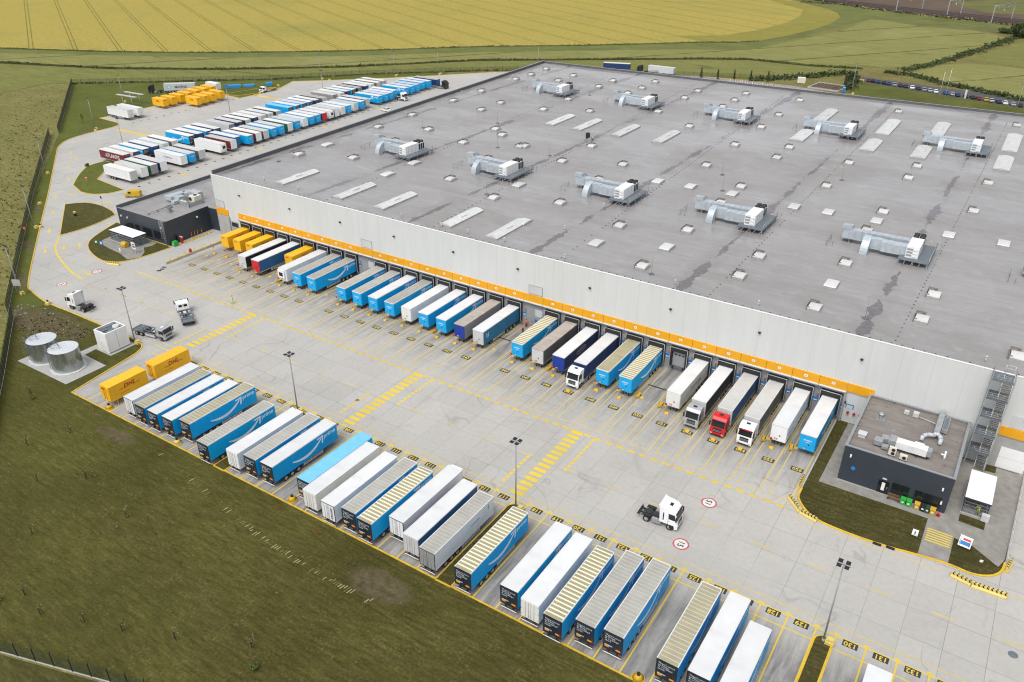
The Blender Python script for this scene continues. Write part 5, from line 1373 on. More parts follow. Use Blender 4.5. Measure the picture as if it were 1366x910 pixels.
def hvac(x, y, label):
    t = thing('rooftop_air_unit', label, 'air unit', (x, y - .4, ZR), 0, 'air units on the warehouse roof')
    def plat():
        b = MB()
        b.box(-3.3, 2.2, -1.3, 9.0, .90, 1.06, 0)
        for k in range(5): b.box(-3.3 + k * 1.32, -3.22 + k * 1.32, -3.0, 9.6, .78, .90, 1)
        for xx in (-3.1, -.5, 2.0):
            for yy in (-1.0, 2.3, 5.6, 8.8): b.box(xx - .06, xx + .06, yy - .06, yy + .06, 0, .9, 1)
        return b.mesh('platform', [M['steel_dark'], M['steel']])
    part('platform', cached('hplat', plat), t)
    def rail():
        b = MB()
        def run(p, q):
            n = max(1, int((Vector(q) - Vector(p)).length / 1.5))
            for k in range(n + 1):
                c = Vector(p).lerp(Vector(q), k / n); b.cyl((c.x, c.y, 1.0), (c.x, c.y, 2.1), .035, n=5)
            for z in (1.55, 2.1): b.cyl((*p, z), (*q, z), .03, n=5)
        run((2.15, -1.2), (2.15, 8.9)); run((2.15, 8.9), (-.2, 8.9)); run((2.9, 6.5), (2.9, 9.6))
        return b.mesh('railing', M['steel'])
    part('railing', cached('hrail', rail), t)
    def cabn():
        b = MB(); b.box(-2.3, 0, 0, 5.5, 1.08, 3.40, 0); b.box(-2.2, -.1, 5.5, 8.3, 1.08, 3.15, 0)
        return b.mesh('cabinet', M['white'], bevel=.04)
    part('cabinet', cached('hcab', cabn), t)
    def lou():
        b = MB()
        for k in range(3): b.box(-2.15, -1.2 + .1 * k, -.03, 0, 1.45 + k * .6, 1.82 + k * .6, 0)
        for k in range(3): b.box(-1.05, -.2, -.14, 0, 1.4 + k * .65, 1.78 + k * .65, 1)
        b.box(.0, .02, 1.2, 1.25, 1.2, 3.3, 0); b.box(.0, .02, 2.6, 2.65, 1.2, 3.3, 0); b.box(.0, .02, 4.0, 4.05, 1.2, 3.3, 0)
        for k in range(3): b.box(-.1, -.08, 5.7 + k * .85, 6.35 + k * .85, 1.3, 2.9, 2)
        return b.mesh('louvre', [M['midgrey'], M['white'], M['black']])
    part('louvre', cached('hlou', lou), t)
    for fx in (-1.65, -.55):
        for fy in (6.2, 7.5):
            part('fan', cached('hfan', lambda: MB().cyl((0, 0, 3.15), (0, 0, 3.6), .52, .5, n=14, m=0).mesh('fan', M['black'])), t, (fx, fy, 0))
    def d1():
        b = MB(); b.box(-7.0, -2.3, 1.2, 3.2, .85, 2.75, 0); b.box(-9.2, -7.0, 1.6, 3.0, .85, 2.95, 0); b.box(-10.4, -9.2, 2.1, 3.0, .85, 3.05, 0)
        duct_seams(b, -7.2, -2.3, 1.2, 3.2, .85, 2.75, 1)
        elbow(b, -10.4, -9.0, 2.1, .35, 1.1, 2.75, -1); b.box(-10.4, -9.0, -.65, 1.0, .1, .36, 0)
        b.box(-10.55, -8.85, -.75, 1.1, 0, .16, 1)
        return b.mesh('supply_duct', [M['duct'], M['steel']])
    part('supply_duct', cached('hd1', d1), t)
    def d2():
        b = MB(); b.box(-15.0, -2.3, 4.5, 6.2, .9, 2.85, 0); duct_seams(b, -15, -2.3, 4.5, 6.2, .9, 2.85, 1)
        elbow(b, -15.2, -13.3, 5.2, .95, .9, 2.75, 1, 0, 10); b.box(-15.2, -13.3, 6.1, 7.95, .05, .96, 0); b.box(-15.2, -13.3, 4.5, 5.25, 2.8, 3.68, 0)
        for xx in (-6, -10, -13.5): b.box(xx - .06, xx + .06, 4.6, 6.0, 0, .95, 1)
        return b.mesh('return_duct', [M['duct'], M['steel']])
    part('return_duct', cached('hd2', d2), t)
    def walk():
        b = MB()
        for yy in (1.0, 4.5): b.cyl((-17.0, yy, 0), (-17.0, yy, 1.1), .04, n=5)
        b.cyl((-17.0, .2, 1.1), (-17.0, 5.2, 1.1), .035, n=5); b.cyl((-17.0, .2, .6), (-17.0, 5.2, .6), .03, n=5)
        b.cyl((-15.9, 1.0, 0), (-15.9, 1.0, 1.1), .04, n=5)
        return b.mesh('access_step', M['steel_dark'])
    part('access_step', cached('hwalk', walk), t)
    return t
FAR = [(-126.1, 145.0), (-92.4, 143.3), (-59.1, 141.9), (-27.3, 141.7), (6.0, 142.0)]
NEAR = [(-122.5, 55.2), (-90.0, 54.9), (-57.8, 54.7), (-27.1, 54.3), (4.7, 54.0), (37.2, 53.8)]
for k, (x, y) in enumerate(FAR):
    hvac(x, y, f'white air unit with grey curved ducts, {ordw(k + 1)} in the row farther from the docks')
for k, (x, y) in enumerate(NEAR):
    hvac(x, y, f'white air unit with grey curved ducts, {ordw(k + 1)} in the row nearer the docks')
# ------------------------------------------------------------------ dark office building by the stair tower
of = thing('office_building', 'low dark grey office block with cluttered felt roof beside the stair tower', 'building', (0, 0, 0))
X0, X1, Y0, Y1, ZO = 5.8, 20.7, .9, 17.5, 6.1
b = MB()
b.box(X0, X1, Y0, Y1, .25, ZO + .35, 0, skip='t')
part('wall', b.mesh('wall', M['clad_dark']), of)
part('plinth', MB().box(X0 - .04, X1 + .04, Y0 - .05, Y1, 0, .28).mesh('plinth', M['gravelpad']), of)
part('roof', MB().box(X0 + .2, X1 - .2, Y0 + .2, Y1 - .2, ZO - .3, ZO).mesh('roof', M['felt']), of)
b = MB()
for a in ((X0 - .06, X0 + .34, Y0 - .06, Y1), (X1 - .34, X1 + .06, Y0 - .06, Y1), (X0 + .34, X1 - .34, Y0 - .06, Y0 + .34), (X0 + .34, X1 - .34, Y1 - .34, Y1)):
    b.box(*a, ZO + .35, ZO + .45, 0)
for a in ((X0 + .2, X0 + .3, Y0 + .2, Y1 - .2), (X1 - .3, X1 - .2, Y0 + .2, Y1 - .2), (X0 + .3, X1 - .3, Y1 - .3, Y1 - .2)): b.box(*a, ZO, ZO + .35, 1)
part('parapet', b.mesh('parapet', [M['clad_trim'], M['felt']]), of)
d = part('door', MB().box(11.4, 12.9, Y0 - .06, Y0, .28, 2.5, 0).box(11.9, 12.35, Y0 - .07, Y0 - .06, .8, 2.2, 1).mesh('door', [M['glass'], M['signwhite']]), of)
part('handle', MB().cyl((12.7, Y0 - .12, 1.2), (12.7, Y0 - .12, 1.6), .03, n=6).mesh('handle', M['alu']), d)
for a, c in ((13.2, 15.6), (16.3, 19.9)):
    w = part('window', MB().box(a, c, Y0 - .03, Y0, .95, 2.75).mesh('window', M['black']), of)
    bb = MB(); n = 2 if c - a < 3 else 3
    for k in range(n): bb.box(a + (c - a) * k / n + .06, a + (c - a) * (k + 1) / n - .06, Y0 - .05, Y0 - .03, 1.02, 2.68)
    part('pane', bb.mesh('pane', M['glass']), w)
for x, z in ((6.9, 4.9), (19.6, 4.2), (19.9, 1.9)):
    part('wall_lamp', cached('olamp', lambda: MB().box(-.1, .1, Y0 - .3, Y0, -.1, .3, 0).mesh('wall_lamp', M['signwhite'])), of, (x, 0, z))
part('wall_lamp', cached('olamp2', lambda: MB().box(-.3, .3, Y0 - .1, Y0, -.08, .12, 0).mesh('wall_lamp', M['lightgrey'])), of, (12.1, 0, 2.85))
part('round_sign', MB().cyl((7.6, Y0 - .05, 2.9), (7.6, Y0, 2.9), .32, n=16).mesh('round_sign', M['signblue']), of)
# roof plant of the office block
def plant(nm, label, x, y, z, build, mats, cat='roof plant', group=None):
    return solo(nm, build(MB()).mesh(nm, [M[k] for k in mats]), label, cat, (x, y, z), 0, group)
au = thing('roof_air_handler', 'long silver air handler with square ducts on the office roof', 'air unit', (9.4, 3.2, ZO))
part('cabinet', MB().box(2.6, 6.9, .9, 2.3, .35, 1.5).box(5.0, 6.3, .7, 2.4, .5, 1.65).mesh('cabinet', M['white'], bevel=.03), au)
part('duct', MB().box(-.2, 1.0, .3, 1.6, .3, 1.1).box(.6, 2.0, 1.4, 2.5, .3, 1.2).box(1.6, 2.7, .9, 2.6, .3, 1.5).box(1.0, 1.9, -.2, .6, .3, .8).mesh('duct', M['steel'], bevel=.04), au)
part('intake_hood', MB().profile([(.8, .6), (.9, 1.5), (2.1, 1.5), (2.1, .6)], 6.9, 7.5).mesh('intake_hood', M['steel']), au)
part('frame', MB().box(2.6, 7.2, .95, 1.05, .05, .35).box(2.6, 7.2, 2.1, 2.2, .05, .35).box(3.4, 3.5, .6, 2.4, 0, .3).box(5.6, 5.7, .6, 2.4, 0, .3).mesh('frame', M['chassis']), au)
for x, y, lk in ((12.0, 2.5, 'cream double fan condenser on the office roof'), (13.6, 2.2, 'cream single fan condenser on the office roof')):
    c = thing('condenser', lk, 'condenser', (x, y, ZO))
    h = 1.5 if x < 13 else .95
    part('casing', MB().box(-.5, .5, -.2, .2, .12, h).mesh('casing', M['cream_box'], bevel=.02), c)
    for k in range(2 if h > 1.2 else 1):
        part('fan_grille', MB().cyl((.12, -.23, .5 + .6 * k), (.12, -.2, .5 + .6 * k), .26, n=14).mesh('fan_grille', M['black']), c)
    part('feet', MB().box(-.45, -.3, -.3, .3, 0, .12).box(.3, .45, -.3, .3, 0, .12).mesh('feet', M['chassis']), c)
du = thing('roof_duct', 'shiny forked duct running from the warehouse wall over the office roof', 'duct', (0, 0, ZO))
def dk():
    b = MB(); b.box(16.3, 17.1, 10.6, 17.3, .5, 1.25); 
    duct = b
    for k in range(5): b.box(16.27, 17.13, 11.2 + k * 1.3, 11.26 + k * 1.3, .47, 1.28)
    return b.mesh('trunk', M['steel'])
part('trunk', dk(), du)
def fork():
    b = MB(); pts = [(16.7, 10.6, .9), (16.4, 9.9, .9), (15.6, 9.7, .85), (15.1, 9.2, .7), (15.0, 8.7, .1)]
    for a, c in zip(pts, pts[1:]): b.cyl(a, c, .3, n=12)
    pts = [(16.7, 10.6, .9), (17.2, 10.2, .9), (17.5, 9.6, .8), (17.5, 9.0, .1)]
    for a, c in zip(pts, pts[1:]): b.cyl(a, c, .3, n=12)
    return b.mesh('branch', M['tank_top'])
part('branch', fork(), du)
plant('air_grate', 'dark grated duct panel beside the shiny duct on the office roof', 17.6, 14.2, ZO, lambda b: b.box(-.4, .4, -2, 2, .3, .9, 0).box(-.3, .3, -1.8, 1.8, .9, .93, 1), ['midgrey', 'steel_dark'])
plant('roof_vent', 'silver mushroom vent near the far corner of the office roof', 8.7, 11.6, ZO, lambda b: b.cyl((0, 0, 0), (0, 0, .8), .35, n=12).cyl((0, 0, .8), (0, 0, 1.1), .55, .3, n=12).box(-.6, .6, -.6, .6, 0, .1), ['steel'])
plant('roof_vent', 'squat silver box vent at the edge of the office roof', 7.3, 5.2, ZO, lambda b: b.box(-.5, .5, -.5, .5, 0, .5, 0).box(-.6, .6, -.6, .6, .5, .62, 0), ['lightgrey'])
plant('roof_vent', 'pale box vents at the back of the office roof', 13.2, 15.2, ZO, lambda b: b.box(-.4, .4, -.4, .4, .1, .8, 0).box(-1.7, -1.0, -.3, .3, .1, .6, 0).cyl((.4, -.2, .3), (4, -1.2, .3), .06, n=6), ['lightgrey'])
plant('roof_vent', 'small white vent pipes near the damp edge of the office roof', 18.6, 5.6, ZO, lambda b: b.cyl((0, 0, 0), (0, 0, .8), .15, n=8).cyl((.0, .8, 0), (0, .8, .9), .15, n=8).cyl((0, 0, .8), (-.5, -.2, .9), .12, n=8), ['signwhite'])
plant('roof_mast', 'thin mast with cross arm on the office roof', 11.2, 7.6, ZO, lambda b: b.cyl((0, 0, 0), (0, 0, 1.3), .04, n=6).box(-.4, .4, -.03, .03, 1.0, 1.05), ['steel'])
for k, (x, y) in enumerate([(7.0, 15.5), (9.0, 15.9), (11.0, 16.1), (15.5, 16.4), (6.5, 13.2), (6.5, 10.4), (6.4, 7.9), (19.9, 14.0), (19.9, 11.2), (19.9, 8.2), (12.6, 13.4), (14.4, 13.0), (15.2, 13.2)]):
    part('paving_weight', cached('pw', lambda: MB().box(-.22, .22, -.22, .22, 0, .16).mesh('paving_weight', M['deflector'])), of, (x, y, ZO))
# things along the office front
def bin_(x, y, m, label, s=1.0):
    t = thing('wheelie_bin', label, 'bin', (x, y, .1), 0)
    part('tub', cached(('bt', m), lambda: MB().profile([(-.36, .05), (-.4, .95), (.4, .95), (.36, .05)], -.32, .32).mesh('tub', M[m], bevel=.02)), t)
    part('lid', cached(('bl', m), lambda: MB().profile([(-.44, .95), (-.42, 1.02), (.3, 1.1), (.42, .98)], -.36, .36).mesh('lid', M[m])), t)
    part('label_plate', cached('blp', lambda: MB().box(-.15, .15, -.41, -.4, .4, .65).mesh('label_plate', M['letter_white'])), t)
    return t
bin_(15.2, .25, 'binGreen', 'bright green bin next to the bench at the office'); bin_(16.0, .25, 'binGreen', 'bright green bin next to a yellow one at the office')
bin_(17.1, .2, 'safety', 'yellow bin between green and dark bins at the office'); bin_(17.9, .2, 'black', 'black bin between the yellow bins at the office')
bin_(18.5, .2, 'binDark', 'dark green bin at the office wall'); bin_(19.2, .15, 'safety', 'yellow bin at the office corner')
c = thing('traffic_cone', 'red traffic cone by the office corner', 'cone', (20.0, .2, .1))
part('cone', MB().cyl((0, 0, .04), (0, 0, .7), .2, .05, n=12).mesh('cone', M['red']), c); part('base', MB().box(-.25, .25, -.25, .25, 0, .05).mesh('base', M['red']), c)
be = thing('park_bench', 'brown slatted bench by the office door', 'bench', (13.9, .3, .1))
part('seat', MB().box(-.8, .8, -.25, -.1, .43, .48).box(-.8, .8, -.05, .1, .43, .48).box(-.8, .8, .15, .28, .43, .48).mesh('seat', M['wood']), be)
part('backrest', MB().box(-.8, .8, .3, .35, .55, .68).box(-.8, .8, .32, .37, .75, .88).mesh('backrest', M['wood']), be)
for s in (-.75, .75): part('leg', MB().box(s - .05, s + .05, -.28, .32, 0, .43).mesh('leg', M['black']), be)
# ------------------------------------------------------------------ outside stair tower
st = thing('stair_tower', 'steel outside stair tower climbing the white warehouse wall', 'stairs', (21.4, 14.6, 0))
def posts():
    for xx in (0.0, 2.9):
        for yy in (0, 2.95):
            part('post', cached('spost', lambda: MB().box(-.07, .07, -.07, .07, 0, 16.9).mesh('post', M['steel'])), st, (xx, yy, 0))
posts()
NF = 5
for k in range(NF):
    z0, z1 = k * 3.2 + .1, (k + 1) * 3.2 + .1
    def flight():
        b = MB(); n = 14
        for q in range(n):
            y = .55 + 2.1 * q / n; z = 3.2 * (q + 1) / n
            b.box(1.55, 2.8, y, y + .22, z - .05, z, 0); b.box(1.55, 2.8, y - .01, y + .03, z, z + .012, 1) if q % 2 == 0 else None
        for xx in (1.5, 2.85): b.profile([(.5, 0), (.5, .25), (2.7, 3.3), (2.7, 3.05)], xx - .03, xx + .03, 2)
        return b.mesh('flight', [M['steel_dark'], M['safety'], M['steel']])
    part('flight', cached('flight', flight), st, (0, 0, z0))
    part('landing', cached('landing', lambda: MB().box(-.05, 2.95, -.1, .55, -.06, 0, 0).box(-.05, 1.45, .55, 3.0, -.06, 0, 0).box(1.45, 2.95, 2.7, 3.0, -.06, 0, 0).mesh('landing', M['steel_dark'])), st, (0, 0, z1))
    def lrail():
        b = MB()
        for z in (.35, .7, 1.05):
            b.cyl((0, 0, z), (2.9, 0, z), .03, n=5); b.cyl((0, 0, z), (0, 2.95, z), .03, n=5); b.cyl((2.9, 0, z), (2.9, 2.95, z), .03, n=5)
            b.cyl((1.48, .55, z), (1.48, 2.8, z), .025, n=5)
        for xx in (.7, 1.45, 2.2): b.cyl((xx, 0, 0), (xx, 0, 1.05), .025, n=5)
        b.cyl((0, 0, 0), (0, 2.95, 1.05), .02, n=5)
        return b.mesh('railing', M['steel'])
    part('railing', cached('lrail', lrail), st, (0, 0, z1))
part('roof_gate', MB().cyl((1.4, 3.2, 16.0), (1.4, 3.2, 17.4), .04, n=6).cyl((2.6, 3.2, 16.0), (2.6, 3.2, 17.4), .04, n=6).cyl((1.4, 3.2, 17.4), (2.6, 3.2, 17.4), .04, n=6).cyl((1.4, 3.2, 16.9), (2.6, 3.2, 16.9), .03, n=6).mesh('roof_gate', M['alu']), st)
# ------------------------------------------------------------------ open shelters
def shelter(x, y, rz, sx, sy, label, h=2.75):
    t = thing('smoking_shelter', label, 'shelter', (x, y, .1), rz)
    def rf():
        b = MB(); b.box(-sx / 2, sx / 2, -sy / 2, sy / 2, h - .28, h, 1, mt=0)
        n = int(sx / .28)
        for k in range(n):
            xx = -sx / 2 + (k + .5) * sx / n
            b.box(xx - .04, xx + .04, -sy / 2, sy / 2, h, h + .02, 0)
        return b.mesh('roof', [M['corr'], M['clad_dark']])
    part('roof', rf(), t)
    for i in range(3):
        for s in (-1, 1):
            part('post', cached(('shp', h), lambda: MB().box(-.05, .05, -.05, .05, 0, h - .28).mesh('post', M['clad_dark'])), t, (s * (sx / 2 - .15), -sy / 2 + .15 + (sy - .3) * i / 2, 0))
    def slats():
        b = MB()
        for k in range(4):
            z = .25 + k * .56
            for s in (-1, 1):
                b.box(s * (sx / 2 - .12) - .02, s * (sx / 2 - .12) + .02, -sy / 2 + .15, sy / 2 - .15, z, z + .34)
            b.box(-sx / 2 + .15, sx / 2 - .15, -sy / 2 + .08, -sy / 2 + .12, z, z + (.14 if sx < 5 else .28))
        return b.mesh('slat_panel', M['binDark'] if False else M['steel_dark'])
    part('slat_panel', slats(), t)
    part('floor_slab', MB().box(-sx / 2, sx / 2, -sy / 2 - .15, sy / 2, -.03, .05).mesh('floor_slab', M['gravelpad']), t)
    part('bench_board', MB().box(-sx / 2 + .5, sx / 2 - .5, -.3, .2, .45, .5).box(-sx / 2 + .6, -sx / 2 + .7, -.2, .1, 0, .45).box(sx / 2 - .7, sx / 2 - .6, -.2, .1, 0, .45).mesh('bench_board', M['wood']), t)
    return t
shelter(24.25, 6.7, 0, 3.4, 7.5, 'dark slatted shelter with white corrugated roof beside the stair tower')
shelter(-171.2, .9, R(0), 10.2, 3.9, 'dark slatted shelter with plain white roof before the gatehouse')
cbx = solo('cable_cabinet', MB().box(-.5, .5, -.3, .3, .1, 1.2).mesh('cable_cabinet', M['lightgrey'], bevel=.03), 'pale grey cabinet at the corner of the dark shelter', 'cabinet', (25.7, 2.6, 0))
tub = solo('grit_bin', MB().profile([(-.7, .05), (-.8, .8), (-.3, 1.35), (.3, 1.35), (.8, .8), (.7, .05)], -.8, .8).mesh('grit_bin', M['safety'], bevel=.12), 'rounded yellow grit bin before the gatehouse shelter', 'grit bin', (-168.9, -1.9, .1))

# ------------------------------------------------------------------ gatehouse (dark) at the far end of the dock wall
gh = thing('gatehouse', 'dark grey gatehouse with flat wet roof at the far end of the docks', 'building', (0, 0, 0))
GX0, GX1, GY0, GY1, GZ = -180.2, -159.9, 4.7, 46.0, 6.1
b = MB()
b.prism([(GX0, GY0), (GX1, GY0), (GX1 - .9, 18.5), (-156.6, 18.6), (-158.4, GY1), (GX0 - 1.5, GY1)], .2, GZ + .4, 0)
me = MB(); me.prism([(GX0, GY0), (GX1, GY0), (GX1 - .9, 18.5), (-156.6, 18.6), (-158.2, GY1), (GX0 - 1.5, GY1)], .2, GZ - .05, 0)
part('wall', me.mesh('wall', M['clad_dark']), gh)
part('roof', MB().flat([(GX0 + .2, GY0 + .2), (GX1 - .2, GY0 + .2), (GX1 - 1.1, 18.5), (-156.8, 18.6), (-158.3, GY1 - .2), (GX0 - 1.3, GY1 - .2)], GZ).mesh('roof', M['membrane']), gh)
def wallstrip(p, q, w, z0, z1):
    d = Vector((q[0] - p[0], q[1] - p[1])).normalized(); n = Vector((-d.y, d.x))
    return [(p[0], p[1]), (q[0], q[1]), (q[0] + n.x * w, q[1] + n.y * w), (p[0] + n.x * w, p[1] + n.y * w)]
for p, q, z1, m in (((GX0, GY0), (GX1, GY0), GZ + .35, 'clad_dark'), ((GX1, GY0), (GX1 - .9, 18.5), GZ + .35, 'clad_dark'), ((GX0 - 1.5, GY1), (GX0, GY0), GZ + .9, 'parapet')):
    bb = MB().prism(wallstrip(p, q, .32, 0, 0), GZ - .05, z1, 0).prism(wallstrip((p[0], p[1]), (q[0], q[1]), .36, 0, 0), z1, z1 + .06, 1)
    part('parapet', bb.mesh('parapet', [M[m], M['clad_trim']]), gh)
for a, c in ((-177.8, -174.2), (-173.6, -171.6), (-170.2, -166.6), (-165.8, -162.2)):
    w = part('window', cached(('ghw', round(c - a, 2)), lambda: MB().box(0, c - a, GY0 - .05, GY0, 1.0, 3.2).mesh('window', M['black'])), gh, (a, 0, 0))
    part('pane', cached(('ghp', round(c - a, 2)), lambda: MB().box(.1, (c - a) / 2 - .05, GY0 - .07, GY0 - .05, 1.1, 3.1).box((c - a) / 2 + .05, c - a - .1, GY0 - .07, GY0 - .05, 1.1, 3.1).mesh('pane', M['glass'])), w)
for x in (-178.6, -176.0, -162.0):
    part('wall_lamp', cached('ghl', lambda: MB().box(-.12, .12, GY0 - .3, GY0, 4.3, 4.7).mesh('wall_lamp', M['signwhite'])), gh, (x, 0, 0))
part('wall_lamp', MB().box(GX1 - .55, GX1 - .25, 14.2, 14.5, 4.6, 5.0).mesh('wall_lamp', M['signwhite']), gh)
part('door', MB().box(GX1 - .17, GX1 - .05, 6.2, 7.3, .2, 2.4).mesh('door', M['glass']), gh)
def ladder():
    b = MB()
    for x in (-160.9, -160.3): b.cyl((x, GY0 - .5, 0), (x, GY0 - .5, GZ + 1.4), .05, n=5)
    for k in range(24): b.cyl((-160.9, GY0 - .5, .3 + k * .3), (-160.3, GY0 - .5, .3 + k * .3), .03, n=4)
    for k in range(8):
        z = 2.4 + k * .62
        P = [(-160.6 + .5 * math.cos(t), GY0 - .75 + .55 * math.sin(t), z) for t in [math.pi + q * math.pi / 5 for q in range(6)]]
        for a, c in zip(P, P[1:]): b.cyl(a, c, .03, n=4)
    for q in range(6):
        t = math.pi + q * math.pi / 5
        b.cyl((-160.6 + .5 * math.cos(t), GY0 - .75 + .55 * math.sin(t), 2.4), (-160.6 + .5 * math.cos(t), GY0 - .75 + .55 * math.sin(t), 7.0), .025, n=4)
    return b.mesh('cage_ladder', M['midgrey'])
part('cage_ladder', ladder(), gh)
gp = thing('roof_air_handler', 'blue grey boxy duct cluster on the gatehouse roof', 'air unit', (-172.0, 17.0, GZ))
part('duct', MB().box(-2.6, .2, -1.5, .8, .4, 1.6).box(-1.4, .6, .2, 3.0, .4, 1.9).box(.2, 2.6, -.8, 1.2, .3, 1.7).box(-.2, 1.8, 2.4, 4.6, .5, 1.9).box(1.8, 5.4, 2.8, 4.8, .5, 2.4).box(.9, 2.2, -2.2, -.8, .1, .9).mesh('duct', M['duct'], bevel=.05), gp)
part('cabinet', MB().box(5.0, 7.2, .6, 3.0, .5, 2.3).mesh('cabinet', M['cream_box'], bevel=.04), gp)
part('fan', MB().cyl((5.6, .58, 1.5), (5.6, .5, 1.5), .5, n=14).cyl((6.1, 1.8, 2.3), (6.1, 1.8, 2.45), .5, n=14).mesh('fan', M['black']), gp)
part('frame', MB().box(3.6, 7.4, -1.4, -1.3, 0, 1.2).box(3.6, 3.7, -1.4, 3.2, .1, .2).box(4.9, 5.0, -1.4, 3.2, .3, .4).box(7.3, 7.4, -1.4, 3.2, 0, 1.1).box(3.6, 7.4, 3.1, 3.2, 0, .5).mesh('frame', M['steel']), gp)
for x in (4.2, 5.5): part('condenser_box', cached('cbx', lambda: MB().box(-.5, .5, -.25, .25, .25, 1.35).cyl((0, -.28, .8), (0, -.25, .8), .33, n=12, m=1).mesh('condenser_box', [M['cream_box'], M['black']])), gp, (x, -1.0, 0))
solo('roof_pipe', MB().cyl((-168.9, 5.6, GZ + .5), (-168.9, 12.4, GZ + .5), .13, n=8).box(-169.05, -168.75, 6.4, 6.6, GZ, GZ + .5).box(-169.05, -168.75, 9.0, 9.2, GZ, GZ + .5).box(-169.4, -168.4, 12.0, 13.0, GZ, GZ + 1.0).mesh('roof_pipe', M['midgrey']), 'long grey pipe with a box on the gatehouse roof', 'pipe')
solo('roof_fan', MB().box(-.5, .5, -.5, .5, 0, .8, 0).cyl((.0, 0, .8), (.0, .0, 1.2), .35, n=10, m=1).cyl((.0, 0, 1.15), (.5, .7, 1.5), .25, n=8, m=1).mesh('roof_fan', [M['midgrey'], M['steel_dark']]), 'small grey extractor fan on the gatehouse roof', 'fan', (-166.0, 10.6, GZ))

# ------------------------------------------------------------------ sprinkler tanks and pump house
for k, (x, y, lk) in enumerate(((-131.2, -44.2, 'round galvanised water tank nearer the boundary fence'), (-124.4, -43.9, 'round galvanised water tank nearer the parked trailers'))):
    t = thing('water_tank', lk, 'water tank', (x, y, 0), 0, 'galvanised water tanks')
    r, h = 2.6, 4.3
    part('shell', cached('tsh', lambda: MB().cyl((0, 0, .15), (0, 0, h), r, n=48, caps=False).mesh('shell', M['tank'])), t)
    part('lid', cached('tlid', lambda: MB().cyl((0, 0, h), (0, 0, h + .12), r + .05, r * .1, n=48, smooth=False).mesh('lid', M['tank_top'])), t)
    part('plinth', cached('tpl', lambda: MB().cyl((0, 0, .0), (0, 0, .16), r + .65, n=12, smooth=False).mesh('plinth', M['kerb_g'] if False else M['lightgrey'])), t)
    def lad():
        b = MB()
        for s in (-.3, .3): b.cyl((s - 1.5, -2.35, .2), (s - 1.5, -2.35, h + 1.0), .045, n=5)
        for q in range(18): b.cyl((-1.8, -2.35, .4 + q * .28), (-1.2, -2.35, .4 + q * .28), .025, n=4)
        for q in range(6):
            z = 2.2 + q * .6
            P = [(-1.5 + .5 * math.cos(t_), -2.55 + .5 * math.sin(t_), z) for t_ in [math.pi + w_ * math.pi / 5 for w_ in range(6)]]
            for a, c in zip(P, P[1:]): b.cyl(a, c, .025, n=4)
        for a, c in (((-2.0, -1.4), (-.4, -1.9)), ((-2.0, -1.4), (-1.4, -.2)), ((-1.4, -.2), (.1, -.7)), ((.1, -.7), (-.4, -1.9))):
            for z in (h + .5, h + 1.0): b.cyl((*a, z), (*c, z), .035, n=5)
            b.cyl((*a, h), (*a, h + 1.0), .035, n=5)
        return b.mesh('ladder', M['steel_dark'])
    part('ladder', cached('tlad', lad), t)
    part('pipe', cached('tpipe', lambda: MB().cyl((-r + .1, .6, .5), (-r - .6, .6, .5), .14, n=8).cyl((-r + .2, .9, .9), (-r - .4, .9, .9), .1, n=8).mesh('pipe', M['steel_dark'])), t)
ph = thing('pump_house', 'white sheet metal pump house with open top beside the water tanks', 'pump house', (-124.3, -34.4, 0))
PW, PDp, PH = 1.85, 2.25, 4.3
part('wall', MB().box(-PW, PW, -PDp, PDp, .1, PH, 0, skip='t').mesh('wall', M['white']), ph)
b = MB()
for a in ((-PW, -PW + .25, -PDp, PDp), (PW - .25, PW, -PDp, PDp), (-PW + .25, PW - .25, -PDp, -PDp + .25), (-PW + .25, PW - .25, PDp - .25, PDp)): b.box(*a, PH, PH + .06)
part('parapet', b.mesh('parapet', M['coping']), ph)
part('roof', MB().box(-PW + .1, PW - .1, -PDp + .1, PDp - .1, PH - .75, PH - .6).box(-1.2, -.3, -1.6, -.2, PH - .6, PH - .35).box(.2, 1.0, -1.2, .2, PH - .6, PH - .3).mesh('roof', M['steel_dark']), ph)
part('roof_fan', MB().cyl((.3, 1.1, PH - .6), (.3, 1.1, PH + .15), .62, n=16).mesh('roof_fan', M['lightgrey']), ph)
part('door', MB().box(-.55, .45, -PDp - .03, -PDp, .2, 2.4).mesh('door', M['offwhite']), ph)
part('wall_seam', MB().box(PW, PW + .02, -.05, .0, .2, PH - .1).box(PW, PW + .02, -PDp, PDp, .1, .25).mesh('wall_seam', M['midgrey']), ph)
solo('fire_hydrant', MB().cyl((0, 0, 0), (0, 0, .9), .14, n=10, m=0).box(-.3, .3, -.1, .1, .6, .8, 0).box(.4, 1.0, -.3, .3, 0, .9, 1).mesh('fire_hydrant', [M['red'], M['skyblue']]), 'red hydrant with pale blue box by the pump house', 'hydrant', (-126.9, -33.2, 0))
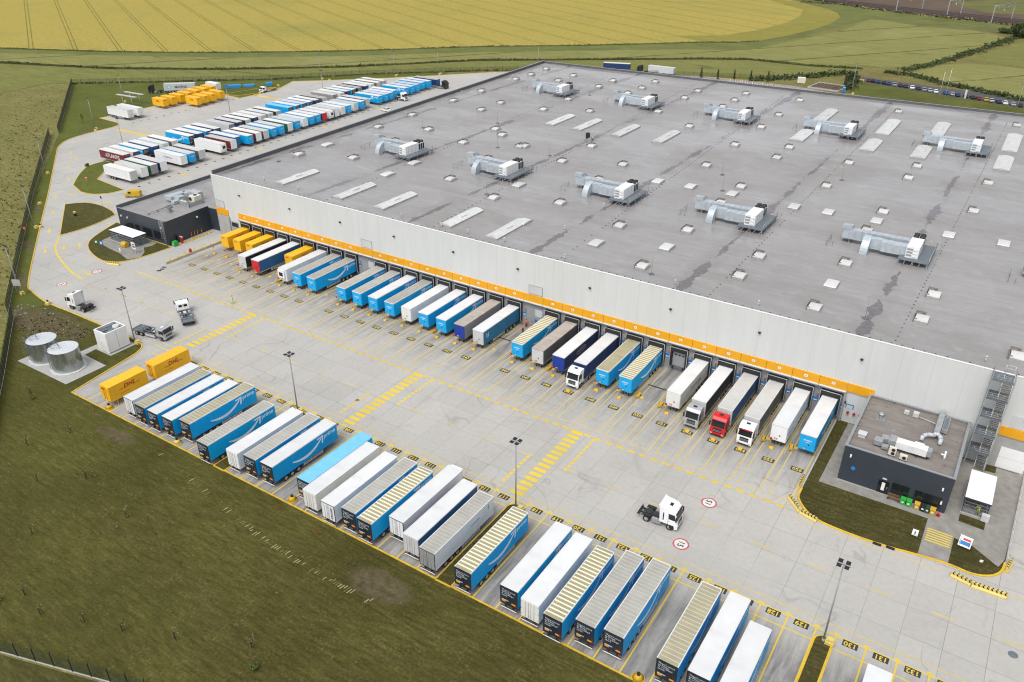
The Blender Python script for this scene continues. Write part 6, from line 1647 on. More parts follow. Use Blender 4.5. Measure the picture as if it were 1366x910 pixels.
# ------------------------------------------------------------------ lamp posts on the lot and yard
def lamp(x, y, h, label, heads=4, rz=0.0, base=True, z=0.0, group='tall lamp posts'):
    t = thing('lamp_post', label, 'lamp post', (x, y, z), rz, group)
    part('pole', cached(('pole', h), lambda: MB().cyl((0, 0, 0), (0, 0, h), .12, .075, n=10).cyl((0, 0, 0), (0, 0, .5), .2, n=10).mesh('pole', M['midgrey'])), t)
    part('cross_arm', cached(('arm', h, heads), lambda: MB().box(-.75, .75, -.04, .04, h - .04, h + .06).box(-.04, .04, -.5, .5, h - .04, h + .06).mesh('cross_arm', M['steel'])), t)
    for i in range(heads):
        sx, sy = (-1, 1)[i % 2], (-1, 1)[i // 2] if heads > 2 else 0
        part('lamp_head', cached('lhead', lambda: MB().profile([(-.26, .0), (-.26, .1), (.26, .15), (.26, .04)], -.25, .25).mesh('lamp_head', M['black'])), t, (sx * .42, sy * .42, h + .02), (0, 0, 0 if sy >= 0 else math.pi))
    if base:
        part('concrete_base', cached('lbase', lambda: MB().prism([(-.5, -.45), (.5, -.45), (.5, .45), (-.5, .45)], 0, .4, 0).prism([(-.36, -.32), (.36, -.32), (.36, .32), (-.36, .32)], .4, .75, 0).mesh('concrete_base', M['paleyellow'])), t, (.7, .15, 0))
    return t
lamp(12.0, -31.5, 12.4, 'tall floodlight post on the grass strip between empty bays', z=.1)
lamp(-31.6, -31.6, 12.0, 'tall floodlight post on the grass strip behind the lone blue trailer', z=.1)
lamp(-76.9, -30.9, 11.3, 'tall floodlight post behind a plain white box trailer', z=.1)
lamp(-122.3, -31.2, 11.9, 'tall floodlight post beside the white pump house')
lamp(-164.0, -31.4, 11.5, 'lamp post carrying a sign board at the bend of the boundary kerb', heads=2)
lamp(-201.6, -7.0, 11.5, 'lamp post on the verge halfway along the boundary road', heads=2)
lamp(-245.8, 21.8, 11.5, 'lamp post by the gap in the boundary fence', heads=2)
lamp(-284.9, 63.6, 11.5, 'lamp post with yellow bases at the lawn corner of the lot', heads=2)
lamp(-317.0, 97.6, 11.0, 'lamp post standing on the far lot lawn', heads=2)
lamp(-246.9, 50.6, 11.5, 'lamp post rising behind the lettered dark red trailer', heads=2, base=False)
lamp(-259.5, 107.0, 11.5, 'lamp post in the lot aisle before the yellow boxes', heads=4)
lamp(-250.4, 150.7, 11.5, 'lamp post in the lot aisle beside the second gap', heads=4, base=False)
lamp(-281.0, 180.0, 11.5, 'lamp post at the bend of the back kerb', heads=2)
lamp(-256.0, 205.5, 11.5, 'lamp post on the back kerb behind the blue trailers', heads=2)
lamp(-240.0, 220.0, 11.5, 'lamp post on the back kerb near the warehouse corner', heads=2)
lamp(-205.0, 258.0, 11.5, 'lamp post on the back kerb just left of the roof corner', heads=2)
lamp(-56.6, 284.5, 13.0, 'lamp post beside the blue cabin behind the warehouse', heads=2)
lamp(8.4, 279.5, 12.0, 'lamp post on the car park lawn at the edge of view', heads=2)
solo('flag_pole', MB().cyl((0, 0, 0), (0, 0, 13), .07, .05, n=6).mesh('flag_pole', M['alu']), 'thin bare flagpole on the car park lawn', 'flagpole', (-21.2, 285.2, 0), 0, 'bare flagpoles')
solo('flag_pole', MB().cyl((0, 0, 0), (0, 0, 15), .07, .05, n=6).mesh('flag_pole', M['alu']), 'taller bare flagpole beside a thin one on the lawn', 'flagpole', (-18.7, 282.9, 0), 0, 'bare flagpoles')
fl = thing('banner_flag', 'white banner flag on the car park lawn', 'flag', (-12.0, 288.6, 0))
part('pole', MB().cyl((0, 0, 0), (0, 0, 6.5), .06, n=6).mesh('pole', M['alu']), fl); part('cloth', MB().box(.05, .7, -.03, .03, 2.6, 6.2).mesh('cloth', M['lightgrey']), fl)
ts = thing('traffic_board', 'grey sign board on posts below the bend lamp', 'sign', (-163.2, -31.9, 0), .5)
part('board', MB().box(-.9, .9, -.04, .04, 2.4, 3.9).mesh('board', M['alu']), ts)
for s in (-.6, .6): part('post', MB().cyl((s, .1, 0), (s, .1, 3.8), .05, n=6).mesh('post', M['steel']), ts)

# ------------------------------------------------------------------ yellow blocks and stakes
def block(x, y, label, rz=0.0, m='paleyellow', group='yellow concrete blocks'):
    t = thing('concrete_block', label, 'concrete block', (x, y, 0), rz, group)
    part('foot', cached(('cbf', m), lambda: MB().prism([(.8 * math.cos(2 * math.pi * k / 12), .7 * math.sin(2 * math.pi * k / 12)) for k in range(12)], 0, .18).cyl((0, 0, .18), (0, 0, .68), .7, .25, n=12).mesh('foot', M[m])), t)
    part('cap', cached('cbc', lambda: MB().cyl((0, 0, .72), (0, 0, .98), .24, .18, n=10).mesh('cap', M['black'])), t)
    return t
for x, y, lk, m in ((-105.3, -48.0, 'orange yellow cone block behind the first swap body', 'safety'), (-86.7, -48.0, 'yellow cone block behind the blue arrow trailer near the tanks', 'paleyellow'), (-60.4, -47.8, 'orange yellow cone block beside the light blue roofed trailer', 'safety'), (-4.3, -48.2, 'yellow cone block on the kerb of an empty bay', 'safety')):
    block(x, y, lk, 0, m)
for x, y, lk in ((-219.4, 4.6, 'yellow block on the verge farthest along the boundary road'), (-153.8, -30.9, 'yellow block on the kerb before the bare earth'), (-200.6, -5.9, 'yellow block at the foot of the boundary road lamp'), (-282.3, 62.2, 'yellow block on the lawn corner kerb')):
    block(x, y, lk)
for k, (x, y) in enumerate(((-279.0, 137.0), (-280.8, 141.5), (-281.5, 152.0), (-287, 158), (-256, 207), (-240, 222), (-206, 260), (-276, 180.5))):
    block(x, y, f'yellow block on the back kerb of the lot, {ordw(k + 1)} from the yellow boxes')
for k, (x, y) in enumerate(((-87.4, -50.0), (-60.5, -50.3), (-106.5, -50.0), (-52, -51.0))):
    solo('marker_stake', MB().box(-.04, .04, -.04, .04, 0, .8).box(-.06, .06, -.05, .05, .5, .75).mesh('marker_stake', M['redlamp']), 'small red marker stake in the lawn beside the yellow kerb', 'stake', (x, y, 0), 0, 'red stakes along the lawn')
# striped barriers
def barrier(x, y, rz, L, label):
    t = thing('water_barrier', label, 'barrier', (x, y, 0), rz, 'yellow and black barriers')
    part('body', cached(('wb', L), lambda: MB().profile([(-.28, 0), (-.28, .18), (-.1, .4), (-.1, .85), (.1, .85), (.1, .4), (.28, .18), (.28, 0)], 0, L).mesh('body', M['paleyellow'], bevel=.03)), t)
    def stripes():
        b = MB(); n = int(L / .5)
        for k in range(n):
            xx = .25 + k * .5
            b.face([(xx, -.108, .45), (xx + .2, -.108, .45), (xx + .08, -.108, .8), (xx - .12, -.108, .8)])
            b.face([(xx, -.1, .856), (xx + .2, -.1, .856), (xx + .2, .1, .856), (xx, .1, .856)])
        return b.mesh('stripe_marking', M['black'])
    part('stripe_marking', cached(('wbs', L), stripes), t)
barrier(.9, -7.4, math.atan2(-2.6, 2.4), 3.4, 'striped barrier piece at the office kerb nearer the docks')
barrier(3.2, -9.9, math.atan2(-.7, 2.8), 2.6, 'striped barrier piece at the office kerb farther from the docks')
barrier(23.2, -11.4, math.atan2(-.55, 2.4), 2.5, 'shorter striped barrier before the sign island')
barrier(25.7, -12.0, math.atan2(.1, 4), 4.0, 'longer striped barrier before the sign island')
barrier(29.2, -7.0, math.atan2(2.7, .5), 2.6, 'striped barrier at the end of the low wall')
barrier(1.4, -4.6, math.pi / 2, 3.2, 'striped barrier beside the last dock kerb')
barrier(-162.8, -10.8, .35, 3.2, 'striped barrier at the gatehouse island')
# signs
def sign(x, y, rz, label, h, w, hh, face, stripes=(), z=0.0, tilt=0.0, cat='sign', legs=1):
    t = thing('road_sign', label, cat, (x, y, z), rz)
    fb = MB().box(-w / 2, w / 2, -.03, .03, 0, hh)
    f = part('panel', fb.mesh('panel', M[face]), t, (0, 0, h - hh), (tilt, 0, 0))
    for k, (x0, x1, z0, z1, m) in enumerate(stripes):
        part('sign_print', MB().box(x0, x1, -.04, -.03, z0, z1).mesh('sign_print', M[m]), f)
    for s in ((0,) if legs == 1 else (-w * .4, w * .4)):
        part('post', MB().cyl((s, .06, 0), (s, .06, max(.3, h - .02)), .04, n=6).mesh('post', M['steel']), t)
    return t
sign(23.9, -5.3, -.12, 'white board with red and blue bars on the sign island', 1.9, 1.55, 1.5, 'signwhite', ((-.35, .65, .9, 1.2, 'signred'), (-.55, .6, .25, .78, 'signblue')), .1, -.5, legs=2)
sign(17.9, -6.4, 0, 'small white notice with black print on the office lawn', 1.2, .75, .9, 'signwhite', ((-.1, .1, .3, .6, 'black'), (-.25, .25, .1, .2, 'midgrey')), .1, -.3)
sign(26.2, -7.5, .3, 'tiny white sign on a post at the tip of the sign island', 1.0, .4, .35, 'signwhite', (), .1)
sign(-163.0, -3.2, 0, 'white board with red and blue bars before the gatehouse', 2.9, 1.5, 1.7, 'signwhite', ((-.5, .6, 1.0, 1.35, 'signred'), (-.5, .6, .3, .85, 'signblue')), .1, 0, legs=2)
sign(-173.0, -5.6, .5, 'blue sign with white arrow on the gatehouse island', 1.9, .9, 1.0, 'signblue', ((-.2, .15, .2, .8, 'signwhite'),), .1)
sign(-176.4, -5.0, .5, 'small round white sign on the gatehouse island', 1.0, .5, .5, 'signwhite', (), .1)
sign(-165.2, -5.6, 0, 'white sign at the end of the gatehouse path', 1.7, .6, .8, 'signwhite', (), .1)
ne = lambda: MB().cyl((0, -.04, 0), (0, .0, 0), .42, n=20, m=0).box(-.3, .3, -.05, -.04, -.08, .08, 1).mesh('panel', [M['signred'], M['signwhite']])
for x, y, lk, rz in ((-197.9, -11.3, 'round red no entry sign on the boundary verge', .5), (-224.5, 22.6, 'round red no entry sign on the lot lawn island', .6)):
    t = thing('road_sign', lk, 'sign', (x, y, .0), rz)
    part('panel', ne(), t, (0, 0, 2.1)); part('post', MB().cyl((0, .03, 0), (0, .03, 2.3), .04, n=6).mesh('post', M['steel']), t)
t = thing('road_sign', 'black round sign on a thin post at the triangle island', 'sign', (-199.0, 11.6, .1)); part('panel', MB().cyl((0, -.03, 3.6), (0, .03, 3.6), .4, n=16).mesh('panel', M['black']), t); part('post', MB().cyl((0, 0, 0), (0, 0, 3.6), .04, n=6).mesh('post', M['steel']), t)
solo('hydrant_post', MB().box(-.35, .35, -.25, .25, 0, .8, 0).box(-.3, .3, -.3, .3, .8, 1.3, 1).mesh('hydrant_post', [M['black'], M['paleyellow']]), 'black and cream post in the triangle island', 'hydrant', (-200.8, 4.2, .1))
for k, (x, y) in enumerate(((-242, 33.5), (-246.5, 25.2), (-252, 30))):
    if k == 0: solo('bollard_barrier', MB().box(-.25, .25, -.8, .8, 0, 1.0).mesh('bollard_barrier', M['stone'], bevel=.05), 'dark striped block at the tip of the lot lawn island', 'barrier', (x, y, 0), .5)
solo('drain_cover', MB().cyl((0, 0, 0), (0, 0, .015), .55, n=20).mesh('drain_cover', M['steel_dark']), 'round dark drain cover on the open yard', 'drain cover', (31.2, -21.2, .0))
solo('drain_cover', MB().cyl((0, 0, 0), (0, 0, .015), .4, n=20).mesh('drain_cover', M['steel_dark']), 'small round drain cover beside the middle crossing', 'drain cover', (-70.8, -22.6, .0))
solo('kerb_drain', MB().box(-.55, .55, -.2, .2, 0, .16).mesh('kerb_drain', M['black']), 'dark gap in the yellow office kerb', 'drain', (13.9, -10.6, 0)); solo('kerb_drain', MB().box(-.55, .55, -.2, .2, 0, .16).mesh('kerb_drain', M['black']), 'second dark gap in the yellow office kerb', 'drain', (15.6, -10.4, 0))
for k, x in enumerate((-27.2, -62.0)):
    solo('drain_channel', MB().box(-2.6, 2.6, -.16, .16, 0, .012).mesh('drain_channel', M['black']), ('dark drain channel across the empty dock', 'dark drain channel before the orange workers')[k], 'drain', (x, 10.2, 0))
# ------------------------------------------------------------------ wheel chocks, trestles and guides at the docks
TRUCK = {9: 'w', 4: 's', 3: 'r', 2: 'w'}
def chock(x, y, label, disc=True):
    t = thing('wheel_chock', label, 'wheel chock', (x, y, 0), random.uniform(-.2, .2), 'yellow wheel chocks with red discs')
    part('wedge', cached('chw', lambda: MB().profile([(-.3, 0), (-.25, .1), (.05, .28), (.28, .28), (.32, 0)], -.34, .34).box(-.5, -.38, -.25, .4, .0, .14).mesh('wedge', M['safety'], bevel=.02)), t)
    if disc:
        part('mast', cached('chm', lambda: MB().cyl((-.3, .2, .2), (-.3, .2, 1.75), .045, n=6).mesh('mast', M['safety'])), t)
        part('disc', cached('chd', lambda: MB().cyl((-.3, .15, 1.75), (-.3, .25, 1.75), .21, n=14).mesh('disc', M['redlamp'])), t)
    return t
def trestle(x, y, label):
    t = thing('trailer_trestle', label, 'trestle', (x, y, 0), 0, 'yellow trestles under docked trailers')
    def leg(s): return MB().cyl((s * .42, -.3, 0), (s * .15, 0, 1.0), .05, n=6).cyl((s * .42, .3, 0), (s * .15, 0, 1.0), .05, n=6).mesh('leg', M['safety'])
    for s in (-1, 1):
        part('leg', cached(('trl', s), lambda: leg(s)), t)
        part('wheel', cached(('trw',), lambda: MB().cyl((-.06, 0, 0), (.06, 0, 0), .2, n=12).mesh('wheel', M['tyre'])), t, (s * .5, -.25, .2))
    part('head', cached('trh', lambda: MB().box(-.35, .35, -.2, .2, .98, 1.08).cyl((0, 0, .5), (0, 0, 1.0), .07, n=8).mesh('head', M['safety'])), t)
SWB = (27, 30, 31, 32)
for i in range(NSLOT):
    if i in (0, 6, 13, 23): continue
    x = slot_x(i)
    if i in TRUCK: chock(x - .1, .35, f'yellow chock before the lorry cab at the {dock(i)}', False)
    elif i in SWB: chock(x - 1.2, 7.6, f'yellow red-disc chock before the swap body, {dock(i)}')
    else:
        chock(x - .55, 3.3, f'yellow red-disc chock before the trailer at the {dock(i)}')
        trestle(x + .05, 5.0, f'yellow trestle under the trailer at the {dock(i)}')
for i in (0, 1, 2, 5, 6, 10, 16, 26):
    t = thing('hose_trolley', f'low yellow and black trolley at the {dock(i)}', 'trolley', (slot_x(i) - 2.35 if i != 2 else slot_x(i) - 1.9, 4.9 if i != 6 else 5.6, 0), .15, 'yellow trolleys between docks')
    part('tray', cached('htr', lambda: MB().box(-.25, .25, -.8, .8, .2, .4).box(-.22, .22, -.9, -.75, .4, .9).mesh('tray', M['safety'])), t)
    for s in (-.28, .28): part('wheel', cached('htw', lambda: MB().cyl((-.05, 0, 0), (.05, 0, 0), .2, n=10).mesh('wheel', M['tyre'])), t, (s, .4, .2))
for k, y in enumerate((8.0, 9.4, 10.6, 11.6, 12.6, 13.8, 15.0, 16.2, 19.2)):
    chock(-158.6 - .05 * k, y, f'yellow chock stored along the gatehouse wall, {ordw(k + 1)} from its corner', 2 <= k <= 5)
solo('rail_fence_post', MB().box(-.25, .25, -.25, .25, 0, 1.5).mesh('rail_fence_post', M['redlamp']), 'dark red post on the dock ramp wall by the gatehouse', 'post', (-150.9, 4.1, 0))
rw = thing('ramp_wall', 'low yellow topped ramp wall beside the last swap body', 'wall', (0, 0, 0))
part('base', MB().box(-150.9, -150.6, -3.2, 16.8, 0, .55).mesh('base', M['kerb_g']), rw); part('coping', MB().box(-150.95, -150.55, -3.2, 16.8, .55, .63).mesh('coping', M['kerb_y']), rw)
for k in range(7): part('rail_post', cached('rwp', lambda: MB().cyl((0, 0, .6), (0, 0, 1.5), .04, n=5).mesh('rail_post', M['steel'])), rw, (-150.75, -2 + k * 2.4, 0))
for k, (x, y) in enumerate(((-148.8, -6.6), (-149.0, -5.6), (-149.6, -4.6))):
    solo('rubber_stop', MB().box(-.5, .5, -.12, .12, 0, .18).mesh('rubber_stop', M['black']), 'black rubber stop at the foot of the ramp wall', 'kerb stop', (x, y, 0), .6, 'rubber stops by the ramp wall')
gb = bin_(-158.9, 5.6, 'binGreen', 'bright green bin at the gatehouse corner'); gb.scale = (1.6, 1.6, 1.1)
solo('fire_point', MB().box(-.25, .25, -.2, .2, 0, 1.7, 0).box(-.6, .6, -.1, .1, 1.7, 1.95, 1).mesh('fire_point', [M['red'], M['lightgrey']]), 'red and grey equipment stand by the gatehouse corner', 'stand', (-158.9, 7.6, 0))
# small yellow van and other light vehicles
def car(x, y, rz, m, label, group, van=False):
    t = thing('parked_van' if van else 'parked_car', label, 'van' if van else 'car', (x, y, 0), rz, group)
    hh = 2.0 if van else 1.48
    def bd():
        P = [(-2.1, .32), (-2.15, .8), (-2.0, .98), (-1.55, hh - .02 if van else .98), (2.05, .78), (2.15, .5), (2.1, .3)]
        if van: P = [(-2.3, .32), (-2.35, hh - .1), (-2.2, hh), (1.0, hh), (1.65, 1.15), (2.25, .95), (2.35, .4), (2.3, .3)]
        else: P = [(-2.1, .32), (-2.17, .85), (-1.95, 1.0), (-1.45, 1.05), (.75, 1.0), (1.95, .82), (2.17, .55), (2.1, .3)]
        return MB().profile(P, -.88, .88).mesh('body', M[m], bevel=.06)
    part('body', cached(('carb', m, van), bd), t)
    if not van:
        part('cabin', cached(('carc',), lambda: MB().profile([(-1.75, 1.0), (-1.2, 1.42), (.05, 1.42), (.85, 1.0)], -.78, .78).mesh('cabin', M['glass'], bevel=.05)), t)
        part('roof', cached(('carr', m), lambda: MB().box(-.72, .72, -1.2, .05, 1.41, 1.47).mesh('roof', M[m], bevel=.025)), t)
    else:
        part('windscreen', cached('vws', lambda: MB().face([(-.78, 1.66, 1.2), (.78, 1.66, 1.2), (.72, 1.06, 1.93), (-.72, 1.06, 1.93)]).box(-.9, -.885, .2, 1.0, 1.2, 1.8).box(.885, .9, .2, 1.0, 1.2, 1.8).mesh('windscreen', M['glass'])), t, (0, .03, .02))
    for sx in (-1, 1):
        for sy in (-1.32, 1.35):
            part('wheel', wheel_mesh(.32, .22), t, (sx * .82, sy, .32))
    return t
yv = car(-202.0, 23.2, 2.15, 'safety', 'yellow van on the lane behind the gatehouse', None, True)
CC = ['maroon', 'black', 'navy', 'black', 'navy', 'midgrey', 'chassis', 'chassis', 'cabwhite', 'chassis', 'midgrey', 'silver', 'cabwhite', 'midblue', 'silver', 'navy', 'chassis', 'black', 'maroon', 'safety', 'silver', 'navy', 'cabwhite', 'silver', 'chassis']
CN = {'maroon': 'dark red', 'black': 'black', 'navy': 'navy', 'midgrey': 'grey', 'chassis': 'charcoal', 'cabwhite': 'white', 'midblue': 'blue', 'silver': 'silver', 'safety': 'yellow'}
M['carblack'] = M['black']
for k, (x, y) in enumerate(CARS):
    car(x, y, R(14 if k % 4 else 12), CC[k], f'{CN[CC[k]]} car, {ordw(k + 1)} along the car park from the fenced corner', 'cars parked beyond the warehouse')
car(-210.5, 146.2, 1.4, 'cabwhite', 'white car half hidden by the warehouse parapet', None)
car(-218.9, 197.0 - 2.4, 1.75, 'midgrey', 'grey van shaped car by the dark cab at the far lot end', None)
sgt = solo('striped_gate', MB().box(-2.4, 2.4, -.08, .08, .7, 1.2).box(-2.3, -2.1, -.1, .1, 0, 1.2).box(2.1, 2.3, -.1, .1, 0, 1.2).mesh('striped_gate', M['paleyellow']), 'pale yellow barrier at the car park entrance', 'gate', (-60.0, 316.0, 0), -.3)

# ------------------------------------------------------------------ fences
FENCE_FAR, FENCE_NEAR = mesh_fence_mat('dark_green_fence_mesh', (.016, .034, .022), .80), mesh_fence_mat('green_wire_mesh', (.03, .055, .04), .30)
M['fence'] = paint('dark_green_fence_post', (.012, .022, .016), .6, .1)
def fence(pts, label, mat, h=2.4, step=2.5, plinth=True, cat='fence', lean=0.0):
    t = thing('mesh_fence', label, cat, (0, 0, 0), 0, None)
    pb, pl = MB(), MB()
    for (x0, y0), (x1, y1) in zip(pts, pts[1:]):
        d = math.hypot(x1 - x0, y1 - y0); n = max(1, round(d / step)); a = math.atan2(y1 - y0, x1 - x0)
        pb.face([(x0, y0, .1), (x1, y1, .1), (x1, y1, h - .05), (x0, y0, h - .05)])
        pl.seg(x0, y0, x1, y1, .12, .10)
        ux, uy = math.cos(a), math.sin(a)
        nx, ny = -uy * .06, ux * .06
        pl.face([(x0 - nx, y0 - ny, -.1), (x1 - nx, y1 - ny, -.1), (x1 - nx, y1 - ny, .10), (x0 - nx, y0 - ny, .10)])
        for k in range(n):
            part('post', cached(('fpost', h), lambda: MB().box(-.045, .045, -.045, .045, 0, h).cyl((0, 0, h), (.0, .22, h + .3), .035, n=5).mesh('post', M['fence'])), t, (x0 + (x1 - x0) * k / n, y0 + (y1 - y0) * k / n, 0), (0, 0, a))
    part('mesh_panel', pb.mesh('mesh_panel', mat), t)
    if plinth: part('plinth', pl.mesh('plinth', M['kerb_g']), t)
    return t
fence([(-372.5, 107.8), (-290.6, 52.4)], 'dark green screen fence between the meadow and the far lot lawn', FENCE_FAR, 2.7)
fence([(-291.5, 49.5), (-228, 7.4), (-180, -23.4)], 'dark green screen fence along the boundary road', FENCE_FAR, 2.6)
fence([(-180, -23.4), (-156.6, -38.2)], 'dark green screen fence between the meadow and the road bend', FENCE_FAR, 2.5)
fence([(-153.6, -38.6), (-131.7, -52.2), (-107.6, -67.8)], 'green wire fence on a pale kerb past the water tanks', FENCE_FAR, 2.4, 2.6)
fence([(-82, -89.8), (-69.0, -85.9), (-54.2, -81.3), (-38, -76.2)], 'thin wire fence with leaning black posts across the lawn corner', FENCE_NEAR, 2.2, 2.6)
BF = BACKFENCE
fence(BF[0:3], 'thin wire fence behind the yellow boxes', FENCE_NEAR, 2.2, 4.0, False)
fence(BF[2:6], 'thin wire fence behind the blue trailers of the lot', FENCE_NEAR, 2.2, 4.0, False)
fence(BF[5:], 'thin wire fence behind the warehouse', FENCE_NEAR, 2.2, 4.5, False)
fence([(-63.5, 327), (-64.5, 305), (-59.5, 288.5)], 'tall dark mesh fence at the fenced car park corner', FENCE_FAR, 3.2, 3.0, False)
gl = thing('low_guard_rail', 'pale low guard rail on the wall beside the stair tower', 'guard rail', (0, 0, 0))
part('rail', MB().seg(29.1, -5.0, 29.7, 17.0, .06, 1.1).face([(29.1, -5.0, .95), (29.7, 17, .95), (29.7, 17, 1.1), (29.1, -5, 1.1)]).mesh('rail', M['alu']), gl)
for k in range(10): part('post', cached('grp', lambda: MB().cyl((0, 0, .4), (0, 0, 1.1), .04, n=5).mesh('post', M['alu'])), gl, (29.1 + .06 * k, -5 + 2.4 * k, 0))
bk = thing('back_guard_rail', 'long pale post and rail guard behind the warehouse', 'guard rail', (0, 0, 0))
for k in range(90):
    x = -112 + k * 1.25
    y = 283.0 - (x + 112) * .135
    part('post', cached('bkp', lambda: MB().box(-.08, .08, -.08, .08, 0, 1.1).mesh('post', M['coping'])), bk, (x, y, 0))
part('rail', MB().face([(-112, 283, .75), (0, 267.9, .75), (0, 267.9, .95), (-112, 283, .95)]).seg(-112, 283, 0, 267.9, .15, .95).mesh('rail', M['safety']), bk)
# ------------------------------------------------------------------ yard clutter behind the warehouse
solo('site_container', MB().box(-1.8, 1.8, -1.3, 1.3, .2, 2.7).mesh('site_container', M['cream_box'], bevel=.05), 'cream site cabin behind the warehouse', 'cabin', (-82.2, 296.5, 0), .3)
pit = thing('rubble_pit', 'concrete edged pit of brown rubble behind the warehouse', 'pit', (-68.6, 293.2, 0), -.15)
part('edge', MB().box(-7.2, 7.2, -6.8, -6.4, 0, .7).box(-7.2, 7.2, 6.4, 6.8, 0, .7).box(-7.2, -6.8, -6.4, 6.4, 0, .7).box(6.8, 7.2, -6.4, 6.4, 0, .7).mesh('edge', M['kerb_g']), pit)
hb = MB()
for k in range(260):
    x, y = random.uniform(-6.6, 6.6), random.uniform(-6.2, 6.2); s = random.uniform(.2, .7)
    hb.box(x - s, x + s, y - s, y + s, 0, .15 + random.uniform(.1, .45))
o = part('rubble', hb.mesh('rubble', M['stone'], fix=False), pit); o['kind'] = 'stuff'
tl = thing('portable_toilet', 'blue portable toilet at the rubble pit corner', 'portable toilet', (-60.3, 286.2, 0), .2)
part('cabin', MB().box(-.6, .6, -.6, .6, .1, 2.2).mesh('cabin', M['toilet_blue'], bevel=.04), tl); part('roof', MB().box(-.62, .62, -.62, .62, 2.2, 2.35).mesh('roof', M['skyblue']), tl); part('door', MB().box(-.4, .4, -.63, -.6, .15, 2.0).mesh('door', M['signblue']), tl)
for k, (x, y, l, h) in enumerate(((-301.0, 143.0, 7.5, 1.6), (-296.8, 149.0, 5.0, 1.2), (-290.5, 155.5, 3.0, 1.8))):
    solo('tarpaulin_heap', MB().profile([(-1.2, 0), (-1.1, h * .8), (-.6, h), (.7, h * .92), (1.2, h * .5), (1.2, 0)], -l / 2, l / 2).mesh('tarpaulin_heap', M['toilet_blue'], bevel=.1), ('long blue covered stack on the back edge of the lot', 'shorter blue covered stack on the back edge of the lot', 'small blue covered stack nearest the carrier lorry')[k], 'covered stack', (x, y, 0), .9, 'blue covered stacks')
def duct_frame(x, y, lk):
    t = thing('roof_frame', lk, 'frame', (x, y, 0), .05, 'pale canopy frames on the lot lawn')
    part('beam', cached('dfb', lambda: MB().box(-6.0, 6.0, -.7, .7, 4.0, 4.22).mesh('beam', M['alu'])), t)
    for xx in (-3, 3): part('post', cached('dfp', lambda: MB().cyl((0, 0, 0), (0, 0, 4.0), .1, n=6).mesh('post', M['alu'])), t, (xx, 0, 0))
duct_frame(-309.5, 94.5, 'long pale canopy frame beside the lawn lamp, nearer the trailers')
duct_frame(-311.5, 99.5, 'long pale canopy frame beside the lawn lamp, nearer the back fence')
# ------------------------------------------------------------------ railway
rl = MB()
for f in (.30, .36, .62, .68):
    P = [(-420 + (-420 - -420) * f, 790 + 30 * f)] + [(a[0] + (c[0] - a[0]) * f, a[1] + (c[1] - a[1]) * f) for a, c in zip(RAIL_N, RAIL_F)] + [(80, 540 + 35 * f)]
    for a, c in zip(P, P[1:]): rl.seg(*a, *c, .35, .75)
struct('railway_rails', rl.mesh('railway_rails', paint('rusty_rail', (.10, .075, .07), .5, .2)))
def portal(p, q, lk):
    t = thing('catenary_portal', lk, 'railway gantry', (0, 0, 0), 0, 'railway gantries')
    for x, y in (p, q):
        part('mast', MB().box(x - .28, x + .28, y - .28, y + .28, 0, 11.5).mesh('mast', M['steel']), t)
    if p != q:
        b = MB(); b.cyl((*p, 11.2), (*q, 11.2), .22, n=6); b.cyl((*p, 10.2), (*q, 10.2), .15, n=6)
        for k in range(9):
            a = Vector((*p, 10.2)).lerp(Vector((*q, 10.2)), k / 9); c = Vector((*p, 11.2)).lerp(Vector((*q, 11.2)), (k + 1) / 9); b.cyl(a, c, .1, n=4)
        for k in (2, 4, 6, 7):
            a = Vector((*p, 10.2)).lerp(Vector((*q, 10.2)), k / 9); b.cyl(a, a - Vector((0, 0, 3.2)), .1, n=4)
        part('cross_beam', b.mesh('cross_beam', M['steel']), t)
        part('insulator', MB().box((p[0] + q[0]) / 2 - .3, (p[0] + q[0]) / 2 + .3, (p[1] + q[1]) / 2 - .3, (p[1] + q[1]) / 2 + .3, 7, 8).mesh('insulator', M['lightgrey']), t)
RP = RAILPOST
portal(RP[0], RP[1], 'grey gantry over the railway, farthest along the line'); portal(RP[2], RP[3], 'grey gantry in the middle of the railway'); portal(RP[4], RP[5], 'grey lattice gantry nearest the round bush'); portal((-160, 640), (-152, 662), 'grey gantry where the railway leaves the view')

# ------------------------------------------------------------------ plants
def leaf_blob(b, cx, cy, cz, rx, ry, rz, n, s, mset=1):
    for _ in range(n):
        while True:
            u, v, w = [random.uniform(-1, 1) for _ in range(3)]
            r2 = u * u + v * v + w * w
            if r2 < 1 and (r2 > .25 or random.random() < .35): break
        k = 1 + .22 * math.sin(5 * u + 3 * v) * math.cos(4 * w + u)
        p = Vector((cx + u * rx * k, cy + v * ry * k, cz + w * rz * k))
        e = Euler((random.uniform(0, 6.3), random.uniform(0, 6.3), random.uniform(0, 6.3))).to_matrix()
        q = s * random.uniform(.6, 1.5)
        b.face([p + e @ Vector(c) * q for c in ((-.5, -.35, 0), (.5, -.25, .1), (.45, .4, 0), (-.4, .35, .12))], random.randrange(mset))
def bush(nm, x, y, r, h, n, s, label, mats, cat='bush', group=None, trunk=True):
    t = thing(nm, label, cat, (x, y, 0), 0, group)
    b = MB()
    for k in range(5):
        a = random.uniform(0, 6.3); d = r * .45
        leaf_blob(b, d * math.cos(a), d * math.sin(a), h * random.uniform(.4, .68), r * .65, r * .65, h * .36, n // 5, s, len(mats))
    part('crown', b.mesh('crown', [M[m] for m in mats], fix=False), t)
    if trunk: part('trunk', MB().cyl((0, 0, 0), (0, 0, h * .5), r * .06, r * .03, n=6).cyl((0, 0, h * .2), (r * .3, 0, h * .6), r * .03, r * .015, n=5).mesh('trunk', M['bark']), t)
    return t
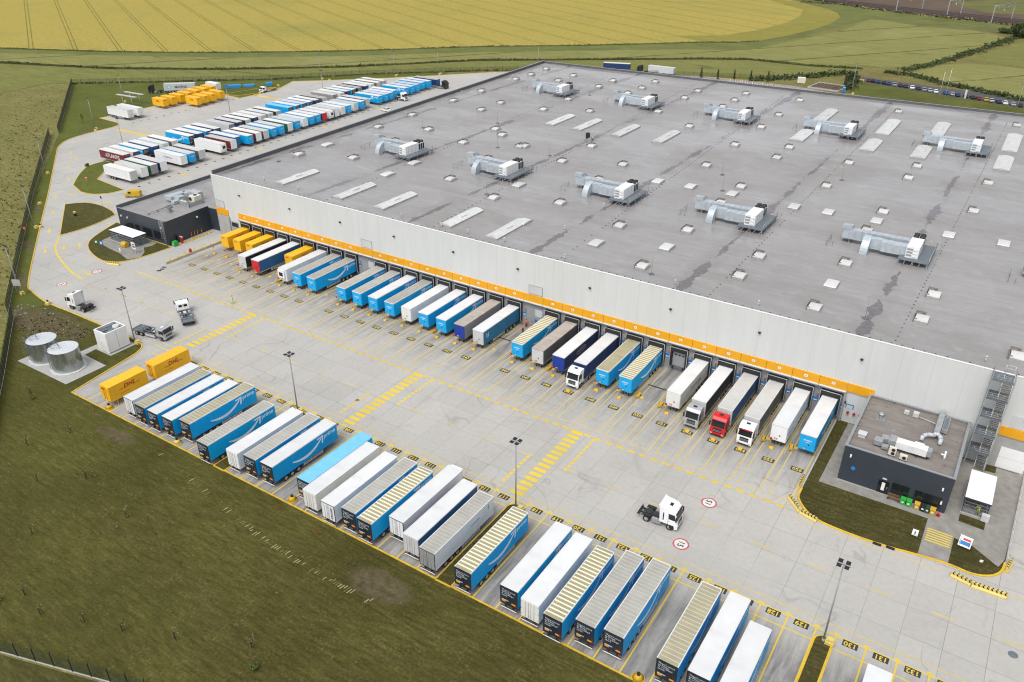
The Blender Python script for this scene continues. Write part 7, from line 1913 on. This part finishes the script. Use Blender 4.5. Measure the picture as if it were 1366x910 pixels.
bush('bush', -3.5, 512, 8.0, 9.5, 2600, .9, 'large round dark green bush beside the railway', ['leaf_dark', 'leaf_mid', 'leaf_dark'], 'bush')
bush('bush', -15.0, 528, 5.0, 3.2, 700, .8, 'low dark bush beside the railway, next to the round one', ['leaf_dark', 'leaf_mid'], 'bush')
bush('young_tree', -77.2, -82.3, .75, 1.1, 260, .17, 'bright green little bush on the lawn by the wire fence', ['leaf_bright', 'leaf_bright', 'leaf_mid'], 'bush')
bush('young_tree', -41.8, -71.2, .6, .9, 220, .15, 'pale green little bush on the lawn among dry saplings', ['leaf_bright', 'leaf_mid'], 'bush')
bush('young_tree', -119.5, -53.6, .5, .7, 150, .14, 'yellowish little bush on the lawn below the tank slab', ['leaf_mid', 'leaf_bright'], 'bush')
def sapling(x, y, label, h=1.9, leaves=60, mats=('leaf_dark', 'leaf_mid')):
    t = thing('sapling', label, 'sapling', (x, y, 0), random.uniform(0, 6), 'thin saplings planted on the lawn')
    b = MB().cyl((0, 0, 0), (.12, .05, h), .035, .015, n=5)
    for k in range(7):
        a = random.uniform(0, 6.3); z = h * random.uniform(.45, .95)
        b.cyl((.1 * z / h, 0, z), (.1 * z / h + .5 * math.cos(a), .5 * math.sin(a), z + random.uniform(.2, .5)), .014, .006, n=4)
    part('trunk', b.mesh('trunk', M['bark']), t)
    part('stake', MB().box(-.04, .04, .25, .33, 0, 1.1).mesh('stake', M['black']), t)
    c = MB(); leaf_blob(c, .1, .05, h * .8, .5, .5, h * .32, leaves, .12, 2)
    part('crown', c.mesh('crown', [M[m] for m in mats], fix=False), t)
SP = [(-75.0, -79.5), (-70.4, -79.9), (-65.0, -78.1), (-59.4, -76.0), (-121.6, -53.0), (-106.4, -61.8), (-77.3, -63.3), (-44.3, -69.2), (-90.4, -61.7), (-85.3, -73.0), (-53, -73.5), (-104.2, -56.0), (-96, -66)]
for k, (x, y) in enumerate(SP):
    sapling(x, y, 'thin dry sapling with a short dark stake on the mown lawn', 1.7 + .5 * random.random(), 26, ('straw', 'leaf_mid'))
sapling(-296.5, 66.0, 'tall thin young tree on the far lot lawn', 3.4, 260)
for k, (x, y) in enumerate(PINES):
    t = thing('young_conifer', f'slim dark young conifer on the back verge, {ordw(k + 1)} from the grey trailer', 'tree', (x, y, 0), 0, 'slim conifers behind the warehouse')
    b = MB()
    for q in range(7): leaf_blob(b, 0, 0, .7 + q * .62, .75 * (1 - q / 9), .75 * (1 - q / 9), .45, 36, .32, 2)
    part('crown', b.mesh('crown', [M['leaf_dark'], M['leaf_dark']], fix=False), t)
    part('trunk', MB().cyl((0, 0, 0), (0, 0, 4.5), .08, .03, n=5).mesh('trunk', M['bark']), t)
def growth(name, pts, w, h, dens, s, mats, z=0.0, jitter=1.0):
    """uncountable shrubs and tall weeds along a line"""
    b = MB()
    for a, c in zip(pts, pts[1:]):
        L = math.hypot(c[0] - a[0], c[1] - a[1]); n = int(L * dens)
        for _ in range(n):
            f = random.random(); u = random.gauss(0, w * .42)
            nx, ny = -(c[1] - a[1]) / L, (c[0] - a[0]) / L
            hh = h * random.uniform(.35, 1.15) * (.75 + .35 * math.sin(f * L * .13))
            leaf_blob(b, a[0] + (c[0] - a[0]) * f + nx * u, a[1] + (c[1] - a[1]) * f + ny * u, z + hh * .5, .8 * jitter, .8 * jitter, hh * .5, 4, s, len(mats))
    return struct(name, b.mesh(name, [M[m] for m in mats], fix=False), 'stuff')
growth('ditch_weeds', DITCH, 1.4, .9, 4.0, .55, ['leaf_dark', 'leaf_mid', 'tuft'])
growth('field_edge_weeds', [(x, y - 1.2) for x, y in WHEAT[:9]], 1.2, .7, 2.0, .5, ['leaf_mid', 'tuft', 'tuft'])
growth('field_hedge', HEDGE_R, 3.4, 1.9, 4.5, .8, ['leaf_mid', 'leaf_mid', 'leaf_dark'])
growth('car_park_hedge', HEDGE_LOT, 2.6, 1.7, 7.0, .8, ['leaf_mid', 'leaf_mid', 'leaf_dark'])
growth('back_thicket', HEDGE_MID, 3.0, 2.4, 4.0, .9, ['leaf_dark', 'leaf_mid'])
growth('fence_weeds', BACKFENCE[:6], .8, .8, 3.0, .5, ['leaf_dark', 'leaf_mid', 'tuft'])
growth('railway_weeds', [(-177, 630)] + [(x, y - 4) for x, y in RAIL_N], 4, 1.6, 1.5, 1.2, ['leaf_mid', 'leaf_dark', 'straw'])
# rough grass of the meadow outside the fence
b = MB()
def tufts(poly_fn, n, s0, s1, mats):
    c = 0
    while c < n:
        p = poly_fn()
        if p is None: continue
        c += 1
        x, y = p; s = random.uniform(s0, s1); m = random.choice(mats)
        for q in range(3):
            a = random.uniform(0, 6.3); l = s * random.uniform(.3, .8)
            dx, dy = math.cos(a) * s * .5, math.sin(a) * s * .5
            b.face([(x - dx, y - dy, 0), (x + dx, y + dy, 0), (x + dx * .8 + random.uniform(-.3, .3) * s, y + dy * .8, l), (x - dx * .8, y - dy * .8 + random.uniform(-.3, .3) * s, l * .9)], m)
A_, B_ = Vector((-372.5, 107.8)), Vector((-156.6, -38.2))
def meadow():
    t = random.random() ** .6
    p = A_.lerp(B_, t); off = random.uniform(1.2, 70) * (1.15 - .6 * t)
    q = p + Vector((-.56, -.83)) * off
    return (q.x, q.y)
tufts(meadow, 3500, .2, .6, [0, 1, 1, 1, 1, 0])
struct('meadow_grass', b.mesh('meadow_grass', [M['tuft'], M['straw'], M['leaf_mid'], M['leaf_dark']], fix=False), 'stuff')
b = MB()
def lawn_pt():
    x = random.uniform(-150, 10); y = random.uniform(-85, -50)
    return (x, y) if y > -38 - (x + 156) * -.0 - 0 and True else (x, y)
tufts(lambda: (random.gauss(0, 1) * 26 - 62, -53.5 - abs(random.gauss(0, 1)) * 8), 380, .10, .26, [1, 1, 0])
tufts(lambda: (random.uniform(-150, -132), random.uniform(-41, -33)), 260, .15, .4, [0, 1, 2])
def tracks():
    for (x0, y0), (x1, y1) in zip([(-88, -51.4), (-76, -53.0), (-60, -55.6), (-47, -56.4)], [(-76, -53.0), (-60, -55.6), (-47, -56.4), (-36, -56.2)]):
        n = int(math.hypot(x1 - x0, y1 - y0) / .42)
        for k in range(n):
            if random.random() < .55 + .35 * math.sin(x0 + k * .13): continue
            x, y = x0 + (x1 - x0) * k / n, y0 + (y1 - y0) * k / n + random.gauss(0, .12); w = random.uniform(.3, .75); h = random.uniform(.05, .1)
            b.face([(x - .1, y - w * .6, .012), (x + .05, y - w * .6, .012), (x + .22, y + w * .6, .012 + h * .3), (x + .04, y + w * .6, .012 + h * .3)], random.choice((1, 1, 0)))
tracks()
struct('dry_grass_tufts', b.mesh('dry_grass_tufts', [M['tuft'], M['straw'], M['soil']], fix=False), 'stuff')
# stones and litter on the bare earth
b = MB()
for _ in range(45):
    x, y = random.uniform(-160, -132), random.uniform(-40, -32.5); s = random.uniform(.05, .14)
    b.box(x - s, x + s, y - s, y + s, 0, s)
struct('loose_gravel', b.mesh('loose_gravel', M['curb'], fix=False), 'stuff')
# ------------------------------------------------------------------ people
def skinned(verts, edges, radii, root=0, sub=1):
    me = bpy.data.meshes.new('figure'); me.from_pydata(verts, edges, [])
    o = bpy.data.objects.new('figure_source', me); COL.objects.link(o)
    o.modifiers.new('skin', 'SKIN'); 
    for i, r in enumerate(radii):
        me.skin_vertices[0].data[i].radius = (r, r)
        me.skin_vertices[0].data[i].use_root = (i == root)
    sb = o.modifiers.new('sub', 'SUBSURF'); sb.levels = sb.render_levels = sub
    dg = bpy.context.evaluated_depsgraph_get()
    res = bpy.data.meshes.new_from_object(o.evaluated_get(dg))
    bpy.data.objects.remove(o)
    for p in res.polygons: p.use_smooth = True
    return res
def person(x, y, rz, label, top, stride=.14, arm=.0, bend=0.0, helmet=False, z=0.0):
    t = thing('person', label, 'person', (x, y, z), rz, None)
    V, E, Rr = [], [], []
    def add(p, r, par=None):
        p = Vector(p)
        if bend and p.z > 1.0:
            a = bend; q = Vector((p.x, p.y, p.z - 1.0)); p = Vector((q.x, q.y * math.cos(a) + q.z * math.sin(a), q.z * math.cos(a) - q.y * math.sin(a) + 1.0))
        V.append(tuple(p)); Rr.append(r)
        if par is not None: E.append((par, len(V) - 1))
        return len(V) - 1
    pel = add((0, 0, .96), .135); wa = add((0, .0, 1.12), .125, pel); ch = add((0, 0, 1.34), .145, wa); nk = add((0, .0, 1.50), .062, ch)
    h1 = add((0, .02, 1.60), .085, nk); h2 = add((0, .02, 1.70), .098, h1); h3 = add((0, .01, 1.77), .07, h2)
    no = add((0, .135, 1.66), .018, h2)
    hands = []
    for s in (-1, 1):
        hp = add((s * .10, 0, .90), .095, pel); kn = add((s * .11, s * stride * .6 + .03, .50), .062, hp); an = add((s * .11, s * stride, .09), .042, kn); add((s * .12, s * stride + .17, .035), .04, an)
        sh = add((s * .19, 0, 1.42), .065, ch); el = add((s * .25, -.02 + arm * .4, 1.14), .045, sh); wr = add((s * .26, .06 + arm, .92 + arm * .55), .030, el)
        pa = add((s * .262, .08 + arm * 1.1, .85 + arm * .58), .034, wr)
        for k in range(4):
            f1 = add((s * (.262 + (k - 1.5) * .016), .085 + arm * 1.15, .80 + arm * .6), .010, pa); add((s * (.255 + (k - 1.5) * .014), .10 + arm * 1.2, .765 + arm * .6 + abs(k - 1.5) * .006), .008, f1)
        add((s * .235, .125 + arm * 1.1, .845 + arm * .58), .010, pa)
    body = skinned(V, E, Rr); body.materials.clear(); body.materials.append(M['skin'])
    part('body', body, t)
    def sub(idx, grow, m, nm):
        mp = {i: k for k, i in enumerate(idx)}
        me = skinned([V[i] for i in idx], [(mp[a], mp[c]) for a, c in E if a in mp and c in mp], [Rr[i] + grow for i in idx]); me.materials.clear(); me.materials.append(M[m])
        part(nm, me, t)
    n = len(V); L0 = 8; per = (n - 8) // 2
    legs = [0] + [8, 9, 10, 8 + per, 9 + per, 10 + per]
    arms = [0, 1, 2] + [12, 13, 14, 12 + per, 13 + per, 14 + per]
    sub(legs, .022, 'trouser' if top != 'hivis' else 'hivis', 'trousers'); sub(arms, .026, top, 'jacket')
    hr = skinned([V[5], V[6], tuple(Vector(V[5]) + Vector((0, -.06, .0)))], [(0, 1), (0, 2)], [.104, .09, .08]); hr.materials.clear(); hr.materials.append(M['signwhite' if helmet else 'hair'])
    hb = MB(); part('helmet' if helmet else 'hair', hr, t, (0, -.02, .03))
    for s in (-1, 1):
        part('boot', cached(('boot', stride, s), lambda: MB().box(s * .12 - .055, s * .12 + .055, s * stride - .08, s * stride + .21, 0, .10).mesh('boot', M['black'], bevel=.02)), t)
    return t
person(-120.2, -8.6, 2.4, 'person in yellow hi-vis clothing walking alone along the dashed line', 'hivis', .2, .08)
person(-60.4, 17.0, 2.9, 'person in an orange hi-vis jacket standing at the door between docks', 'orange', .06, .12)
person(-59.7, 14.6, -2.6, 'person in an orange hi-vis jacket beside the ribbed roof trailer, nearest the yard', 'orange', .1, .2)
person(-58.9, 16.7, 2.2, 'person in an orange hi-vis jacket close against the docked trailer', 'orange', .05, .15)
person(24.7, 3.75, 2.6, 'person in a lime yellow jacket leaning inside the slatted shelter', 'hivis', .05, .35, .5, z=.15)
# ------------------------------------------------------------------ camera
cam = bpy.data.cameras.new('camera'); co = bpy.data.objects.new('camera', cam); COL.objects.link(co)
yaw, pit, rol = CAM_YAW, CAM_PIT, CAM_ROLL
f = Vector((-math.sin(yaw) * math.cos(pit), math.cos(yaw) * math.cos(pit), -math.sin(pit)))
r = Vector((math.cos(yaw), math.sin(yaw), 0)); u = r.cross(f)
r2 = r * math.cos(rol) + u * math.sin(rol); u2 = -r * math.sin(rol) + u * math.cos(rol)
mt = Matrix((r2, u2, -f)).transposed().to_4x4(); mt.translation = Vector(CAM_LOC)
co.matrix_world = mt
cam.sensor_width = 36; cam.sensor_fit = 'HORIZONTAL'; cam.lens = CAM_F / 1366 * 36
cam.clip_start = .5; cam.clip_end = 8000
S.camera = co
# ------------------------------------------------------------------ overcast daylight
EL, AZ = R(60), R(178)          # sun height; compass bearing of the sun (clockwise from +y)
w = bpy.data.worlds.new('World'); S.world = w; w.use_nodes = True
nt = w.node_tree; bg = nt.nodes['Background']
sky = nt.nodes.new('ShaderNodeTexSky'); sky.sky_type = 'NISHITA'; sky.sun_disc = False
sky.sun_elevation = EL; sky.sun_rotation = AZ; sky.air_density = 1.0; sky.dust_density = 4.0; sky.ozone_density = 1.0; sky.altitude = 100
hs = nt.nodes.new('ShaderNodeHueSaturation'); hs.inputs['Saturation'].default_value = .22
nt.links.new(sky.outputs[0], hs.inputs['Color']); nt.links.new(hs.outputs[0], bg.inputs['Color'])
bg.inputs['Strength'].default_value = SKY
sl = bpy.data.lights.new('sun', 'SUN'); sl.energy = SUN; sl.angle = R(24); sl.color = (1.0, .96, .90)
so = bpy.data.objects.new('sun', sl); COL.objects.link(so)
d = Vector((math.sin(AZ) * math.cos(EL), math.cos(AZ) * math.cos(EL), math.sin(EL)))
so.rotation_euler = d.to_track_quat('Z', 'Y').to_euler(); so.location = d * 300
S.view_settings.view_transform = 'Standard'; S.view_settings.look = 'None'; S.view_settings.gamma = 1.0
S.view_settings.use_curve_mapping = False
S.view_settings.exposure = EXPO
S.render.engine = 'CYCLES'
S.cycles.max_bounces = 5; S.cycles.diffuse_bounces = 3; S.cycles.glossy_bounces = 3; S.cycles.transparent_max_bounces = 12
S.cycles.use_denoising = True
S.cycles.filter_width = 1.15
